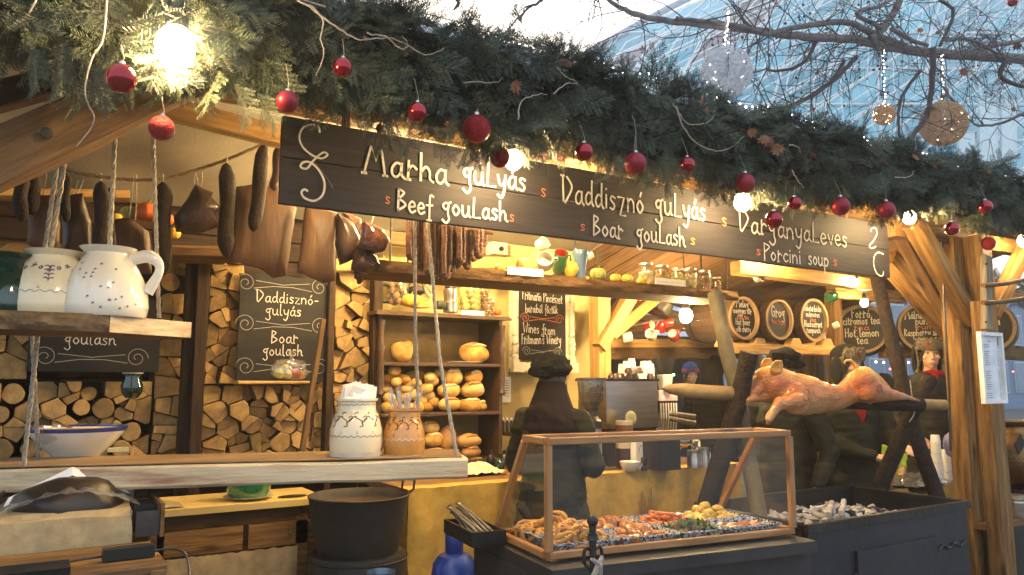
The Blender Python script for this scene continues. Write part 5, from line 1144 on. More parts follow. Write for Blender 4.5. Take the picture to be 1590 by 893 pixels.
zb_ = U(842, 571, WY).z; bxo('frame_rail', (xm, WY-.03, zb_), (b.x-a.x+.13, .05, .085), DIST, WBd)
def ww(t, x0, y0, x1, y1, xh, m=CHALK): return write('lettering', t, U(x0, y0, WY-.026), U(x1, y1, WY-.026), xh*S(842, WY), m, WBd, NS, .15)
ww('Meleg italaink', 812, 451, 873, 455, 6); ww('Fritmann Pincészet', 811, 464, 873, 472, 7.5); ww('boraiból főztük', 816, 485, 866, 487, 7); ww('Wines from', 812, 516, 862, 520, 8); ww('Fritmann\'s Winery', 810, 534, 871, 534, 8)
scroll(WBd, CHALKR, U(842, 495, WY-.024), 84*S(842, WY), NS); scroll(WBd, CHALKG, U(842, 546, WY-.024), 76*S(842, WY), NS)
# ================================================================ bar counter with burlap
CYF = 4.25; CZT = .97
CT = thing('bar_counter', 'long bar counter hung with yellow-lit burlap below the coffee machine', 'counter', (3.2, CYF+.3, .15))
xl = U(632, 750, CYF).x; xr = 4.75
bxo('counter_top', ((xl+xr)/2, CYF+.33, CZT-.02), (xr-xl, .66, .04), WOODB, CT)
def drape(x0, x1, y0, y1, z1, z0, amp=.02, fr=9, sd=0, lip=.02, curve=0):
    def P(u, v):
        x = x0+(x1-x0)*u; y = y0+(y1-y0)*u; z = z1-(z1-z0)*v
        f = v**.6*amp*(math.sin(u*fr*2*PI+sd+1.5*noise.noise(V3((u*6, v*2, sd))))+.9*noise.noise(V3((u*14, v*3, sd+4))))
        return V3((x, y-lip-f-curve*math.sin(u*PI)*v, z+.008*noise.noise(V3((u*20, 1, sd)))*(1-v)))
    return P
mb = MB(); mb.grid(drape(xl, xr, CYF, CYF, CZT+.004, .25, .035, 7), 150, 30)
mb.grid(lambda u, v: V3((xl+(xr-xl)*u, CYF-.02+.14*v, CZT+.004+.004*noise.noise(V3((u*20, v*2, 3))))), 100, 4)
mb.grid(lambda u, v: V3((xl-.0+.01*math.sin(v*9), CYF-.02+.6*u, CZT+.004-.7*v)), 14, 10)
mb.build('burlap_cloth', BURL, CT, angle=80)
mb = MB()
for s in range(9): x = U(985+s*2.3, 760, CYF).x; mb.box((x, CYF-.055, .70+.03*math.sin(s)), (.004, .002, R.uniform(.12, .3)))
mb.build('drip_stain', mat('brown_stain', (.26, .16, .06), None, .9), CT, smooth=False)
def onc(px, py, Z=CZT+.008): return UZ(px, py, Z)
def kk(c): return (c.y/ray(795, 600).y if False else (V3((c.x, c.y, 0))).dot(V3((math.sin(YAW), math.cos(YAW), 0))))/FOC
def cyl(name, lab, cat, px, py, w, h, m, prof=None, n=24, Y=None, parts=None, Zb=CZT+.008, grp=None):
    c = U(px, py, Y) if Y else UZ(px, py, Zb); k = kk(c); t = thing(name, lab, cat, c, grp); pr = prof or [(.5, 0), (.5, 1)]
    MB().lathe([(r*w*k, z*h*k) for r, z in pr], c, n).build('body', m, t, angle=40)
    return t, c, k
# coffee machine
CM = thing('espresso_machine', 'boxy steel espresso machine with cups stacked on top', 'coffee machine', U(990, 725, 4.62))
YM = 4.55
def fb(name, x0, y0, x1, y1, Y, th, m, parent, **k):
    a = U(x0, y0, Y); b = U(x1, y1, Y); d = MB().box(((a.x+b.x)/2, Y+th/2, (a.z+b.z)/2), (abs(b.x-a.x), th, abs(a.z-b.z))); return d.build(name, m, parent, smooth=False, **k)
fb('rear_panel', 941, 590, 1022, 663, YM, .35, STEEL, CM); fb('lower_body', 944, 664, 1020, 718, YM+.03, .3, STEELD, CM); fb('top_edge', 939, 588, 1024, 592, YM-.006, .37, BLACKP, CM); fb('side_foot', 935, 640, 945, 728, YM+.1, .2, STEELD, CM)
fb('side_panel', 1023, 606, 1052, 622, YM+.1, .2, mat('printed_panel', (.7, .6, .6), (.6, .3, .35), .5, ns=30), CM)
mb = MB()
for i in range(7): mb.tube([U(1026+i*4, 626, YM+.05), U(1027+i*4, 650, YM), U(1025+i*4, 668, YM+.03)], .006, 6)
mb.build('group_handle', STEEL, CM); fb('drip_tray', 1020, 668, 1052, 690, YM, .22, STEELD, CM)
for i in range(4): MB().tube([U(1040, 640+i*4, YM-.1), U(1080, 645+i*5, YM-.12)], .009, 7).build('portafilter', BLACKP if i % 2 else STEEL, CM)
# grinder
GRD = thing('coffee_grinder', 'coffee grinder with smoky brown hopper left of the espresso machine', 'coffee grinder', U(919, 730, 4.45)); YG = 4.45; k = S(919, YG)
c = U(919, 640, YG); MB().lathe([(8*k, 0), (10*k, 6*k), (19*k, 18*k), (22.5*k, 49*k), (22*k, 50*k)], c, 28, close=False).build('hopper', HOPPER, GRD); MB().lathe([(0, 50*k), (23.5*k, 50*k), (23.5*k, 52*k), (0, 53*k)], c, 28, close=False).build('hopper_lid', HOPPER, GRD)
MB().lathe([(9*k, 1*k), (10*k, 6*k), (17*k, 17*k), (0, 18*k)], c, 24).build('coffee_beans', mat('coffee_beans', (.05, .025, .012), (.025, .012, .006), .4, ns=60, bump=1, bs=120), GRD)
c = U(920, 728, YG); MB().lathe([(17*k, 0), (17*k, 18*k), (14*k, 20*k), (14*k, 60*k), (16*k, 62*k), (16*k, 72*k), (9*k, 78*k), (9*k, 90*k)], c, 24).build('grinder_body', STEELD, GRD)
MB().lathe([(14.5*k, 48*k), (14.5*k, 66*k)], c, 24).build('chrome_band', STEEL, GRD); MB().tube([c+V3((-16*k, -12*k, 20*k)), c+V3((-16*k, -14*k, 60*k))], .008, 8).build('dosing_lever', BLACKP, GRD)
MB().lathe([(10*k, 22*k), (10*k, 42*k)], c+V3((0, -8*k, 0)), 18).build('dosing_chamber', STEEL, GRD)
# cups stacked on the machine
zc = U(985, 590, YM).z
for i, (px, py, n, col) in enumerate(((966, 588, 4, 0), (973, 575, 5, 0), (981, 588, 6, 0), (992, 588, 3, 0), (1000, 588, 5, 0), (1006, 588, 5, 0), (1010, 588, 4, 0))):
    c = U(px, 588, YM+.1+.03*(i % 3)); k = kk(c); t = thing('paper_cup_stack', '%s stack of white paper cups on the espresso machine' % ('leftmost', 'second', 'tall third', 'short fourth', 'fifth', 'sixth', 'rightmost')[i], 'paper cups', c, 'paper cup stacks on the espresso machine')
    for s in range(n): MB().lathe([(6.3*k, 0), (4.8*k, 10*k), (4.6*k, 10*k)], c+V3((0, 0, s*4.2*k)), 18).build('paper_cup', WHITE, t, angle=50)
BROWNC = mat('brown_coffee_cup', (.10, .045, .025), None, .2, coat=.5)
for i, (px, py) in enumerate(((957, 590), (965, 593), (976, 583), (977, 592), (993, 586), (986, 592), (1010, 593), (950, 588))):
    c = U(px, 589, YM+.0+.03*(i % 2)); k = kk(c); h0 = (9*k if py < 588 else 0); c.z += h0; t = thing('espresso_cup', 'upturned brown espresso cup, %s on the espresso machine' % ('first from left', 'second from left', 'upper of the middle pair', 'lower of the middle pair', 'upper right', 'lower right', 'at the right corner', 'at the left corner')[i], 'cup', c, 'brown cups on the espresso machine')
    MB().lathe([(6*k, 0), (6*k, 3*k), (3.6*k, 9*k), (0, 9.5*k)], c, 18, close=False).build('cup_body', BROWNC, t); MB().tube([c+V3((-5*k, -.002, 2*k)), c+V3((-8.5*k, -.002, 4*k)), c+V3((-5*k, -.002, 7*k))], .0025, 6).build('handle', BROWNC, t)
c = U(1033, 607, YM+.12); k = kk(c); t = thing('straw_pot', 'white pot full of black straws beside the coffee cups', 'pot', c); MB().lathe([(9*k, 0), (12.5*k, 24*k), (11*k, 25*k), (8*k, 4*k)], c, 24, close=False).build('pot_body', WHITEP, t)
mb = MB()
for i in range(46):
    a = R.uniform(-1, 1); b = R.uniform(-1, 1); mb.tube([c+V3((a*5*k, b*5*k, 10*k)), c+V3((a*22*k, b*10*k, R.uniform(44, 53)*k))], .0028, 5)
mb.build('straws', BLACKP, t)
# things on the counter
t, c, k = cyl('coffee_tin', 'brown and cream tin on the counter in front of the machine', 'tin', 970, 726, 26, 70, mat('cream_tin', (.70, .60, .42), None, .4), [(.5, .42), (.5, 1)]); MB().lathe([(13.3*k, 0), (13.3*k, 29*k)], c, 24).build('brown_tin', mat('brown_tin', (.06, .025, .02), None, .35), t); MB().lathe([(13.2*k, 46*k), (13.2*k, 64*k)], c, 24).build('brown_band', mat('mid_brown_print', (.20, .10, .06), None, .4), t)
o = MB().ball(c+V3((14*k, -.0, 74*k)), (11*k, 3*k, 11*k), 20).build('tin_lid', mat('clear_yellow_lid', (.6, .55, .32), None, .2), t)
a = UZ(997, 728, CZT+.008); k = kk(a); t = thing('sugar_bag', 'white paper bag with a red ring print between tin and spray can', 'bag', a)
mb = MB(); mb.prism([a+V3((-12*k, 0, 0)), a+V3((11*k, 0, 0)), a+V3((12*k, 0, 40*k)), a+V3((-2*k, 0, 44*k)), a+V3((-11*k, 0, 48*k))], (0, .06, 0)).build('bag_body', WHITE, t, smooth=False)
MB().tube([a+V3((math.cos(q)*6*k, -.003, 27*k+math.sin(q)*8*k)) for q in [i*.55-1 for i in range(9)]], .002, 4).build('red_ring_print', REDC, t)
t, c, k = cyl('whipped_cream_can', 'white spray cream can with blue label on the counter', 'spray can', 1021, 729, 14, 38, WHITEP, [(.5, 0), (.5, .85), (.38, .95)]); MB().lathe([(5*k, 0), (5*k, 16*k), (4*k, 17*k)], c+V3((0, 0, 35*k)), 16).build('cap', WHITEP, t); MB().lathe([(7.2*k, 3*k), (7.2*k, 26*k)], c, 20).build('blue_label', mat('blue_print', (.05, .12, .4), (.5, .1, .1), .3, ns=30), t)
t, c, k = cyl('milk_bottle', 'black and white patterned bottle behind the steel jugs', 'bottle', 1081, 712, 14, 32, mat('cow_print', (.8, .8, .78), (.03, .03, .03), .3, ns=22, lo=.48, hi=.52), [(.5, 0), (.5, .8), (.25, 1)]); MB().lathe([(4*k, 0), (4*k, 7*k)], c+V3((0, 0, 32*k)), 12).build('cap', WHITEP, t)
t, c, k = cyl('white_bowl', 'small white bowl on the counter before the sugar bag', 'bowl', 979, 732, 34, 15, WHITEG, [(.22, 0), (.3, .1), (.45, .6), (.5, 1), (.47, 1), (.3, .3)])
t, c, k = cyl('tamper', 'little black tamper beside the white bowl', 'tamper', 1000, 731, 8, 20, STEELD, [(.6, 0), (.6, .3), (.25, .4), (.6, .7), (.5, 1)])
a = UZ(1047, 731, CZT+.01); k = kk(a); bxo('knock_box', a+V3((0, .15, 25*k)), (38*k, .25, 50*k), BLACKP, None, label='large black box on the counter left of the steel milk jugs', cat='box')
for px, w, h, l in ((1077, 20, 26, 'larger steel milk jug on the counter'), (1094, 15, 30, 'taller narrow steel milk jug at the right on the counter')):
    t, c, k = cyl('milk_jug', l, 'jug', px, 726, w, h, STEEL, [(.5, 0), (.5, .5), (.42, .8), (.46, 1), (.4, 1), (.4, .9)]); MB().tube([c+V3((w*.45*k, -.0, h*.8*k)), c+V3((w*.85*k, 0, h*.7*k)), c+V3((w*.8*k, 0, h*.3*k)), c+V3((w*.48*k, 0, h*.2*k))], .005, 6).build('handle', STEEL, t)
a = UZ(1055, 722, CZT); 
for i, (col, dz, l) in enumerate((((.75, .45, .05), 0, 'yellow folded cloth on the machine drip side'), ((.12, .2, .4), .03, 'blue grey folded cloth above the yellow cloth'))):
    c = U(1055, 690, 4.5)+V3((0, 0, dz)); MB().ball(c, (.11, .06, .022), 18, lump=.5, seed=i).build('folded_cloth', mat('folded_cloth_%d' % i, col, None, .9), label=l, cat='cloth')
# cloth + scene clutter at left end of the counter
c = onc(740, 735)
MB().grid(lambda u, v: c+V3((-.16+.34*u, -.12+.26*v, .012+.05*math.sin(u*PI)*math.sin(v*PI)*(1+noise.noise(V3((u*5, v*4, 1))))+.02*noise.noise(V3((u*9, v*9, 2))))), 26, 20).build('dish_towel', mat('cream_towel', (.70, .62, .44), (.62, .54, .36), .95, bump=.2, bs=80), label='crumpled cream towel on the left end of the counter', cat='towel')
for i, (px, py) in enumerate(((762, 722), (772, 716), (783, 722), (776, 730))):
    c = onc(px, py); MB().lathe([(.03, 0), (.035, .02), (.03, .06), (.012, .08), (.012, .11)], c, 14).build('small_carafe', GREENG if i % 2 else BLACKP, label='small dark glass bottle %s on the left end of the counter' % ('nearest the towel', 'at the back', 'by the frame', 'in front')[i], cat='bottle')
# ================================================================ mugs hanging
MC = {'white': WHITEG, 'red': mat('red_mug', (.38, .025, .012), None, .2, coat=.5), 'green': GREENL, 'grey': mat('grey_mug', (.25, .24, .2), None, .3, coat=.3), 'blue': BLUEG}
def mug(px, py, rpx, hpx, Y, colr, lab, tilt=(0, 0), inner=None, hs=1):
    c = U(px, py, Y); k = S(px, Y); r = rpx*k; h = hpx*k; t = thing('mug', lab, 'mug', c); q = Matrix.Rotation(tilt[0], 3, 'X') @ Matrix.Rotation(tilt[1], 3, 'Y')
    o = q @ V3((0, 0, h/2)); MB().lathe([(r*.9, 0), (r, h*.08), (r, h), (r*.88, h)], c-o, 24, q, close=False).lathe([(0, 0), (r*.9, 0)], c-o, 24, q, close=False).build('mug_body', MC[colr], t, angle=50)
    MB().lathe([(r*.88, h*.995), (r*.86, h*.1), (0, h*.08)], c-o, 24, q, close=False).build('inside', MC.get(inner or 'white'), t, angle=50)
    MB().tube([c-o+q @ V3((hs*x*r, 0, z*h)) for x, z in ((.95, .8), (1.5, .75), (1.6, .5), (1.5, .25), (.95, .2))], r*.12, 8).build('handle', MC[colr], t)
    return t
for a in ((995, 468, 9, 15, 5.6, 'red', 'red mug high on the left, mouth to the right', (.3, 1.2)), (969, 476, 9, 17, 5.6, 'grey', 'grey white mug hanging just right of the brace', (0, 1.4)), (973, 524, 8, 15, 5.2, 'white', 'lowest left white mug with its handle up', (1.2, 1.1)), (1007, 506, 8, 14, 5.2, 'red', 'red mug with grey mouth facing forward', (1.4, .2)), (1011, 520, 8, 14, 5.0, 'white', 'middle white mug under the red mug', (1.0, -.9)), (1026, 508, 8, 15, 5.2, 'red', 'tall red speckled mug in the middle of the cluster', (.4, .5)), (1038, 502, 7, 13, 5.1, 'red', 'red-rimmed mug nearest left of the bright bulb', (1.2, .9)), (1046, 521, 8, 14, 5.0, 'red', 'orange-red mug with white flower at the right of the cluster', (.7, -.9)), (1033, 478, 9, 16, 5.4, 'grey', 'brown-grey mug above the red-rimmed one', (.5, .6)), (1128, 538, 7, 12, 5.3, 'white', 'pale mug hanging right behind the grey pole', (1.0, .6)), (1291, 461, 8, 14, 4.0, 'green', 'green mug hanging by the yellow ceiling beam', (.2, 1.3)), (1178, 430, 8, 12, 3.9, 'grey', 'grey mug seen end-on under the middle of the sign', (1.5, .1)), (1298, 505, 5, 9, 4.5, 'white', 'white mug at the end of the barrel shelf', (1.2, .4))):
    mug(*a)
MB().tube(smooth_poly([U(x, y, 5.15) for x, y in ((945, 505), (975, 507), (1010, 500), (1045, 497), (1075, 510))], 4), .004, 5).build('mug_wire', WOODG, label='thin branch from which the cluster of mugs hangs', cat='branch')
MB().tube(smooth_poly([U(x, y, 3.95) for x, y in ((1270, 446), (1290, 450), (1320, 450), (1345, 440), (1380, 448))], 4), .004, 5).build('mug_wire', BLACKP, label='thin dark wire holding the green mug near the yellow beam', cat='wire')
# ================================================================ on the long hanging shelf
def onl(px, Y=3.89): p = U(px, 430, Y); p.z = zt; return p
def pk(px, r, m, lab, Y=3.89, **k2):
    c = onl(px, Y); d = pumpkin(px, 430, r, Y, m, lab, **k2); d.location.z = zt; return d
pk(818, 17, PUMB, 'ochre ribbed pumpkin at the left of the long hanging shelf'); pk(886, 13, PUMY, 'mottled yellow gourd right of the green mug', h=1.05, neck=.3); pk(929, 13, PUMG, 'round green and yellow striped gourd right of the blue vase'); pk(956, 9, PUMY, 'small yellow gourd right of the striped gourd', h=.75); pk(974, 9, PUMY, 'second small yellow gourd, beside the first'); pk(996, 8, PUMY, 'yellow warty gourd in front of the jars', Y=3.9, h=.7); pk(776, 9, PUMB, 'ochre gourd half hidden under the sign edge')
def mon(px, dz, r, h, colr, lab, tilt, inner=None, Y=3.89):
    t = mug(px, 430, r, h, Y, colr, lab, tilt, inner); t.location.z = zt+dz*S(px, Y); return t
mon(846, 22, 13, 22, 'white', 'white mug lying on its side facing out, left of the green mug', (1.2, -.55), Y=3.87); mon(870, 24, 11, 38, 'green', 'green mug with a bright red inside, tilted forward on the long shelf', (.8, -.35), 'red'); mon(862, 36, 11, 12, 'green', 'red-mouthed end of the green mug facing out', (1.4, .3), 'red', Y=3.86) if False else None
mon(842, 50, 10, 14, 'white', 'white mug rim just under the sign edge', (1.2, .2)); mon(916, 44, 5, 12, 'white', 'small white mug behind the blue vase', (.8, .9), Y=4.05); mon(842, 60, 9, 10, 'green', 'green top mug with red ornament under the sign', (1.0, .3), Y=4.05)
c = onl(902); k = S(902, 3.95); t = thing('blue_vase', 'tall grey-blue glazed jug upside down on the long hanging shelf', 'vase', c); MB().lathe([(r*k, z*k) for r, z in ((9, 0), (9.5, 4), (8.5, 20), (11, 32), (13, 40), (12, 45), (0, 46))], c, 28, close=False).build('vase_body', BLUEG, t)
for i, (px, w, h, pk_) in enumerate(((1003, 26, 34, PIKW), (1028, 24, 33, PIKR), (1052, 22, 31, PIK), (1072, 22, 32, PIKW), (1094, 21, 31, PIKB), (1112, 16, 22, PIKB))):
    d = jar(px, 430, w, h, 3.90, '%s jar of pickles on the long hanging shelf' % ('largest, leftmost', 'second, red and green', 'third, yellow-filled', 'fourth, pale-filled', 'fifth, brown-filled', 'smallest, rightmost')[i], pk_, STEEL, 8, .34); d.location.z = zt
TK = thing('tin_kettle', 'cream enamel canister with black knob under the sign near the sausage bundle', 'canister', U(778, 412, 3.95)); c = U(778, 415, 3.95); fb('body', 765, 375, 788, 396, 3.94, .08, mat('cream_box', (.62, .55, .36), (.45, .38, .22), .5), TK); MB().ball(U(779, 386, 3.93), .016, 10).build('knob', IRON, TK); TK.location.z = wl(TK).z
mb = MB(); ml = mat('yellow_maple_leaf', (.72, .50, .10), None, .8)
for px, py, s in ((911, 431, 8), (1005, 436, 9), (1077, 440, 8), (600, 400, 5)):
    q = bpy.data.objects.new('yellow_leaf', LM[1].copy()); q.data.materials[0] = ml; COL.objects.link(q); q.parent = LS; q.location = U(px, py, 3.815)-LS.location; q.rotation_euler = (PI/2, .3, .1); q.scale = (s*S(px, 3.8)*.8,)*3
# ================================================================ barrels
DKH = mat('dark_barrel_head', (.020, .015, .011), (.010, .008, .006), .6, ns=4); BST = mat('barrel_stave', (.11, .065, .034), (.06, .035, .02), .55, ns=3, st=(14, 14, 1.5), bump=.4, bs=5, coat=.1); BHD = mat('barrel_rim', (.36, .23, .10), (.24, .15, .07), .6, ns=6)
def barrel(px, py, rpx, Y, L, yaw, lab, lines, hd=CHALKB, bm=BST):
    c = U(px, py, Y); r = rpx*S(px, Y); t = thing('barrel', lab, 'barrel', c-V3((0, 0, r)), 'small drink barrels'); ax = V3((math.sin(yaw), math.cos(yaw), 0)); rt = V3((math.cos(yaw), -math.sin(yaw), 0))
    q = Matrix((rt, V3((0, 0, 1)), ax)).transposed()
    n = 20
    for i in range(n):
        mb = MB(); a0 = 2*PI*i/n; a1 = a0+2*PI/n-.012
        def P(u, v): a = a0+(a1-a0)*u; b = r*(1+.13*math.sin(PI*v)); return c+q @ V3((b*math.cos(a), b*math.sin(a), L*v))
        mb.grid(P, 2, 8); mb.grid(lambda u, v: c+q @ V3(((r-(.022*v))*math.cos(a0+(a1-a0)*u), (r-(.022*v))*math.sin(a0+(a1-a0)*u), -.001)), 2, 1); mb.build('stave', bm, t, angle=30)
    MB().lathe([(r*1.0, .004), (r*1.02, -.012), (r*.90, -.012), (r*.88, .02)], c, 40, q, close=False).build('rim', BHD, t, angle=30)
    MB().lathe([(0, .018), (r*.9, .018)], c, 40, q, close=False).build('barrel_head', hd, t); MB().lathe([(0, L), (r, L)], c, 30, q, close=False).build('rear_head', bm, t)
    for v in (.16, .84): MB().lathe([(r*(1.01+.13*math.sin(PI*v)), L*v-.015), (r*(1.016+.13*math.sin(PI*v)), L*v+.015)], c, 40, q, close=False).build('iron_hoop', IRON, t)
    f = c+ax*.012
    for (tx, zf, wf, xh, m) in lines:
        write('lettering', tx, f+rt*(-wf*r)+V3((0, 0, zf*r)), f+rt*(wf*r)+V3((0, 0, zf*r)), xh*r, m, t, -ax, .2)
    return t
barrel(1155, 494, 33, 4.6, .55, 0, 'leftmost drink barrel on the yellow beam, lettered hot beer with cherry', [('Meleg', .52, .42, .17, CHALK), ('meggyes sör', .22, .62, .15, CHALK), ('500.', -.03, .4, .1, CHALKR) if False else ('rum tea', -.05, .4, .12, CHALKR), ('Hot beer', -.32, .5, .16, CHALK), ('with cherry', -.64, .5, .15, CHALK)])
barrel(1210, 496, 31, 4.6, .55, 0, 'middle drink barrel on the yellow beam, lettered Grog', [('Grog', .12, .5, .28, CHALK), ('tea rum', -.25, .5, .16, CHALKR)])
barrel(1264, 497, 33, 4.6, .55, 0, 'right drink barrel on the yellow beam, lettered with blackcurrant in white', [('Feketeribizlis', .42, .62, .15, CHALK), ('mámoros', .15, .5, .14, CHALK), ('tea', -.08, .2, .12, CHALKR), ('Blackcurrant', -.32, .65, .15, CHALK), ('rumpunch', -.6, .5, .15, CHALK)])
barrel(1338, 511, 37, 4.9, .55, 1.0, 'round dark barrel head lettered hot lemon tea, left of the black slanting pole', [('Forró', .48, .36, .2, CHALKC), ('citromos tea', .2, .7, .18, CHALKC), ('tea', -.05, .3, .13, CHALKR), ('Hot lemon', -.32, .65, .19, CHALKC), ('tea', -.62, .22, .18, CHALKC)], DKH)
barrel(1437, 508, 38, 4.5, .55, 1.05, 'dark barrel lettered raspberry punch above the woman with the fur hat', [('Málnapálinka', .36, .72, .17, CHALKC), ('puncs', .12, .35, .16, CHALKC), ('rum', -.08, .3, .12, CHALKR), ('Raspberry snaps', -.34, .78, .15, CHALKC), ('punch', -.62, .4, .16, CHALKC)], DKH)
barrel(1532, 508, 38, 4.3, .55, 1.15, 'light brown barrel at far right half hidden by the white-framed menu', [('rum', .1, .5, .3, CHALKC)], DKH, mat('light_barrel_stave', (.30, .20, .08), (.17, .11, .05), .5, ns=3, st=(14, 14, 1.5), bump=.4, bs=5))
BS = thing('barrel_stand', 'yellow-lit notched beam carrying the three lettered barrels', 'shelf', U(1210, 540, 4.6))
beam('notched_beam', U(1128, 541, 4.62), U(1292, 545, 4.62), .10, .09, WOODY, BS); beam('rear_beam', U(1125, 533, 5.0), U(1300, 538, 5.0), .1, .12, WOODY, BS)
for px in (1182, 1237, 1286, 1131):
    a = U(px, 533, 4.58); MB().prism([a+V3((-.09, 0, -.03)), a+V3((.09, 0, -.03)), a+V3((.045, 0, .045)), a+V3((-.045, 0, .045))], (0, .08, 0)).build('wedge_block', WOODY, BS, smooth=False)
for px, Y, w in ((1300, 4.75, .12), (1248, 5.6, .11), (1269, 5.6, .12)): post(px, 600, 455 if px > 1290 else 530, Y, w, w, WOODZ, 'barrel_post')
beam('right_rail', U(1370, 548, 4.85), U(1500, 548, 4.85), .1, .12, WOOD, FR); beam('right_rail', U(1542, 546, 4.5), U(1680, 556, 4.5), .1, .16, WOOD, FR); beam('diagonal_brace', U(1303, 555, 5.9), U(1340, 510, 5.9), .08, .1, WOODB, FR); beam('right_rail', U(1540, 455, 4.0), U(1680, 470, 4.0), .1, .1, WOODY, FR)
beam('diagonal_brace', U(1245, 540, 5.5), U(1222, 575, 5.5), .08, .08, WOODY, FR)
# ladder at right
LD = thing('ladder', 'old grey ladder end with two dark rungs at upper right', 'ladder', U(1535, 515, 2.9))
beam('ladder_rail', U(1531, 398, 2.75), U(1532, 512, 2.75), .08, .045, WOODG, LD); 
for y0, y1 in ((443, 436), (470, 465)): MB().tube(smooth_poly([U(1526, y0, 2.72), U(1560, (y0+y1)/2+1, 2.72), U(1610, y1-4, 2.72), U(1700, y1-12, 2.72)], 4), .016, 9).build('rung', WOODB, LD)
for y in (410, 500): MB().ball(U(1531, y, 2.70), .009, 8).build('nail', IRON, LD)
# framed menu
MNY = 2.70
MN = thing('framed_menu', 'white-framed printed price list fixed to the right-hand corner post', 'menu', U(1540, 627, MNY)); a = U(1518, 515, MNY); b = U(1561, 626, MNY)
cxm, czm = (a.x+b.x)/2, (a.z+b.z)/2; w_, h_ = b.x-a.x, a.z-b.z; yaw_ = 0
for (cx_, cz_, dx, dz) in ((cxm, a.z-.012, w_, .024), (cxm, b.z+.012, w_, .024), (a.x+.012, czm, .024, h_-.05), (b.x-.012, czm, .024, h_-.05)): bxo('frame', (cx_, MNY-.004, cz_), (dx, .03, dz), WHITEP, MN)
pp = bxo('paper', (cxm, MNY+.005, czm), (w_-.03, .004, h_-.03), mat('cool_white_paper', (.80, .82, .86)), MN)
mb = MB(); z = a.z-.085
for i in range(25):
    if i not in (2, 10, 11, 21): mb.box((a.x+.04+.05, MNY+.002, z), (R.uniform(.05, .11), .001, .0035)); mb.box((b.x-.045, MNY+.002, z), (.014, .001, .0035))
    z -= .0148
mb.box((cxm, MNY+.002, a.z-.06), (.03, .001, .006)); mb.box((b.x-.035, MNY+.002, a.z-.06), (.012, .001, .05)); mb.build('printed_line', mat('dark_grey_print', (.12, .13, .15)), MN, smooth=False)
# ================================================================ roast pig on its spit
def YPf(px): return 3.2-(px-1160)/250*.36
def Q(px, py, dy=0): return U(px, py, YPf(px)+dy)
def kq(px): return S(px, YPf(px))
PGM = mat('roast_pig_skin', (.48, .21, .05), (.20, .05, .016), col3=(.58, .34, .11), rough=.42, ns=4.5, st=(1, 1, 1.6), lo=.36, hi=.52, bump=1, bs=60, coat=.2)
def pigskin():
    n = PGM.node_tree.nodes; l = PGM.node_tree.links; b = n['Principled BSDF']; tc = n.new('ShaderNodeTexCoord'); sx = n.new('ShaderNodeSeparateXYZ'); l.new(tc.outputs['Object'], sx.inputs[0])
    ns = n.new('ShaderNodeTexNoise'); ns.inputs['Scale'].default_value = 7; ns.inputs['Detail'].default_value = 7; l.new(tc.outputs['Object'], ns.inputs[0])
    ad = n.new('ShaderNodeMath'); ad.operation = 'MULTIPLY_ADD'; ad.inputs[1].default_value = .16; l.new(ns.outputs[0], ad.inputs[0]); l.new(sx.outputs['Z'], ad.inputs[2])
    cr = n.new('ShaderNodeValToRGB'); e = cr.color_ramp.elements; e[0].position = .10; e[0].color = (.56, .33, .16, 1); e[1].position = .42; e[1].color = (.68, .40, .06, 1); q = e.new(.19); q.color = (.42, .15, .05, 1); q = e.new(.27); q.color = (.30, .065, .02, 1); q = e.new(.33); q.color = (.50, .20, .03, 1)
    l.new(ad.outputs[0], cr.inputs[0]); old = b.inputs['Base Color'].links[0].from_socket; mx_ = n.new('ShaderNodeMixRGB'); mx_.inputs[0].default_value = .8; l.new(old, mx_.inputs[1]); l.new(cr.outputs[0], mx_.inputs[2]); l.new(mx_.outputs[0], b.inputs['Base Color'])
pigskin()
SPT = thing('spit_pole', 'peeled wooden spit pole with a pointed left end, run through the roast pig', 'spit', Q(1240, 625)-V3((0, 0, .05)))
pp_ = [Q(1028, 603), Q(1040, 604), Q(1060, 606), Q(1135, 611), Q(1250, 618), Q(1330, 624), Q(1467, 629)]
MB().tube(pp_[:5]+pp_[5:], [.006, .028, .042, .043, .04, .036, .034], 14).build('pole', mat('peeled_pole', (.36, .24, .10), (.17, .10, .045), .7, ns=5, bump=.5, bs=26), SPT)
MB().tube([Q(1300, 622), Q(1340, 625), Q(1430, 628.5)], .046, 14).build('charred_section', CHAR, SPT)
PIG = thing('roast_pig', 'whole golden roast piglet on the spit, head left, curled tail and feet right', 'roast pig', Q(1270, 645))
mb = MB()
sp = [(1176, 596, 17), (1187, 595, 25), (1203, 597, 28), (1222, 606, 31), (1240, 612, 33), (1258, 615, 31), (1275, 617, 26), (1292, 618, 22), (1308, 615, 20), (1322, 608, 23), (1335, 602, 27.5), (1347, 602, 28), (1360, 607, 21), (1374, 612, 14)]
w = smooth_poly([Q(x, y) for x, y, r in sp], 4); rr = smooth_poly([V3((r*kq(x)*(.94 if 1215 < x < 1330 else 1), 0, 0)) for x, y, r in sp], 4); mb.tube(w, [max(.01, a.x) for a in rr], 22)
mb.capsule(Q(1182, 598), Q(1158, 603), 17*kq(1180), 10*kq(1160)); mb.capsule(Q(1160, 602), Q(1155, 603), 10*kq(1160), 10.5*kq(1160)); mb.capsule(Q(1176, 606, -.03), Q(1162, 612, -.02), 8*kq(1160), 5*kq(1160))
mb.ball(Q(1341, 590, -.06), (.075, .085, .085), 16); mb.ball(Q(1235, 618, -.06), (.09, .08, .10), 16)
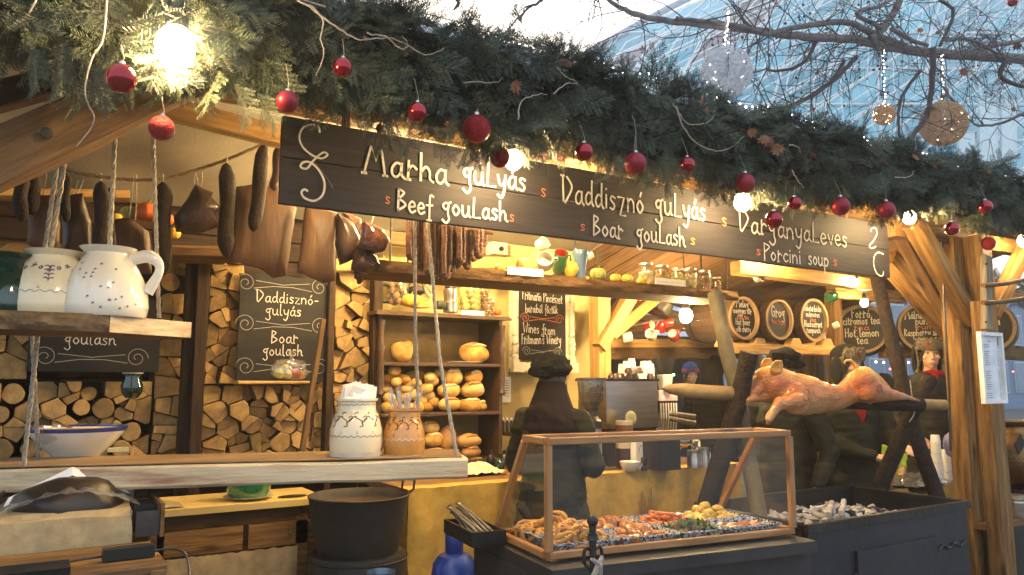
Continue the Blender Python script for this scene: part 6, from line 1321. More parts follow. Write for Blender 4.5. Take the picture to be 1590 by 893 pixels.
for dy in (-.07, .09):   # hind legs stretched along the spit, front legs folded down
    mb.capsule(Q(1350, 606, dy), Q(1382, 614, dy*.6), 19*kq(1350), 10*kq(1380)); mb.capsule(Q(1382, 614, dy*.6), Q(1406, 618+dy*20, dy*.4), 9.5*kq(1380), 5.5*kq(1400)); mb.capsule(Q(1406, 618+dy*20, dy*.4), Q(1419, 622+dy*20, dy*.4), 5*kq(1400), 4.2*kq(1400))
mb.capsule(Q(1240, 622, -.12), Q(1211, 626, -.13), 13*kq(1240), 9.5*kq(1210)); mb.capsule(Q(1211, 626, -.13), Q(1199, 641, -.13), 8.5*kq(1210), 6*kq(1200)); mb.capsule(Q(1199, 641, -.13), Q(1194, 650, -.13), 6*kq(1200), 6.5*kq(1200))
mb.capsule(Q(1205, 612, .0), Q(1178, 616, -.02), 11*kq(1200), 8*kq(1200)); mb.capsule(Q(1178, 616, -.02), Q(1160, 622, -.04), 7.5*kq(1180), 5.5*kq(1160))
for dy in (-.005, .005): 
    pass
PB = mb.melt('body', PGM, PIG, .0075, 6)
ruffle(PB, lambda c: .0045*noise.noise(c*22)+.006*noise.noise(c*9))
def ear(px, py, dy, tilt):
    c = Q(px, py, dy); m = MB()
    def P(u, v):      # a cupped, pointed, forward-folding leaf shape
        wd = math.sin(PI*min(1, v*.58+.30))**.8; s_ = (u-.5)*2; return c+V3((s_*.056*wd+.012*v*tilt-.02*v*v, -.030*(1-s_*s_)*wd*(1-v)+.016-.035*v*v, v*.074-.030))
    m.grid(P, 14, 12); o = m.build('ear', PGM, PIG); s = o.modifiers.new('s', 'SOLIDIFY'); s.thickness = .008
ear(1208, 572, -.07, 1); ear(1195, 568, .08, -1)
TLc = Q(1330, 578, -.02); MB().tube(smooth_poly([TLc, Q(1327, 566, -.02), Q(1320, 560, -.03), Q(1312, 561, -.03), Q(1312, 566, -.03)], 6), [.014-.0004*i for i in range(25)], 8).build('tail', PGM, PIG)
for dx in (0, 2): 
    for hx, hy, dy in ((1194, 652, -.13), (1160, 623, -.04)): MB().capsule(Q(hx-1+dx, hy+1, dy), Q(hx-3+dx*1.5, hy+6, dy), .010, .006, 8).build('hoof', mat('hoof', (.25, .12, .06), None, .4), PIG)
for dy in (-.028, .036): MB().capsule(Q(1420, 622+dy*50, dy), Q(1426, 624+dy*50, dy), .013, .008, 8).build('hoof', bpy.data.materials['hoof'], PIG)
MB().tube([Q(1181, 585, -.10)+V3((dx*.012, -.002, .003*math.cos(dx*2))) for dx in (-1, -.5, 0, .5, 1)], .0028, 6).build('closed_eye', mat('brown_seam', (.16, .06, .03), None, .5), PIG)
for (x, y, r) in ((1252, 613, 9), (1366, 603, 6)):
    c = Q(x, y, -.02); 
    dg = None
    hit = [PB.ray_cast(V3((x2, -1, z2))-V3((0, 0, 0)), V3((0, 1, 0))) for x2, z2 in ()]
    pts = []
    for i in range(25):
        a = 2*PI*i/24
        for rad_ in (r,):
            q = U(x+rad_*.55*math.cos(a), y+rad_*math.sin(a), YPf(x)); o_ = V3((0, 0, CZ)); d_ = (q-o_).normalized(); ok, loc, nn, _ = PB.ray_cast(o_-wl(PB), d_)
            if ok: pts.append(loc+wl(PB)-d_*.002)
    if len(pts) > 3: MB().tube(pts, .0022, 5).build('branded_ring', bpy.data.materials['brown_seam'], PIG)
MB().lathe([(.03, 0), (.03, .012)], Q(1401, 617, -.028)-V3((.0, 0, .0)), 14, look((0, 0, 0), (0, 1, 0))).build('teal_tie', mat('teal_tie', (.05, .35, .4), None, .5), PIG)
# supports
def pole(name, pts, r, m, lab, cat='support pole', n=12, dark=None):
    w = smooth_poly([U(*p) for p in pts], 5); w = [p+V3((.006*noise.noise(p*6), 0, 0)) for p in w]; k = len(w)
    rs = [r*(1+.10*noise.noise(V3((i*.45, r*9, 0)))) for i in range(k)]
    return MB().tube(w, rs, n).build(name, m, label=lab, cat=cat)
pole('support_pole', [(1110, 455, 3.45), (1128, 545, 3.36), (1148, 630, 3.3), (1180, 811, 3.16)], .047, mat('bleached_pole', (.19, .165, .105), (.08, .065, .042), .8, ns=5, st=(1, 1, .4), bump=.9, bs=24), 'tall weathered grey-green pole leaning behind the left end of the spit')
pole('support_pole', [(1163, 547, 3.14), (1150, 610, 3.2), (1132, 670, 3.24), (1093, 800, 3.3)], .055, CHAR, 'thick charred log crossing the grey pole, just left of the pig head')
pole('support_pole', [(1360, 425, 3.35), (1392, 560, 3.12), (1420, 670, 3.0), (1462, 790, 2.86)], .047, CHAR, 'long black pole slanting from the sign end down to the grill corner')
pole('support_pole', [(1444, 588, 2.86), (1425, 625, 2.9), (1408, 660, 2.94), (1366, 757, 3.05)], .048, CHAR, 'short charred log crossing the long black pole right of the pig')
MB().tube([U(1463, 375, 3.0), U(1466, 470, 3.0), U(1474, 610, 2.98), U(1476, 700, 2.98)], .009, 6).build('hanging_strap', BLACKP, label='thin black cable hanging in front of the woman with the fur hat', cat='cable')
MB().tube(smooth_poly([U(1413, 590, 2.84), U(1416, 615, 2.84), U(1420, 640, 2.85), U(1412, 655, 2.86)], 5), .004, 6).build('tie_rope', ROPEM, label='short pale rope tying the pig feet to the crossed poles', cat='rope')
# ================================================================ charcoal grill box
gx0, gx1, gy0, gy1, gz = 3.40, 4.90, 2.62, 3.38, .88
GRL = thing('charcoal_grill', 'long black steel charcoal box with hinged doors below the roast pig', 'grill', ((gx0+gx1)/2, (gy0+gy1)/2, 0))
NAVY = mat('blue_black_steel', (.014, .016, .021), (.028, .029, .032), .5, .2, ns=3, bump=.35, bs=12)
for c_, d_, nm in ((((gx0+gx1)/2, gy0, .52), (gx1-gx0, .025, .70), 'front_wall'), (((gx0+gx1)/2, gy1, .52), (gx1-gx0, .025, .72), 'rear_wall'), ((gx0, (gy0+gy1)/2, .52), (.025, gy1-gy0-.03, .71), 'side_wall'), ((gx1, (gy0+gy1)/2, .52), (.025, gy1-gy0-.03, .71), 'side_wall'), (((gx0+gx1)/2, (gy0+gy1)/2, .74), (gx1-gx0-.03, gy1-gy0-.03, .02), 'ash_bed')): bxo(nm, c_, d_, NAVY, GRL)
for c_, d_ in ((((gx0+gx1)/2, gy0-.016, gz-.02), (gx1-gx0+.04, .03, .045)), ((gx1+.0, (gy0+gy1)/2, gz-.014), (.045, gy1-gy0-.05, .035)), ((gx0, (gy0+gy1)/2, gz-.014), (.045, gy1-gy0-.05, .035)), (((gx0+gx1)/2, gy1, gz+.0), (gx1-gx0, .035, .03))): bxo('rim', c_, d_, IRON, GRL)
for x0, x1, zz2 in ((gx0+.05, gx0+.52, .58), (4.45, 4.86, .64)):
    mb = MB(); n = 16
    for i in range(n): mb.tube([(x0+(x1-x0)*i/n, gy0-.02, zz2+.012*math.sin(i*1.3)), (x0+(x1-x0)*(i+1)/n, gy0-.02, zz2+.012*math.sin((i+1)*1.3))], .007*(1.3 if i % 3 else .8), 6)
    mb.build('wrought_hinge', IRON, GRL)
bxo('door_panel', (4.15, gy0-.02, .50), (.75, .02, .42), NAVY, GRL); bxo('lower_strip', ((gx0+gx1)/2, gy0-.03, .36), (gx1-gx0, .02, .03), IRON, GRL)
for x in (gx0+.06, gx1-.06):
    for y in (gy0+.06, gy1-.06): bxo('leg', (x, y, .085), (.05, .05, .17), IRON, GRL)
ASH = mat('white_ash', (.50, .47, .43), (.14, .12, .11), .95, ns=10, bump=.6, bs=40, lo=.3, hi=.55, rnd=.3); ASHD = mat('burnt_coal', (.05, .045, .045), (.02, .018, .018), .9, ns=12, bump=.8, bs=30)
CF = thing('charcoal_fire', 'heap of ash-white charcoal and burnt sticks inside the black grill box', 'charcoal', ((gx0+gx1)/2, 3.0, .75)); chm = []
for s in range(6):
    q = MB(); rs = random.Random(s); q.ball((0, 0, 0), (.05*rs.uniform(.7, 1.4), .022, .018), 8, lump=.7, seed=s); me = bpy.data.meshes.new('charcoal_piece'); me.from_pydata(q.v, [], q.f); me.materials.append(ASH if s != 5 else ASHD); chm.append(me)
for i in range(330):
    x = R.gauss((gx0+gx1)/2+.0, .36); y = R.gauss(3.02, .15)
    if not (gx0+.07 < x < gx1-.1 and gy0+.07 < y < gy1-.06): continue
    hh = .76+.085*math.exp(-((x-4.15)/.45)**2-((y-3.02)/.2)**2)*R.uniform(.2, 1.15)
    o = bpy.data.objects.new('charcoal_piece', R.choice(chm)); COL.objects.link(o); o.parent = CF; o.location = V3((x, y, hh))-CF.location; o.rotation_euler = (R.uniform(-.4, .4), R.uniform(-.5, .5), R.uniform(0, 6)); s = R.uniform(.6, 1.25); o.scale = (s, s, s)
for x in (3.9, 4.02): beam('burnt_stick', (x, 2.85, .85), (x+.3, 3.0+x*.01, .87), .03, .03, ASH, CF)
# ================================================================ food case
CASE0 = set(bpy.data.objects); FX0, FX1, FY0, FYB, FYT, FZ0, FZ1 = 1.79, 3.06, 2.47, 2.99, 2.69, .90, 1.362
CTB = thing('serving_cart', 'black-painted serving cart under the glass food case', 'cart', ((FX0+FX1)/2, 2.8, 0))
BP = mat('worn_black_paint', (.015, .015, .017), (.035, .032, .031), .55, ns=4, bump=.3, bs=14)
bxo('cart_top', ((FX0+FX1)/2-.01, 2.78, FZ0-.035), (FX1-FX0+.07, .86, .05), BP, CTB); bxo('apron', ((FX0+FX1)/2, 2.42, FZ0-.13), (FX1-FX0+.07, .03, .135), BP, CTB); bxo('apron_lip', ((FX0+FX1)/2-.02, 2.40, FZ0-.22), (FX1-FX0+.14, .03, .03), IRON, CTB)
bxo('side_apron', (FX0-.035, 2.78, FZ0-.13), (.03, .74, .135), BP, CTB); bxo('lower_shelf', ((FX0+FX1)/2, 2.8, .42), (FX1-FX0-.1, .6, .03), BP, CTB)
for x in (FX0+.02, FX1-.05):
    for y in (2.46, 3.1): bxo('leg', (x, y, .44), (.05, .05, .66), BP, CTB); MB().lathe([(.06, -.02), (.065, 0), (.06, .02)], (x, y, .065), 18, Matrix.Rotation(PI/2, 3, 'X')).build('wheel', BLACKP, CTB)
bxo('white_box', (2.66, 2.75, .52), (.22, .2, .16), WHITEP, None, label='white plastic tub on the lower shelf of the serving cart', cat='tub'); 
TT = thing('tong_tray', 'shallow black tray of steel tongs left of the glass food case', 'tray', (FX0-.05, 3.0, FZ0)); tx0, tx1 = 1.62, 1.76
for c_, d_ in (((FX0-.11, 3.0, FZ0), (.15, .36, .01)), ((FX0-.185, 3.0, FZ0+.03), (.012, .36, .06)), ((FX0-.035, 3.0, FZ0+.03), (.012, .36, .06)), ((FX0-.11, 2.826, FZ0+.03), (.137, .012, .058)), ((FX0-.11, 3.174, FZ0+.03), (.137, .012, .058))): bxo('tray_wall', c_, d_, BLACKP, TT)
for i in range(7):
    mb = MB(); p0 = V3((FX0-.165+.017*i, 2.88+.02*(i % 2), FZ0+.03+.01*(i % 3))); p1 = p0+V3((R.uniform(-.06, .03), .24, .07+.015*(i % 2)))
    for s in (-1, 1): mb.tube([p0+V3((s*.012, 0, 0)), p0.lerp(p1, .6)+V3((s*.008, 0, .004)), p1], [.006, .004, .007], 6)
    mb.ball(p1, (.015, .02, .008), 8); mb.build('steel_tongs', STEEL, None, label='steel serving tongs in the black tray, %s' % ('first from the left', 'second from the left', 'third from the left', 'in the middle', 'third from the right', 'second from the right', 'nearest the glass case')[i], cat='tongs', group='tongs in the black tray')
GC_ = thing('food_display_case', 'wooden-framed glass case with sloping back over trays of hot food', 'display case', ((FX0+FX1)/2, 2.75, FZ0))
ff = mat('orange_brown_frame', (.42, .21, .075), (.25, .11, .04), .45, ns=2.5, st=(1.5, 14, 14), bump=.25, bs=6, coat=.2)
fw = .028
def fbeam(a, b): return beam('frame_bar', a, b, fw, fw, ff, GC_, wob=.0015, ch=.003)
A, B, C_, D_ = V3((FX0, FY0, FZ0)), V3((FX1, FY0, FZ0)), V3((FX1, FYB, FZ0)), V3((FX0, FYB, FZ0)); E_, F_, G_, H_ = V3((FX0, FY0, FZ1)), V3((FX1, FY0, FZ1)), V3((FX1, FYT, FZ1)), V3((FX0, FYT, FZ1))
z_ = V3((0, 0, fw/2+.002))
fbeam(A+z_, B+z_); fbeam(B+z_+V3((0, fw, 0)), C_+z_); fbeam(A+z_+V3((0, fw, 0)), D_+z_); fbeam(D_+z_+V3((fw, 0, 0)), C_+z_-V3((fw, 0, 0)))
fbeam(A+z_*2, E_-z_); fbeam(B+z_*2, F_-z_); fbeam(E_, F_); fbeam(E_+V3((0, fw, 0)), H_-V3((0, .0, 0))); fbeam(F_+V3((0, fw, 0)), G_); fbeam(D_+z_*2, H_-z_); fbeam(C_+z_*2, G_-z_); fbeam(H_+V3((fw, 0, 0)), G_-V3((fw, 0, 0)))
def pane(ps, vec, nm='glass_pane'): MB().prism(ps, vec).build(nm, GLASS, GC_, smooth=False)
i_ = .016
pane([A+V3((i_, 0, .035)), B+V3((-i_, 0, .035)), F_+V3((-i_, 0, -.016)), E_+V3((i_, 0, -.016))], (0, .004, 0)); pane([E_+V3((i_, i_, 0)), F_+V3((-i_, i_, 0)), G_+V3((-i_, -i_, 0)), H_+V3((i_, -i_, 0))], (0, 0, .004))
pane([A+V3((0, i_, .035)), D_+V3((0, -.03, .035)), H_+V3((0, -i_, -.016)), E_+V3((0, i_, -.016))], (.004, 0, 0)); pane([B+V3((0, i_, .035)), C_+V3((0, -.03, .035)), G_+V3((0, -i_, -.016)), F_+V3((0, i_, -.016))], (-.004, 0, 0))
# enamel trays
def etray(x0, x1, y0, y1, lab, h=.045):
    z = FZ0+.004; t = thing('enamel_tray', lab, 'tray', ((x0+x1)/2, (y0+y1)/2, z)); mb = MB(); b = .012
    def ring(e, zz): return [V3((x0-e, y0-e, zz)), V3((x1+e, y0-e, zz)), V3((x1+e, y1+e, zz)), V3((x0-e, y1+e, zz))]
    rs = [ring(-.02, z), ring(-.004, z+h), ring(.006, z+h), ring(.006, z+h-.006)]
    vs = [p for r in rs for p in r]; fs = [(0, 1, 2, 3)]
    for r in range(3):
        for i in range(4): fs.append((r*4+i, r*4+(i+1) % 4, r*4+4+(i+1) % 4, r*4+4+i))
    mb.add(vs, fs).build('enamel', SPECK, t, smooth=False); return t, z
FM = {k: mat(k, *v[:2], v[2], ns=14, bump=.5, bs=50, rnd=.2, coat=v[3]) for k, v in {'fried_dough': ((.58, .31, .05), (.38, .16, .025), .45, .3), 'roast_chicken': ((.46, .18, .03), (.22, .06, .012), .35, .4), 'roast_carrot': ((.60, .17, .015), (.42, .10, .01), .4, .4), 'roast_potato': ((.60, .42, .06), (.42, .25, .03), .45, .3), 'lettuce': ((.16, .22, .05), (.06, .10, .02), .5, .2), 'red_lettuce': ((.14, .05, .03), (.08, .03, .02), .5, .2), 'bacon_strip': ((.26, .075, .02), (.38, .16, .05), .4, .4)}.items()}
def piece(name, m, x, y, z, kind, parent):
    mb = MB()
    if kind == 'ring':
        r = R.uniform(.028, .05); q = Matrix.Rotation(R.uniform(-1.2, 1.2), 3, 'X') @ Matrix.Rotation(R.uniform(-.6, .6), 3, 'Y'); n = R.uniform(4.5, 6.3); mb.tube([V3((x, y, z+.012))+q @ V3((r*math.cos(i*n/12), r*math.sin(i*n/12), .006*math.sin(i*1.3))) for i in range(13)], [.009+.003*math.sin(i) for i in range(13)], 7)
    elif kind == 'long':
        a = R.uniform(0, PI); l = R.uniform(.035, .06); d = V3((math.cos(a), math.sin(a), R.uniform(-.2, .2)))*l; c = V3((x, y, z+.01)); mb.capsule(c-d, c+d, .011, .007, 8)
    elif kind == 'ball': mb.ball((x, y, z+.02), (R.uniform(.022, .03), R.uniform(.019, .025), R.uniform(.018, .024)), 12, lump=.15, seed=x*9)
    elif kind == 'chunk': mb.ball((x, y, z+.02), (R.uniform(.03, .05), R.uniform(.02, .03), R.uniform(.018, .026)), 12, Matrix.Rotation(R.uniform(0, 3), 3, 'Z'), lump=.5, seed=x*9+y)
    elif kind == 'leaf':
        c = V3((x, y, z+.02)); s = R.uniform(.03, .05); e = R.uniform(0, 6); q = Matrix.Rotation(e, 3, 'Z') @ Matrix.Rotation(R.uniform(-.9, .9), 3, 'X'); sd = R.random()*9
        mb.grid(lambda u, v: c+q @ V3(((u-.5)*2*s, (v-.5)*1.6*s, .014*math.sin(u*11+sd)+.012*math.sin(v*9+sd))), 8, 7)
    mb.build(name, m, parent)
cols = [FX0+.05, FX0+.36, FX0+.66, FX0+.92, FX1-.03]
trs = ((0, 0, 'fried_dough', 'ring', 34, 'front left enamel tray with orange fried curls'), (0, 1, 'fried_dough', 'ring', 56, 'rear left enamel tray heaped with fried onion rings'), (1, 1, 'roast_chicken', 'chunk', 30, 'enamel tray of brown roast chicken pieces, second from left at the back'), (2, 1, 'roast_carrot', 'long', 60, 'enamel tray of roast carrots in the middle back'), (3, 1, 'roast_potato', 'ball', 80, 'enamel tray piled with yellow potatoes at the right back'), (1, 0, 'roast_chicken', 'chunk', 24, 'enamel tray of golden meat pieces in the front centre left'), (2, 0, 'lettuce', 'leaf', 52, 'enamel tray of mixed salad leaves at the front centre'), (3, 0, 'bacon_strip', 'strip', 6, 'front right enamel tray with long roasted pork strips'))
NMF = {'fried_dough': 'fried_ring', 'roast_chicken': 'chicken_piece', 'roast_carrot': 'carrot', 'roast_potato': 'potato', 'lettuce': 'salad_leaf', 'bacon_strip': 'pork_strip'}
HPL = {'fried_dough': 'heap of fried rings', 'roast_chicken': 'roast chicken pieces', 'roast_carrot': 'heap of roast carrots', 'roast_potato': 'pile of yellow roast potatoes', 'lettuce': 'green and red salad leaves', 'bacon_strip': 'long roasted pork strips'}
for ci, ri, fm_, kind, n, lab in trs:
    x0, x1 = cols[ci]+.01, cols[ci+1]-.01; y0, y1 = ((FY0+.035, FY0+.235), (FY0+.255, FYB-.04))[ri]; t, z = etray(x0, x1, y0, y1, lab)
    h = thing('food_heap', HPL[fm_]+' in the '+lab.split(' enamel')[0].replace('enamel', '').strip()+' tray' if 'enamel tray' in lab and not lab.startswith('enamel') else HPL[fm_]+', '+lab.replace('enamel tray', 'in the tray').split(',')[-1].split(' in the tray ')[-1], 'food', ((x0+x1)/2, (y0+y1)/2, z+.003))
    for i in range(n):
        u, v = R.random(), R.random(); x = x0+.03+(x1-x0-.06)*u; y = y0+.025+(y1-y0-.05)*v; hh = z+.005+(.065 if kind in ('ring', 'ball', 'long') else .035)*(1-abs(2*u-1)**2)*(1-abs(2*v-1)**2)*R.random()
        if kind == 'strip':
            xx = x0+.02; yy = y0+.03+(y1-y0-.06)*i/5; MB().tube([(xx+(x1-x0-.04)*j/10, yy+.004*math.sin(j+i), z+.02+.008*math.sin(j*1.2+i*2)) for j in range(11)], .017, 8, flat=.5).build('pork_strip', FM[fm_], h)
        else: piece(NMF[fm_], FM['red_lettuce'] if (fm_ == 'lettuce' and i % 3 == 0) else FM[fm_], x, y, hh, kind, h)
pvc = V3((1.79, 2.47, 0)); rz_ = Matrix.Rotation(-math.atan2(.17, 1.25), 3, 'Z')      # the cart stands slightly askew
for o in [o for o in bpy.data.objects if o not in CASE0 and o.parent is None and o.name in COL.objects]:
    o.location = V3((1.79, 2.59, 0))+rz_ @ (o.location-pvc); o.rotation_euler = (rz_ @ o.rotation_euler.to_matrix()).to_euler()
# stanchion
c = UZ(921, 893, .80); c = U(921, 893, 2.05); ST = thing('rope_stanchion', 'black iron stanchion with ball top and knotted rope in front of the food case', 'stanchion', (c.x, c.y, 0)); tz = U(921, 816, 2.05).z
MB().tube([(c.x, c.y, 0), (c.x, c.y, tz)], .012, 10).lathe([(.02, 0), (.016, .012), (.016, .02)], (c.x, c.y, tz-.045), 12).build('post', IRON, ST); MB().ball((c.x, c.y, tz+.015), .019, 16).build('ball_top', IRON, ST)
for s in (-1, 1): MB().tube(smooth_poly([V3((c.x, c.y, tz-.08)), V3((c.x+s*.03, c.y, tz-.07)), V3((c.x+s*.036, c.y, tz-.11)), V3((c.x+s*.012, c.y, tz-.14))], 5), .006, 7).build('hook', IRON, ST)
rope([V3((c.x+.03, c.y-.01, tz-.10)), V3((c.x, c.y-.02, tz-.13)), V3((c.x-.02, c.y-.02, tz-.16)), V3((c.x-.05, c.y-.03, tz-.20)), V3((c.x-.16, c.y-.03, tz-.34)), V3((c.x-.6, c.y, tz-.55))], .009, ST); rope([V3((c.x-.02, c.y-.02, tz-.10)), V3((c.x+.01, c.y-.025, tz-.12)), V3((c.x+.02, c.y-.01, tz-.17)), V3((c.x+.03, c.y, tz-.35))], .008, ST)
# ================================================================ foreground at lower left
def dbox(name, x0, y0, x1, y1, Y, th, m, parent=None, **k): return fb(name, x0, y0, x1, y1, Y, th, m, parent, **k)
TBL = thing('side_table', 'old wooden table with bright yellow top and burlap front, left of the big cauldron', 'table', U(370, 780, 4.8)); TBL.location.z = .15
a = UZ(505, 771, .93); b = UZ(225, 788, .93); TY_ = 4.52; tzp = .93; tX0, tX1 = U(215, 790, TY_).x, U(508, 775, TY_).x
bxo('table_top', ((tX0+tX1)/2, TY_+.24, tzp-.02), (tX1-tX0, .52, .035), mat('yellow_table_top', (.72, .56, .22), (.62, .45, .15), .4, ns=3, st=(1, 8, 8), coat=.2), TBL)
bxo('upper_rail', ((tX0+tX1)/2-.06, TY_+.05, tzp-.08), (tX1-tX0-.18, .03, .08), WOODB, TBL)
for i in range(2): bxo('drawer_front', (tX0+.32+.47*i, TY_+.03, tzp-.19), (.44, .03, .13), WOOD, TBL)
MB().ball((tX0+.8, TY_+.005, tzp-.19), .013, 10).build('drawer_knob', BRASS, TBL); bxo('leg', (tX1-.14, TY_+.05, .49), (.07, .07, .68), WOODB, TBL); bxo('leg', (tX0+.1, TY_+.05, .49), (.07, .07, .68), WOODB, TBL)
MB().grid(drape(tX0+.05, tX1-.17, TY_-.0, TY_-.0, tzp-.26, .16, .012, 4, 5, lip=.01), 70, 16).build('burlap_front', BURLG, TBL)
# burlap covered bench
by = 3.55; a = U(-60, 805, by); b = U(206, 802, by); bz = U(100, 800, by).z; lz = U(100, 866, by).z
BN = thing('burlap_bench', 'burlap-wrapped counter end at the lower left, carrying the wrapped pan', 'counter', ((a.x+b.x)/2, by+.3, 0)); mb = MB()
def bn(u, v):
    x = a.x+(b.x-a.x)*u; s = v*3
    if s < 1: z = lz+(bz-lz)*s; y = by
    else: z = bz; y = by+(s-1)*.35
    e = .02*(1 if .8 < s < 1.2 else 0); return V3((x+.006*noise.noise(V3((u*5, v*5, 0))), y+e*.6+.008*noise.noise(V3((u*5, v*4, 1))), z-e*.8+.010*noise.noise(V3((u*4, v*4, 2)))))
mb.grid(bn, 60, 48); mb.grid(lambda u, v: V3((b.x+.004*noise.noise(V3((u*9, v*9, 5))), by+.01+.69*u, bz-.008-(bz-lz)*v)), 20, 10); mb.build('burlap_wrap', BURLG, BN, angle=70); bxo('core_box', ((a.x+b.x)/2-.02, by+.37, (bz+lz)/2), (b.x-a.x-.09, .62, bz-lz-.09), WOODD, BN)
bxo('base_cabinet', ((a.x+b.x)/2-.02, by+.34, (lz-.02)/2), (b.x-a.x-.04, .6, lz-.02), WOODD, BN)
# pan in film
c = U(108, 800, by+.25); c.z = bz+.004; k = S(108, by+.25); PN = thing('wrapped_pan', 'upturned dark iron pan wrapped in cling film on the burlap', 'pan', c)
MB().ball(c+V3((0, 0, 0)), (78*k, .16, 42*k), 28, lump=.12).build('pan_body', mat('dark_pan', (.025, .017, .013), (.014, .01, .008), .4, ns=8, bump=.2), PN); MB().grid(lambda u, v: c+V3((((u-.5)*182)*k, -.17+.3*v, (46*math.sin(PI*u)*(.55+.45*v)+4*noise.noise(V3((u*14, v*7, 2))))*k)), 60, 20).build('cling_film', PLAST, PN)
MB().prism([c+V3((-85*k, -.02, 5*k)), c+V3((0, .0, 44*k)), c+V3((80*k, -.02, 12*k)), c+V3((70*k, .0, 22*k)), c+V3((0, .02, 56*k)), c+V3((-80*k, 0, 16*k))], (0, .012, 0)).build('white_edge', WHITE, PN, smooth=False)
MB().tube(smooth_poly([c+V3((-84*k, -.1, 30*k)), c+V3((-96*k, -.1, 16*k)), c+V3((-92*k, -.12, 2*k)), c+V3((-104*k, -.12, 8*k))], 5), .008, 7).build('pan_handle', IRON, PN)
# drawer with compartments
o = thing('cutlery_drawer', 'open black compartment drawer with wooden front sticking out beside the burlap counter', 'drawer', U(228, 835, by+.05)); dz0 = U(228, 834, by).z; dz1 = U(228, 782, by).z; x0, x1 = U(207, 800, by).x+.01, U(248, 800, by).x
bxo('drawer_bottom', ((x0+x1)/2, by+.2, dz0+.01), (x1-x0, .42, .012), BLACKP, o); bxo('drawer_side', ((x0+x1)/2, by-.005, dz0+.055), (x1-x0, .012, .10), STEELD, o); bxo('wooden_front', (x1+.008, by+.18, (dz0+dz1)/2), (.014, .42, dz1-dz0), WOODB, o)
for i in range(3): bxo('divider', ((x0+x1)/2, by+.08+.09*i, dz0+.07), (x1-x0-.004, .008, .10), BLACKP, o)
# power brick and cable
c = U(200, 850, 3.2); 
cb = thing('old_crate', 'brown wooden crate top at the very bottom left', 'crate', U(110, 893, 3.1)); cb.location.z = 0; x0, x1 = U(-60, 870, 3.1).x, U(256, 870, 3.1).x; zt3 = U(150, 876, 3.15).z
for i in range(4): beam('crate_plank', (x0, 3.1+.12*i, zt3-.02), (x1, 3.1+.12*i, zt3-.02), .116, .03, WOOD if i % 2 else WOODB, cb)
for i in range(3): beam('crate_plank', (x0, 3.05, zt3-.10-.13*i), (x1-.01, 3.05, zt3-.10-.13*i), .03, .12, WOOD if i % 2 else WOODB, cb)
bxo('corner_batten', (x1-.03, 3.03, zt3-.22), (.05, .02, .40), WOODB, cb); bxo('inner_box', ((x0+x1)/2, 3.25, (zt3-.05)/2), (x1-x0-.05, .36, zt3-.05), WOODD, cb)
pb = thing('power_brick', 'black power brick with looping cable on the crate at lower left', 'power adapter', c); bxo('brick', V3((c.x, 3.2, zt3+.02)), (.17, .06, .04), BLACKP, pb); c = V3((c.x, 3.2, zt3+.015))
MB().tube(smooth_poly([c+V3((.08, 0, 0)), c+V3((.15, 0, .0)), c+V3((.19, -.05, -.02)), c+V3((.19, -.15, -.09))], 5), .005, 6).tube(smooth_poly([c+V3((-.08, 0, 0)), c+V3((-.16, -.02, -.0)), c+V3((-.24, -.05, -.003)), c+V3((-.22, -.08, -.003)), c+V3((-.3, -.04, -.003)), c+V3((-.4, -.02, -.003))], 5), .004, 6).build('cable', BLACKP, pb)
MB().box(V3((U(40, 870, 3.1).x, 3.12, zt3+.004)), (.26, .14, .03)).build('dark_glove', BRZ, smooth=False, label='flat dark cloth pad on the crate in the bottom left corner', cat='cloth')
# green pot on saucer and leaflet
c = U(386, 768, TY_+.16); c.z = tzp; k = S(386, TY_+.1); t = thing('green_pot', 'green glazed pot standing on a white saucer on the yellow table', 'pot', c); MB().lathe([(28*k, 3*k), (32*k, 10*k), (33*k, 30*k), (28*k, 50*k), (24*k, 60*k), (26*k, 64*k)], c, 30).build('pot_body', GREENL, t); MB().lathe([(20*k, 0), (35*k, 4*k), (37*k, 5*k), (35*k, 5*k), (20*k, 1.5*k)], c, 30).build('saucer', WHITEG, t)
MB().grid(lambda u, v: V3((U(235, 770, TY_+.05).x-.1+.26*u, TY_+.02+.16*v, tzp+.006+.02*math.sin(u*3)*v)), 10, 6).build('leaflet', mat('brown_grey_leaflet', (.34, .28, .18), (.22, .18, .12), .7, ns=20), label='crumpled printed leaflet on the left of the yellow table', cat='leaflet')
fb('white_carton', 155, 755, 207, 780, 3.95, .15, mat('pale_yellow_carton', (.75, .70, .45)), None, label='pale yellow carton behind the wrapped pan', cat='carton').location.z += 0
MB().ball(V3((U(455, 757, TY_+.1).x, TY_+.1, tzp+.004)), (.09, .04, .006), 14).build('flat_knife', IRON, label='thin dark flat utensil on the yellow table beside the cauldron', cat='utensil')
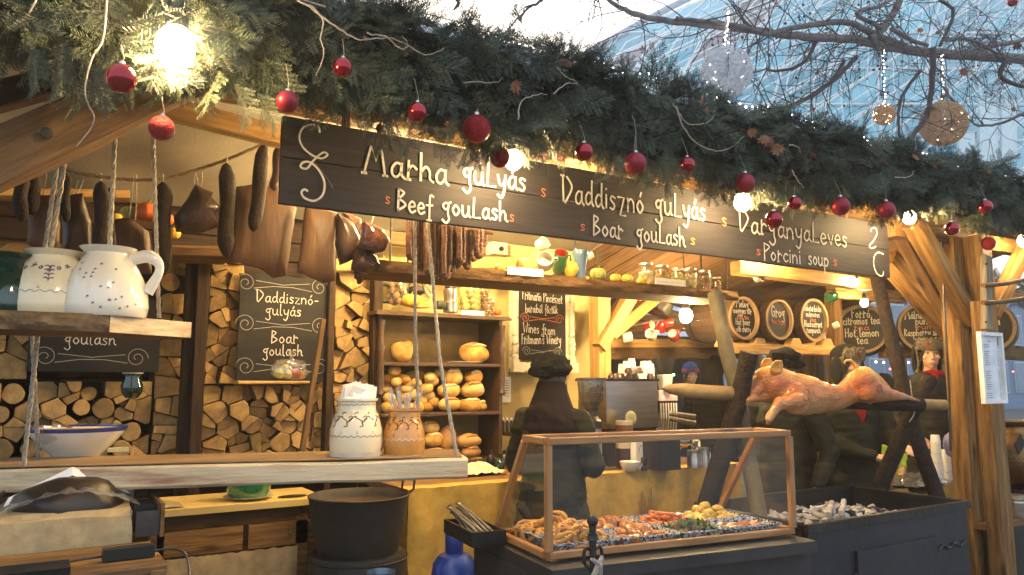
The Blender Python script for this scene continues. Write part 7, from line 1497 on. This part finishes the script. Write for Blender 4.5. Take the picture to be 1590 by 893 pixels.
# ================================================================ cauldron on its stove
c = U(560, 893, 4.15); c = V3((c.x, 4.2, 0)); k = S(560, 4.2); zr = U(560, 768, 4.2-.0).z
CD = thing('goulash_cauldron', 'large black goulash cauldron with ring handle sitting on a drum stove', 'cauldron', c)
MB().lathe([(71*k, .12), (73*k, .14), (72*k, zr-.33), (70*k, zr-.31)], c, 48).lathe([(73.5*k, zr-.34), (75*k, zr-.335), (73.5*k, zr-.33)], c, 48, close=False).build('stove_drum', mat('stove_iron', (.05, .045, .038), (.03, .027, .024), .6, .2, ns=3, bump=.4, bs=14), CD)
k *= .9; MB().lathe([(50*k, zr-.40), (66*k, zr-.30), (77*k, zr-.16), (82*k, zr-.02), (85*k, zr), (83*k, zr+.004), (79*k, zr-.02), (70*k, zr-.15)], c, 48, close=False).build('pot', bpy.data.materials['stove_iron'], CD, angle=50)
MB().lathe([(0, zr-.045), (80*k, zr-.045)], c, 48, close=False).build('goulash', mat('dark_goulash', (.10, .045, .02), (.05, .025, .012), .12, ns=6, bump=.4, bs=14, coat=.8), CD)
for s in (1,): MB().tube([c+V3((s*84*k, 0, zr-.03)), c+V3((s*97*k, -.02, zr+.01)), c+V3((s*99*k, -.02, zr+.07)), c+V3((s*92*k, 0, zr+.10)), c+V3((s*82*k, .02, zr+.06)), c+V3((s*80*k, .02, zr))], .007, 7).build('ring_handle', IRON, CD)
for x in (-.25, .25): bxo('stove_foot', c+V3((x, 0, .06)), (.06, .3, .12), IRON, CD)

# gas cylinder
c = U(698, 893, 3.75); c = V3((c.x, 3.7, 0)); k = S(702, 3.7); zg = U(702, 862, 3.7).z
GS = thing('gas_cylinder', 'blue gas cylinder with collar handle beside the burlap counter', 'gas cylinder', c); r = 34*k
MB().lathe([(r*.8, .02), (r, .06), (r, zg-.10), (r*.93, zg-.04), (r*.7, zg), (r*.3, zg+.015)], c, 36).build('tank', BLUEC, GS)
mb = MB(); mb.grid(lambda u, v: c+V3((math.cos(PI*.8+PI*1.2*u)*r*.40, math.sin(PI*.8+PI*1.2*u)*r*.40, zg-.01+.17*v*(1 if u < .8 else .8))), 20, 2); o = mb.build('collar_handle', BLUEC, GS); o.modifiers.new('s', 'SOLIDIFY').thickness = .008
MB().tube([c+V3((0, 0, zg)), c+V3((0, 0, zg+.07))], .014, 8).build('valve', BRASS, GS); MB().capsule(c+V3((r*.75, -r*.6, zg-.09)), c+V3((r*.75, -r*.6, zg-.03)), .012, .012, 8).build('hose_end', BLACKP, GS)
c = U(591, 893, 3.3); MB().lathe([(.05, -.05), (.066, -.01), (.07, 0), (.062, 0), (.045, -.045)], U(591, 887, 3.4), 28, close=False).build('blue_rimmed_cup', BLUEG, label='blue-rimmed bowl just showing at the bottom edge under the crock', cat='bowl')
# ================================================================ people
def person(base, face, H, coat, lab, arms, hat='beret', hatm=None, scarf=None, hood=None, face_on=True, bulk=1.0, headturn=0, voxel=.011, trous=True, hair=True, bib=False):
    base = V3(base); q = Matrix.Rotation(face, 3, 'Z'); s = H/1.75
    def T(x, y, z): return base+q @ V3((x*s, y*s, z*s))
    qh = q @ Matrix.Rotation(headturn, 3, 'Z')
    hc = V3((0, -.02, 1.62))
    def TH(x, y, z): return base+(q @ V3((hc.x*s, hc.y*s, hc.z*s)))+qh @ V3((x*s, y*s, z*s))
    t = thing('person', lab, 'person', base)
    mb = MB()
    mb.ball(TH(0, .01, .02), (.079*s, .095*s, .105*s), 24, qh); mb.ball(TH(0, -.03, -.042), (.058*s, .060*s, .060*s), 20, qh); mb.ball(TH(0, -.055, -.088), (.022*s, .022*s, .018*s), 12, qh)
    mb.capsule(TH(0, -.092, .012), TH(0, -.112, -.026), .009*s, .0135*s, 10)
    for sx in (-1, 1):
        mb.ball(TH(sx*.011, -.103, -.030), (.008*s, .009*s, .007*s), 8, qh); mb.ball(TH(sx*.042, -.062, -.018), (.024*s, .022*s, .020*s), 12, qh)
        mb.ball(TH(sx*.078, .01, -.005), (.012*s, .022*s, .032*s), 10, qh); mb.capsule(TH(sx*.012, -.090, .032), TH(sx*.045, -.078, .034), .009*s, .007*s, 8)
    mb.capsule(TH(-.018, -.091, -.058), TH(.018, -.091, -.058), .0075*s, .0075*s, 8); mb.capsule(TH(-.014, -.088, -.069), TH(.014, -.088, -.069), .0085*s, .0085*s, 8)
    mb.capsule(TH(0, .015, -.05), T(0, .01, 1.42), .052*s, .062*s); mb.tube([T(0, 0, .9), T(0, 0, 1.1), T(0, 0, 1.4), T(0, 0, 1.46)], [.11*s, .10*s, .12*s, .06*s], 14, flat=1.3)
    cm = MB()
    zs = [(.55, .20), (.8, .185), (1.0, .165), (1.15, .155), (1.3, .160), (1.4, .135), (1.46, .10), (1.49, .08)]
    cm.tube([T(0, 0, z) for z, r in zs], [r*s*bulk for z, r in zs], 20, flat=1.38)
    for sx, (el, wr) in zip((-1, 1), arms):
        sh = T(sx*.19*bulk, .0, 1.38); e = T(*el); w_ = T(*wr); cm.capsule(T(sx*.08, 0, 1.40), sh, .075*s, .078*s*bulk); cm.capsule(sh, e, .078*s*bulk, .064*s*bulk); cm.capsule(e, w_, .064*s*bulk, .047*s*bulk)
        mb.capsule(sh, e, .04*s, .035*s); d = (w_-e).normalized(); mb.capsule(e, w_+d*.02*s, .032*s, .024*s); side = d.cross(V3((0, 0, 1))); side = side.normalized() if side.length > .1 else V3((1, 0, 0)); dn = d.cross(side)
        pm = w_+d*.07*s; mb.capsule(w_+d*.03*s, pm, .026*s, .030*s, 10)
        for f in range(4):
            b0 = pm+side*(f-1.5)*.017*s+d*.012*s; l = (.030, .036, .034, .026)[f]*s; m1 = b0+d*l; m2 = m1+(d*.7+dn*.7*(1 if dn.z < 0 else -1))*l*.8; mb.capsule(b0, m1, .0095*s, .0085*s, 8); mb.capsule(m1, m2, .0085*s, .0075*s, 8)
        mb.capsule(w_+d*.04*s+side*.022*s, w_+d*.08*s+side*.045*s, .011*s, .009*s, 8)
    mb.melt('body', SKIN, t, .006*s, 3)
    o = cm.melt('coat', coat, t, voxel*s, 5)
    ruffle(o, lambda c: .012*noise.noise(V3((c.x*5, c.y*5, c.z*15)))+.007*noise.noise(V3((c.x*11, c.y*11, c.z*30))))
    if trous:
        tm = MB()
        for sx in (-1, 1): tm.capsule(T(sx*.09, 0, .85), T(sx*.1, .01, .48), .085*s, .065*s); tm.capsule(T(sx*.1, .01, .48), T(sx*.1, .02, .10), .062*s, .05*s)
        tm.melt('trousers', BRZ, t, .014*s, 3)
        for sx in (-1, 1): MB().capsule(T(sx*.1, .04, .045), T(sx*.105, -.12, .04), .045*s, .04*s).build('boot', BLACKP, t)
    if face_on:
        for sx in (-1, 1):
            MB().ball(TH(sx*.032, -.0795, .014), (.0125*s, .009*s, .0065*s), 12, qh).build('eye', mat('eye_white', (.7, .66, .6), None, .2), t); MB().ball(TH(sx*.032, -.0875, .013), (.0055*s, .002*s, .0055*s), 10, qh).build('iris', mat('iris', (.05, .03, .02), None, .2), t)
            MB().tube([TH(sx*.016, -.0935, .034), TH(sx*.034, -.0885, .040), TH(sx*.052, -.075, .033)], [.0028*s, .003*s, .0015*s], 6).build('eyebrow', HAIR, t)
            MB().tube([TH(sx*.019, -.0865, .019), TH(sx*.032, -.0895, .0225), TH(sx*.046, -.080, .018)], .0018*s, 5).build('eyelid', HAIR, t)
        MB().tube([TH(-.021, -.093, -.062), TH(-.008, -.0985, -.061), TH(0, -.0985, -.063), TH(.008, -.0985, -.061), TH(.021, -.093, -.062)], [.0015*s, .0032*s, .003*s, .0032*s, .0015*s], 7).build('lips', mat('lips', (.42, .14, .12), None, .4), t)
    if hair:
        hm = MB(); hm.grid(lambda u, v: TH(math.cos(PI*(-.12+1.24*u))*.086, .012+math.sin(PI*(-.12+1.24*u))*.104, .05-.17*v), 24, 6)
        for sx in (-1, 1):
            for j in range(7): hm.tube([TH(sx*(.03+.008*j), -.088+.014*j, .062), TH(sx*(.060+.004*j), -.066+.014*j, .02), TH(sx*(.078+.001*j), -.036+.010*j, -.06)], [.006*s, .007*s, .004*s], 6)
        hm.build('hair', HAIR, t, angle=60)
    if hat == 'beret':
        hm = MB(); hm.ball(TH(.01, .03, .095), (.125*s, .130*s, .075*s), 26, qh @ Matrix.Rotation(-.25, 3, 'X'), lump=.35, seed=4); hm.ball(TH(-.04, .05, .08), (.09*s, .085*s, .06*s), 20, qh, lump=.4, seed=2)
        hm.lathe([(.088*s, 0), (.094*s, .02*s), (.088*s, .045*s)], TH(0, .012, .03), 26, qh, close=False); hm.tube([TH(.1, .02, .1), TH(.13, .0, .12), TH(.10, -.03, .13)], [.03*s, .022*s, .03*s], 10); hm.build('knitted_beret', KNIT, t)
    if hat == 'trapper':
        hm = MB(); hm.ball(TH(0, .02, .075), (.104*s, .122*s, .095*s), 26, qh); hm.build('cap_crown', hatm or BRZ, t)
        fm = MB(); n = 30
        for i in range(n):
            a = PI*(1.18+.64*i/(n-1)); fm.ball(TH(math.cos(a)*.096, math.sin(a)*.116+.01, .088+.012*math.sin(i)), (.024*s, .022*s, .046*s), 8, qh, lump=.5, seed=i)
        for sx in (-1, 1):
            for j in range(9):
                for k in range(3): fm.ball(TH(sx*(.094+.004*math.sin(j)), -.02+.03*k, .05-.022*j), (.018*s, .024*s, .024*s), 8, qh, lump=.5, seed=j+k*7)
        o = fm.melt('fur_trim', FUR, t, .006*s, 1)
        ruffle(o, lambda c: .006*noise.noise(c*70)+.003*noise.noise(c*160))
        for sx in (-1, 1): MB().ball(TH(sx*.112, .01, -.03), (.016*s, .06*s, .11*s), 16, qh, lump=.2).build('ear_flap', hatm or BRZ, t)
        MB().box(TH(-.03, -.128, .085), (.016*s, .004*s, .026*s), qh).build('red_tag', REDC, t, smooth=False)
    if hat == 'hood':
        hm = MB(); hm.ball(TH(0, .03, .02), (.112*s, .125*s, .145*s), 24, qh, lump=.12); hm.capsule(TH(0, .04, -.06), T(0, .03, 1.44), .10*s, .11*s); hm.melt('hood', hatm or BRZ, t, .01*s, 4)
    if hat == 'beanie':
        MB().ball(TH(0, .015, .075), (.098*s, .112*s, .095*s), 24, qh).build('beanie', hatm or KNIT, t); MB().lathe([(.1*s, 0), (.108*s, .02*s), (.1*s, .05*s)], TH(0, .01, .035), 24, qh @ Matrix.Diagonal((1, 1.12, 1)), close=False).build('beanie_band', mat('red_blue_band', (.45, .08, .06), (.05, .07, .25), .9, ns=30, lo=.48, hi=.52), t)
    if scarf: 
        sm = MB(); sm.tube([T(math.cos(a)*.085, math.sin(a)*.08-.01, 1.475+.01*math.sin(a*3)) for a in [i*2*PI/20 for i in range(21)]], .022*s, 10); sm.ball(T(0, -.10, 1.44), (.045*s, .02*s, .04*s), 14, q, lump=.3)
        if bib: sm.ball(T(-.02, -.165, 1.31), (.055*s, .03*s, .085*s), 14, q, lump=.3)
        sm.build('scarf', scarf, t)
    if hood:
        sm = MB(); sm.capsule(T(0, .03, 1.33), TH(0, .035, -.06), .19*s, .105*s); sm.ball(T(0, .13, 1.40), (.14*s, .07*s, .10*s), 18, q, lump=.25, seed=5); sm.melt('hood_folds', hood, t, .01*s, 8)
    return t
def facing(p, turn=0): return math.atan2(-p.x, p.y)+math.radians(turn)
hang = [((-.27, .02, 1.08), (-.24, -.12, .86)), ((.27, .02, 1.08), (.24, -.12, .86))]
work = [((-.27, -.02, 1.10), (-.16, -.28, 1.05)), ((.27, -.02, 1.10), (.12, -.30, 1.03))]
p1 = U(858, 700, 3.88); p1.z = .03
person(p1, facing(p1, 180-22), 1.70, OLIVE, 'person seen from behind in long black coat and black beret at the coffee counter', work, 'beret', hood=HOODM, face_on=False, bulk=.98)
p2 = U(1322, 700, 3.62); p2.z = .05
person(p2, facing(p2, 30), 1.80, OLIVE, 'person in dark coat and fur-trimmed cap with red scarf, behind the roast pig rump', [((-.28, -.06, 1.08), (-.02, -.28, 1.0)), ((.27, -.04, 1.12), (.22, -.30, 1.06))], 'trapper', scarf=REDC, headturn=.3, bulk=1.1, bib=True)
p3 = U(1222, 700, 3.72); p3.z = .02
person(p3, facing(p3, -30), 1.78, OLIVE, 'person in an olive-black coat and black cap standing behind the roast pig head', [((-.25, .02, 1.1), (-.2, -.2, 1.0)), ((.30, .03, 1.08), (.29, -.12, .88))], 'beret', bulk=1.05)
p4 = U(1452, 700, 3.74); p4.z = .09
person(p4, facing(p4, 12), 1.88, OLIVE, 'woman with grey fur-trimmed cap and red collar, beside the timber post', [((-.27, .0, 1.1), (-.15, -.2, .98)), ((.27, .0, 1.1), (.2, -.22, .98))], 'trapper', scarf=REDC)
p5 = U(1110, 700, 5.6); p5.z = 0
person(p5, facing(p5, 170), 1.86, BRZ, 'customer in a black hood behind the leaning grey pole', hang, 'hood', face_on=False, hair=False)
p6 = U(1075, 700, 7.2); p6.z = 0
person(p6, facing(p6, 20), 1.82, mat('dark_blue_jacket', (.03, .035, .06), None, .8), 'distant customer in blue beanie with red band, left of the leaning grey pole', hang, 'beanie', mat('blue_beanie', (.06, .10, .30), None, .9))
p7 = U(943, 700, 7.6); p7.z = 0
person(p7, facing(p7, 160), 1.78, BRZ, 'distant dark-haired customer left of the stacked cups', hang, 'none', face_on=False)
p8 = U(1378, 700, 4.6); p8.z = 0
person(p8, facing(p8, -30), 1.66, mat('green_puffer', (.28, .42, .05), (.18, .28, .03), .4, ns=4, bump=.3, bs=10), 'customer in a bright green puffer jacket behind the charred poles', hang, 'hood', face_on=False, hair=False, hatm=BRZ, bulk=1.1)
p9 = U(1352, 700, 8.0); p9.z = 0
person(p9, facing(p9, 40), 1.75, mat('grey_jacket', (.14, .14, .15), None, .8), 'far customer in grey jacket and dark cap, left of the slanting black pole', hang, 'beanie')
# ================================================================ right-hand counter
RT = thing('punch_counter', 'burlap-topped counter between the crossed poles and the timber post', 'counter', U(1420, 770, 3.35)); RT.location.z = 0
a = U(1345, 760, 3.45); b = U(1500, 760, 3.45); zr_ = U(1420, 757, 3.45).z; bxo('counter_top', ((a.x+b.x)/2+.2, 3.7, zr_-.02), (b.x-a.x+.5, .5, .04), WOODB, RT)
MB().grid(drape(a.x-.03, b.x+.45, 3.45, 3.45, zr_+.004, .2, .012, 7, 3, lip=.01), 60, 14).build('burlap_front', BURL, RT)
c = U(1462, 742, 3.35); c.z = zr_+.004; c.y = 3.6; k = S(1462, 3.5)
for j, (dx, n) in enumerate(((-6, 14), (9, 9), (2, 7))):
    cc = U(1462+dx, 740, 3.44+.03*j); cc.z = zr_+.005; t = thing('paper_cup_tower', '%s tower of printed paper cups beside the timber post' % ('tallest', 'shorter right', 'rear')[j], 'paper cups', cc, 'paper cup towers by the post')
    for s in range(n): MB().lathe([(7.2*k, 0), (5.6*k, 11*k), (5.4*k, 11*k)], cc+V3((0, 0, s*4.6*k)), 18).build('paper_cup', WHITE if s % 3 else mat('printed_cup', (.8, .78, .72), (.5, .2, .1), .7, ns=60, lo=.36, hi=.4), t, angle=50)
c = U(1425, 757, 3.5); c.z = zr_+.005; t = thing('covered_tray', 'shallow tray wrapped in shiny film on the punch counter', 'tray', c); MB().ball(c, (.26, .13, .06), 22, lump=.2).build('dark_tray', BLACKP, t); MB().grid(lambda u, v: c+V3((-.3+.6*u, -.16+.3*v, .02+.075*math.sin(PI*u)*math.sin(PI*v)+.015*noise.noise(V3((u*9, v*7, 1))))), 30, 16).build('film', PLAST, t)
# big copper kettle at far right
c = U(1585, 757, 3.6); k = S(1585, 3.6); KT = thing('copper_kettle', 'large patterned copper punch kettle at the right edge', 'kettle', c); sc_ = 1.0
MB().lathe([(r*k, z*k) for r, z in ((18, 0), (36, 8), (48, 28), (50, 45), (46, 68), (38, 80), (34, 84), (34, 90), (40, 94), (41, 98), (36, 98), (33, 90))], c, 48, close=False).build('kettle_body', COPPER, KT, angle=50)
mb = MB()
for i in range(48):
    a0 = 2*PI*i/48; p = [c+V3((50.5*k*math.cos(a0+d), 50.5*k*math.sin(a0+d), (46+hh)*k)) for d, hh in ((0, 0), (.065, 5), (.13, 0))]; mb.tube(p, .0022, 4)
mb.tube([c+V3((50.3*k*math.cos(i*.13), 50.3*k*math.sin(i*.13), 43*k)) for i in range(50)], .003, 4); mb.build('engraved_band', BRASS, KT, kind='stuff')
o = MB().box(U(1583, 690, 3.2), (.14, .01, .10), Matrix.Rotation(-.6, 3, 'Y')).build('slate_tag', CHALKB, KT, smooth=False)
c = c+V3((0, 0, 0)); RC = thing('right_counter', 'wooden counter with black cloth front at the lower right corner', 'counter', (c.x, 3.0, 0)); zq = U(1570, 808, 2.95).z; x0 = U(1549, 820, 2.9).x
bxo('counter_top', (x0+.8, 3.3, zq-.02), (1.7, .75, .04), WOODB, RC); bxo('black_front', (x0+.82, 2.93, zq-.26), (1.62, .03, .44), BLACKP, RC); bxo('lower_front', (x0+.84, 2.97, (zq-.5)/2), (1.6, .05, zq-.5), WOODB, RC); bxo('kettle_support', (wl(KT).x+.1, 3.62, (wl(KT).z+zq)/2-.0), (.6, .5, max(.02, wl(KT).z-zq)), WOODD, RC)
c = U(1578, 803, 3.02); c.z = zq; k = S(1578, 3.02); t = thing('steel_canister', 'round steel canister on the counter at the right edge', 'canister', c); MB().lathe([(23*k, 0), (24*k, 3*k), (24*k, 25*k), (25*k, 27*k), (20*k, 30*k), (0, 31*k)], c, 30).build('can', STEEL, t); MB().lathe([(24.3*k, 20*k), (24.6*k, 22*k), (24.3*k, 24*k)], c, 30, close=False).build('ridge', STEEL, t)
c = U(1553, 797, 3.1); c.z = zq; k = S(1553, 3.1); t = thing('white_mug_cup', 'white cup half hidden behind the corner post at lower right', 'cup', c); MB().lathe([(10*k, 0), (13*k, 10*k), (14*k, 17*k), (12*k, 17*k), (9*k, 3*k)], c, 24, close=False).build('cup_body', WHITEG, t)
c = U(1557, 785, 3.3); bxo('red_white_pack', V3((c.x, 3.35, zq+.07)), (.10, .08, .14), mat('red_pack', (.6, .04, .03), (.8, .8, .78), .5, ns=9, lo=.48, hi=.5), None, label='red and white cardboard pack behind the white cup at lower right', cat='pack'); bxo('white_carton', V3((c.x+.16, 3.5, zq+.09)), (.18, .1, .17), WHITE, None, label='white carton behind the steel canister at the right edge', cat='carton')
c = U(1482, 700, 3.3)
MB().ball(U(1476, 690, 3.3), (.05, .05, .10), 14, lump=.3).build('lilac_bag', mat('lilac_bag', (.30, .30, .55), (.2, .2, .42), .3, ns=10), label='small lilac blue plastic bag hanging just left of the timber post', cat='bag')
# ================================================================ what lies beyond
SBD = thing('street_building', 'bluish dusk-lit building across the street behind the market', 'building', (18, 22, 0)); DB = mat('dusk_blue_wall', (.22, .30, .44), (.17, .24, .36), .7, ns=.4); 
MB().box((32, 24, 3.6), (78, .6, 7.2)).build('wall', DB, SBD, smooth=False)
for i in range(34):
    for j in range(2):
        f = MB().box((-3+i*2.1, 23.66, 1.9+j*2.9), (1.3, .06, 1.9)).build('window_frame', mat('pale_frame', (.5, .56, .62)) if i+j == 0 else bpy.data.materials['pale_frame'], SBD, smooth=False); MB().box((-3+i*2.1, 23.62, 1.9+j*2.9), (1.1, .03, 1.7)).build('pane', bpy.data.materials['dusk_pane'] if 'dusk_pane' in bpy.data.materials else mat('dusk_pane', (.16, .26, .38), None, .15), f, smooth=False)
for si, (x, y, w) in enumerate(((7.5, 10.5, 3.0), (12.5, 12.0, 3.4), (17.5, 11.5, 3.2))):
    t = thing('neighbour_stall', ('brown market stall beyond the coffee machine', 'brown market stall beyond the drink barrels', 'brown market stall far behind the right-hand post')[si], 'market stall', (x, y, 0))
    for dx in (-w/2, w/2):
        for dy in (0, 1.6): beam('post', (x+dx, y+dy, 0), (x+dx, y+dy, 2.5), .12, .12, WOODZ, t)
    for i in range(6): beam('counter_board', (x-w/2, y-.05, .15+i*.15), (x+w/2, y-.05, .15+i*.15), .03, .14, WOOD, t)
    beam('fascia', (x-w/2-.2, y-.2, 2.5), (x+w/2+.2, y-.2, 2.5), .06, .25, WOOD, t); MB().prism([(x-w/2-.3, y-.35, 2.55), (x-w/2-.3, y+.8, 3.3), (x-w/2-.3, y+1.9, 2.55)], (w+.6, 0, 0)).build('roof', TARP, t, smooth=False); beam('back_board', (x-w/2, y+1.6, 1.3), (x+w/2, y+1.6, 1.3), .05, 2.2, WOODD, t)
TL = emit('red_tail_light', (1, .06, .04), 9); YL = emit('yellow_far_light', (1, .7, .25), 14); GLt = emit('green_far_light', (.2, 1, .3), 6)
for i, (px, py, m, lab) in enumerate(((1573, 577, TL, 'red light glowing far right of the framed menu'), (1262, 576, TL, 'tiny red light far behind the pig back'), (1382, 573, TL, 'red light in the distance left of the slanting black pole'), (1411, 563, YL, 'yellow light in the distance beside the slanting pole'), (1372, 563, YL, 'pale far street light between the barrels and the pole'), (1360, 562, YL, 'second pale far street light near the fur cap'), (1046, 582, GLt, 'green far light beside the beanie'), (938, 577, YL, 'far yellow light behind the left post'))):
    c = U(px, py, 13.5); MB().ball(c, .03, 8).build('distant_lamp', m, label=lab, cat='distant light')
    
c = U(1364, 402, 4.4); t = thing('red_lantern', 'small glowing red lantern behind the crossed braces', 'lantern', c); fb('red_glass', 1352, 394, 1376, 410, 4.4, .06, emit('red_lantern_glow', (1, .10, .05), 1.6), t); MB().tube([U(1364, 394, 4.43), U(1364, 375, 4.43)], .004, 5).build('cord', IRON, t)
# fir garland on the next stall
NG = thing('rear_garland', 'darker fir garland under the roof of the next stall, above the right barrels', 'garland', U(1440, 440, 6.2)); AV = []; AF = []; off = 0
g0, g1 = U(1290, 432, 6.2), U(1640, 452, 6.2)
for i in range(420):
    p = g0.lerp(g1, R.random())+V3((0, R.uniform(-.15, .15), R.uniform(-.17, .17))); d = V3((R.uniform(-1, 1), R.uniform(-1, 1), R.uniform(-1, .8))).normalized(); y = d.orthogonal().normalized(); M = np.array(Matrix((d, y, d.cross(y))).transposed()); V, F, Mi = SP[i % 5]; AV.append((V*1.5) @ M.T+np.array(p)); AF.append(np.array(F)+off); off += len(V)
AV = np.concatenate(AV)-np.array(NG.location); AF = np.concatenate(AF); me = bpy.data.meshes.new('fir_foliage'); me.from_pydata(AV.tolist(), [], AF.tolist()); me.materials.append(NEED2); o = bpy.data.objects.new('fir_foliage', me); COL.objects.link(o); o.parent = NG; o['kind'] = 'stuff'
# ================================================================ hazy smoke-filled air
hz = bpy.data.materials.new('thin_smoke'); hz.use_nodes = True; n = hz.node_tree.nodes; n.remove(n['Principled BSDF']); pv = n.new('ShaderNodeVolumePrincipled')
pv.inputs['Color'].default_value = (.93, .93, .95, 1); pv.inputs['Density'].default_value = .0042; pv.inputs['Anisotropy'].default_value = .6; hz.node_tree.links.new(pv.outputs[0], n['Material Output'].inputs['Volume'])
MB().box((15, 22, 14.5), (174, 134, 31)).build('haze', hz, smooth=False, kind='stuff')
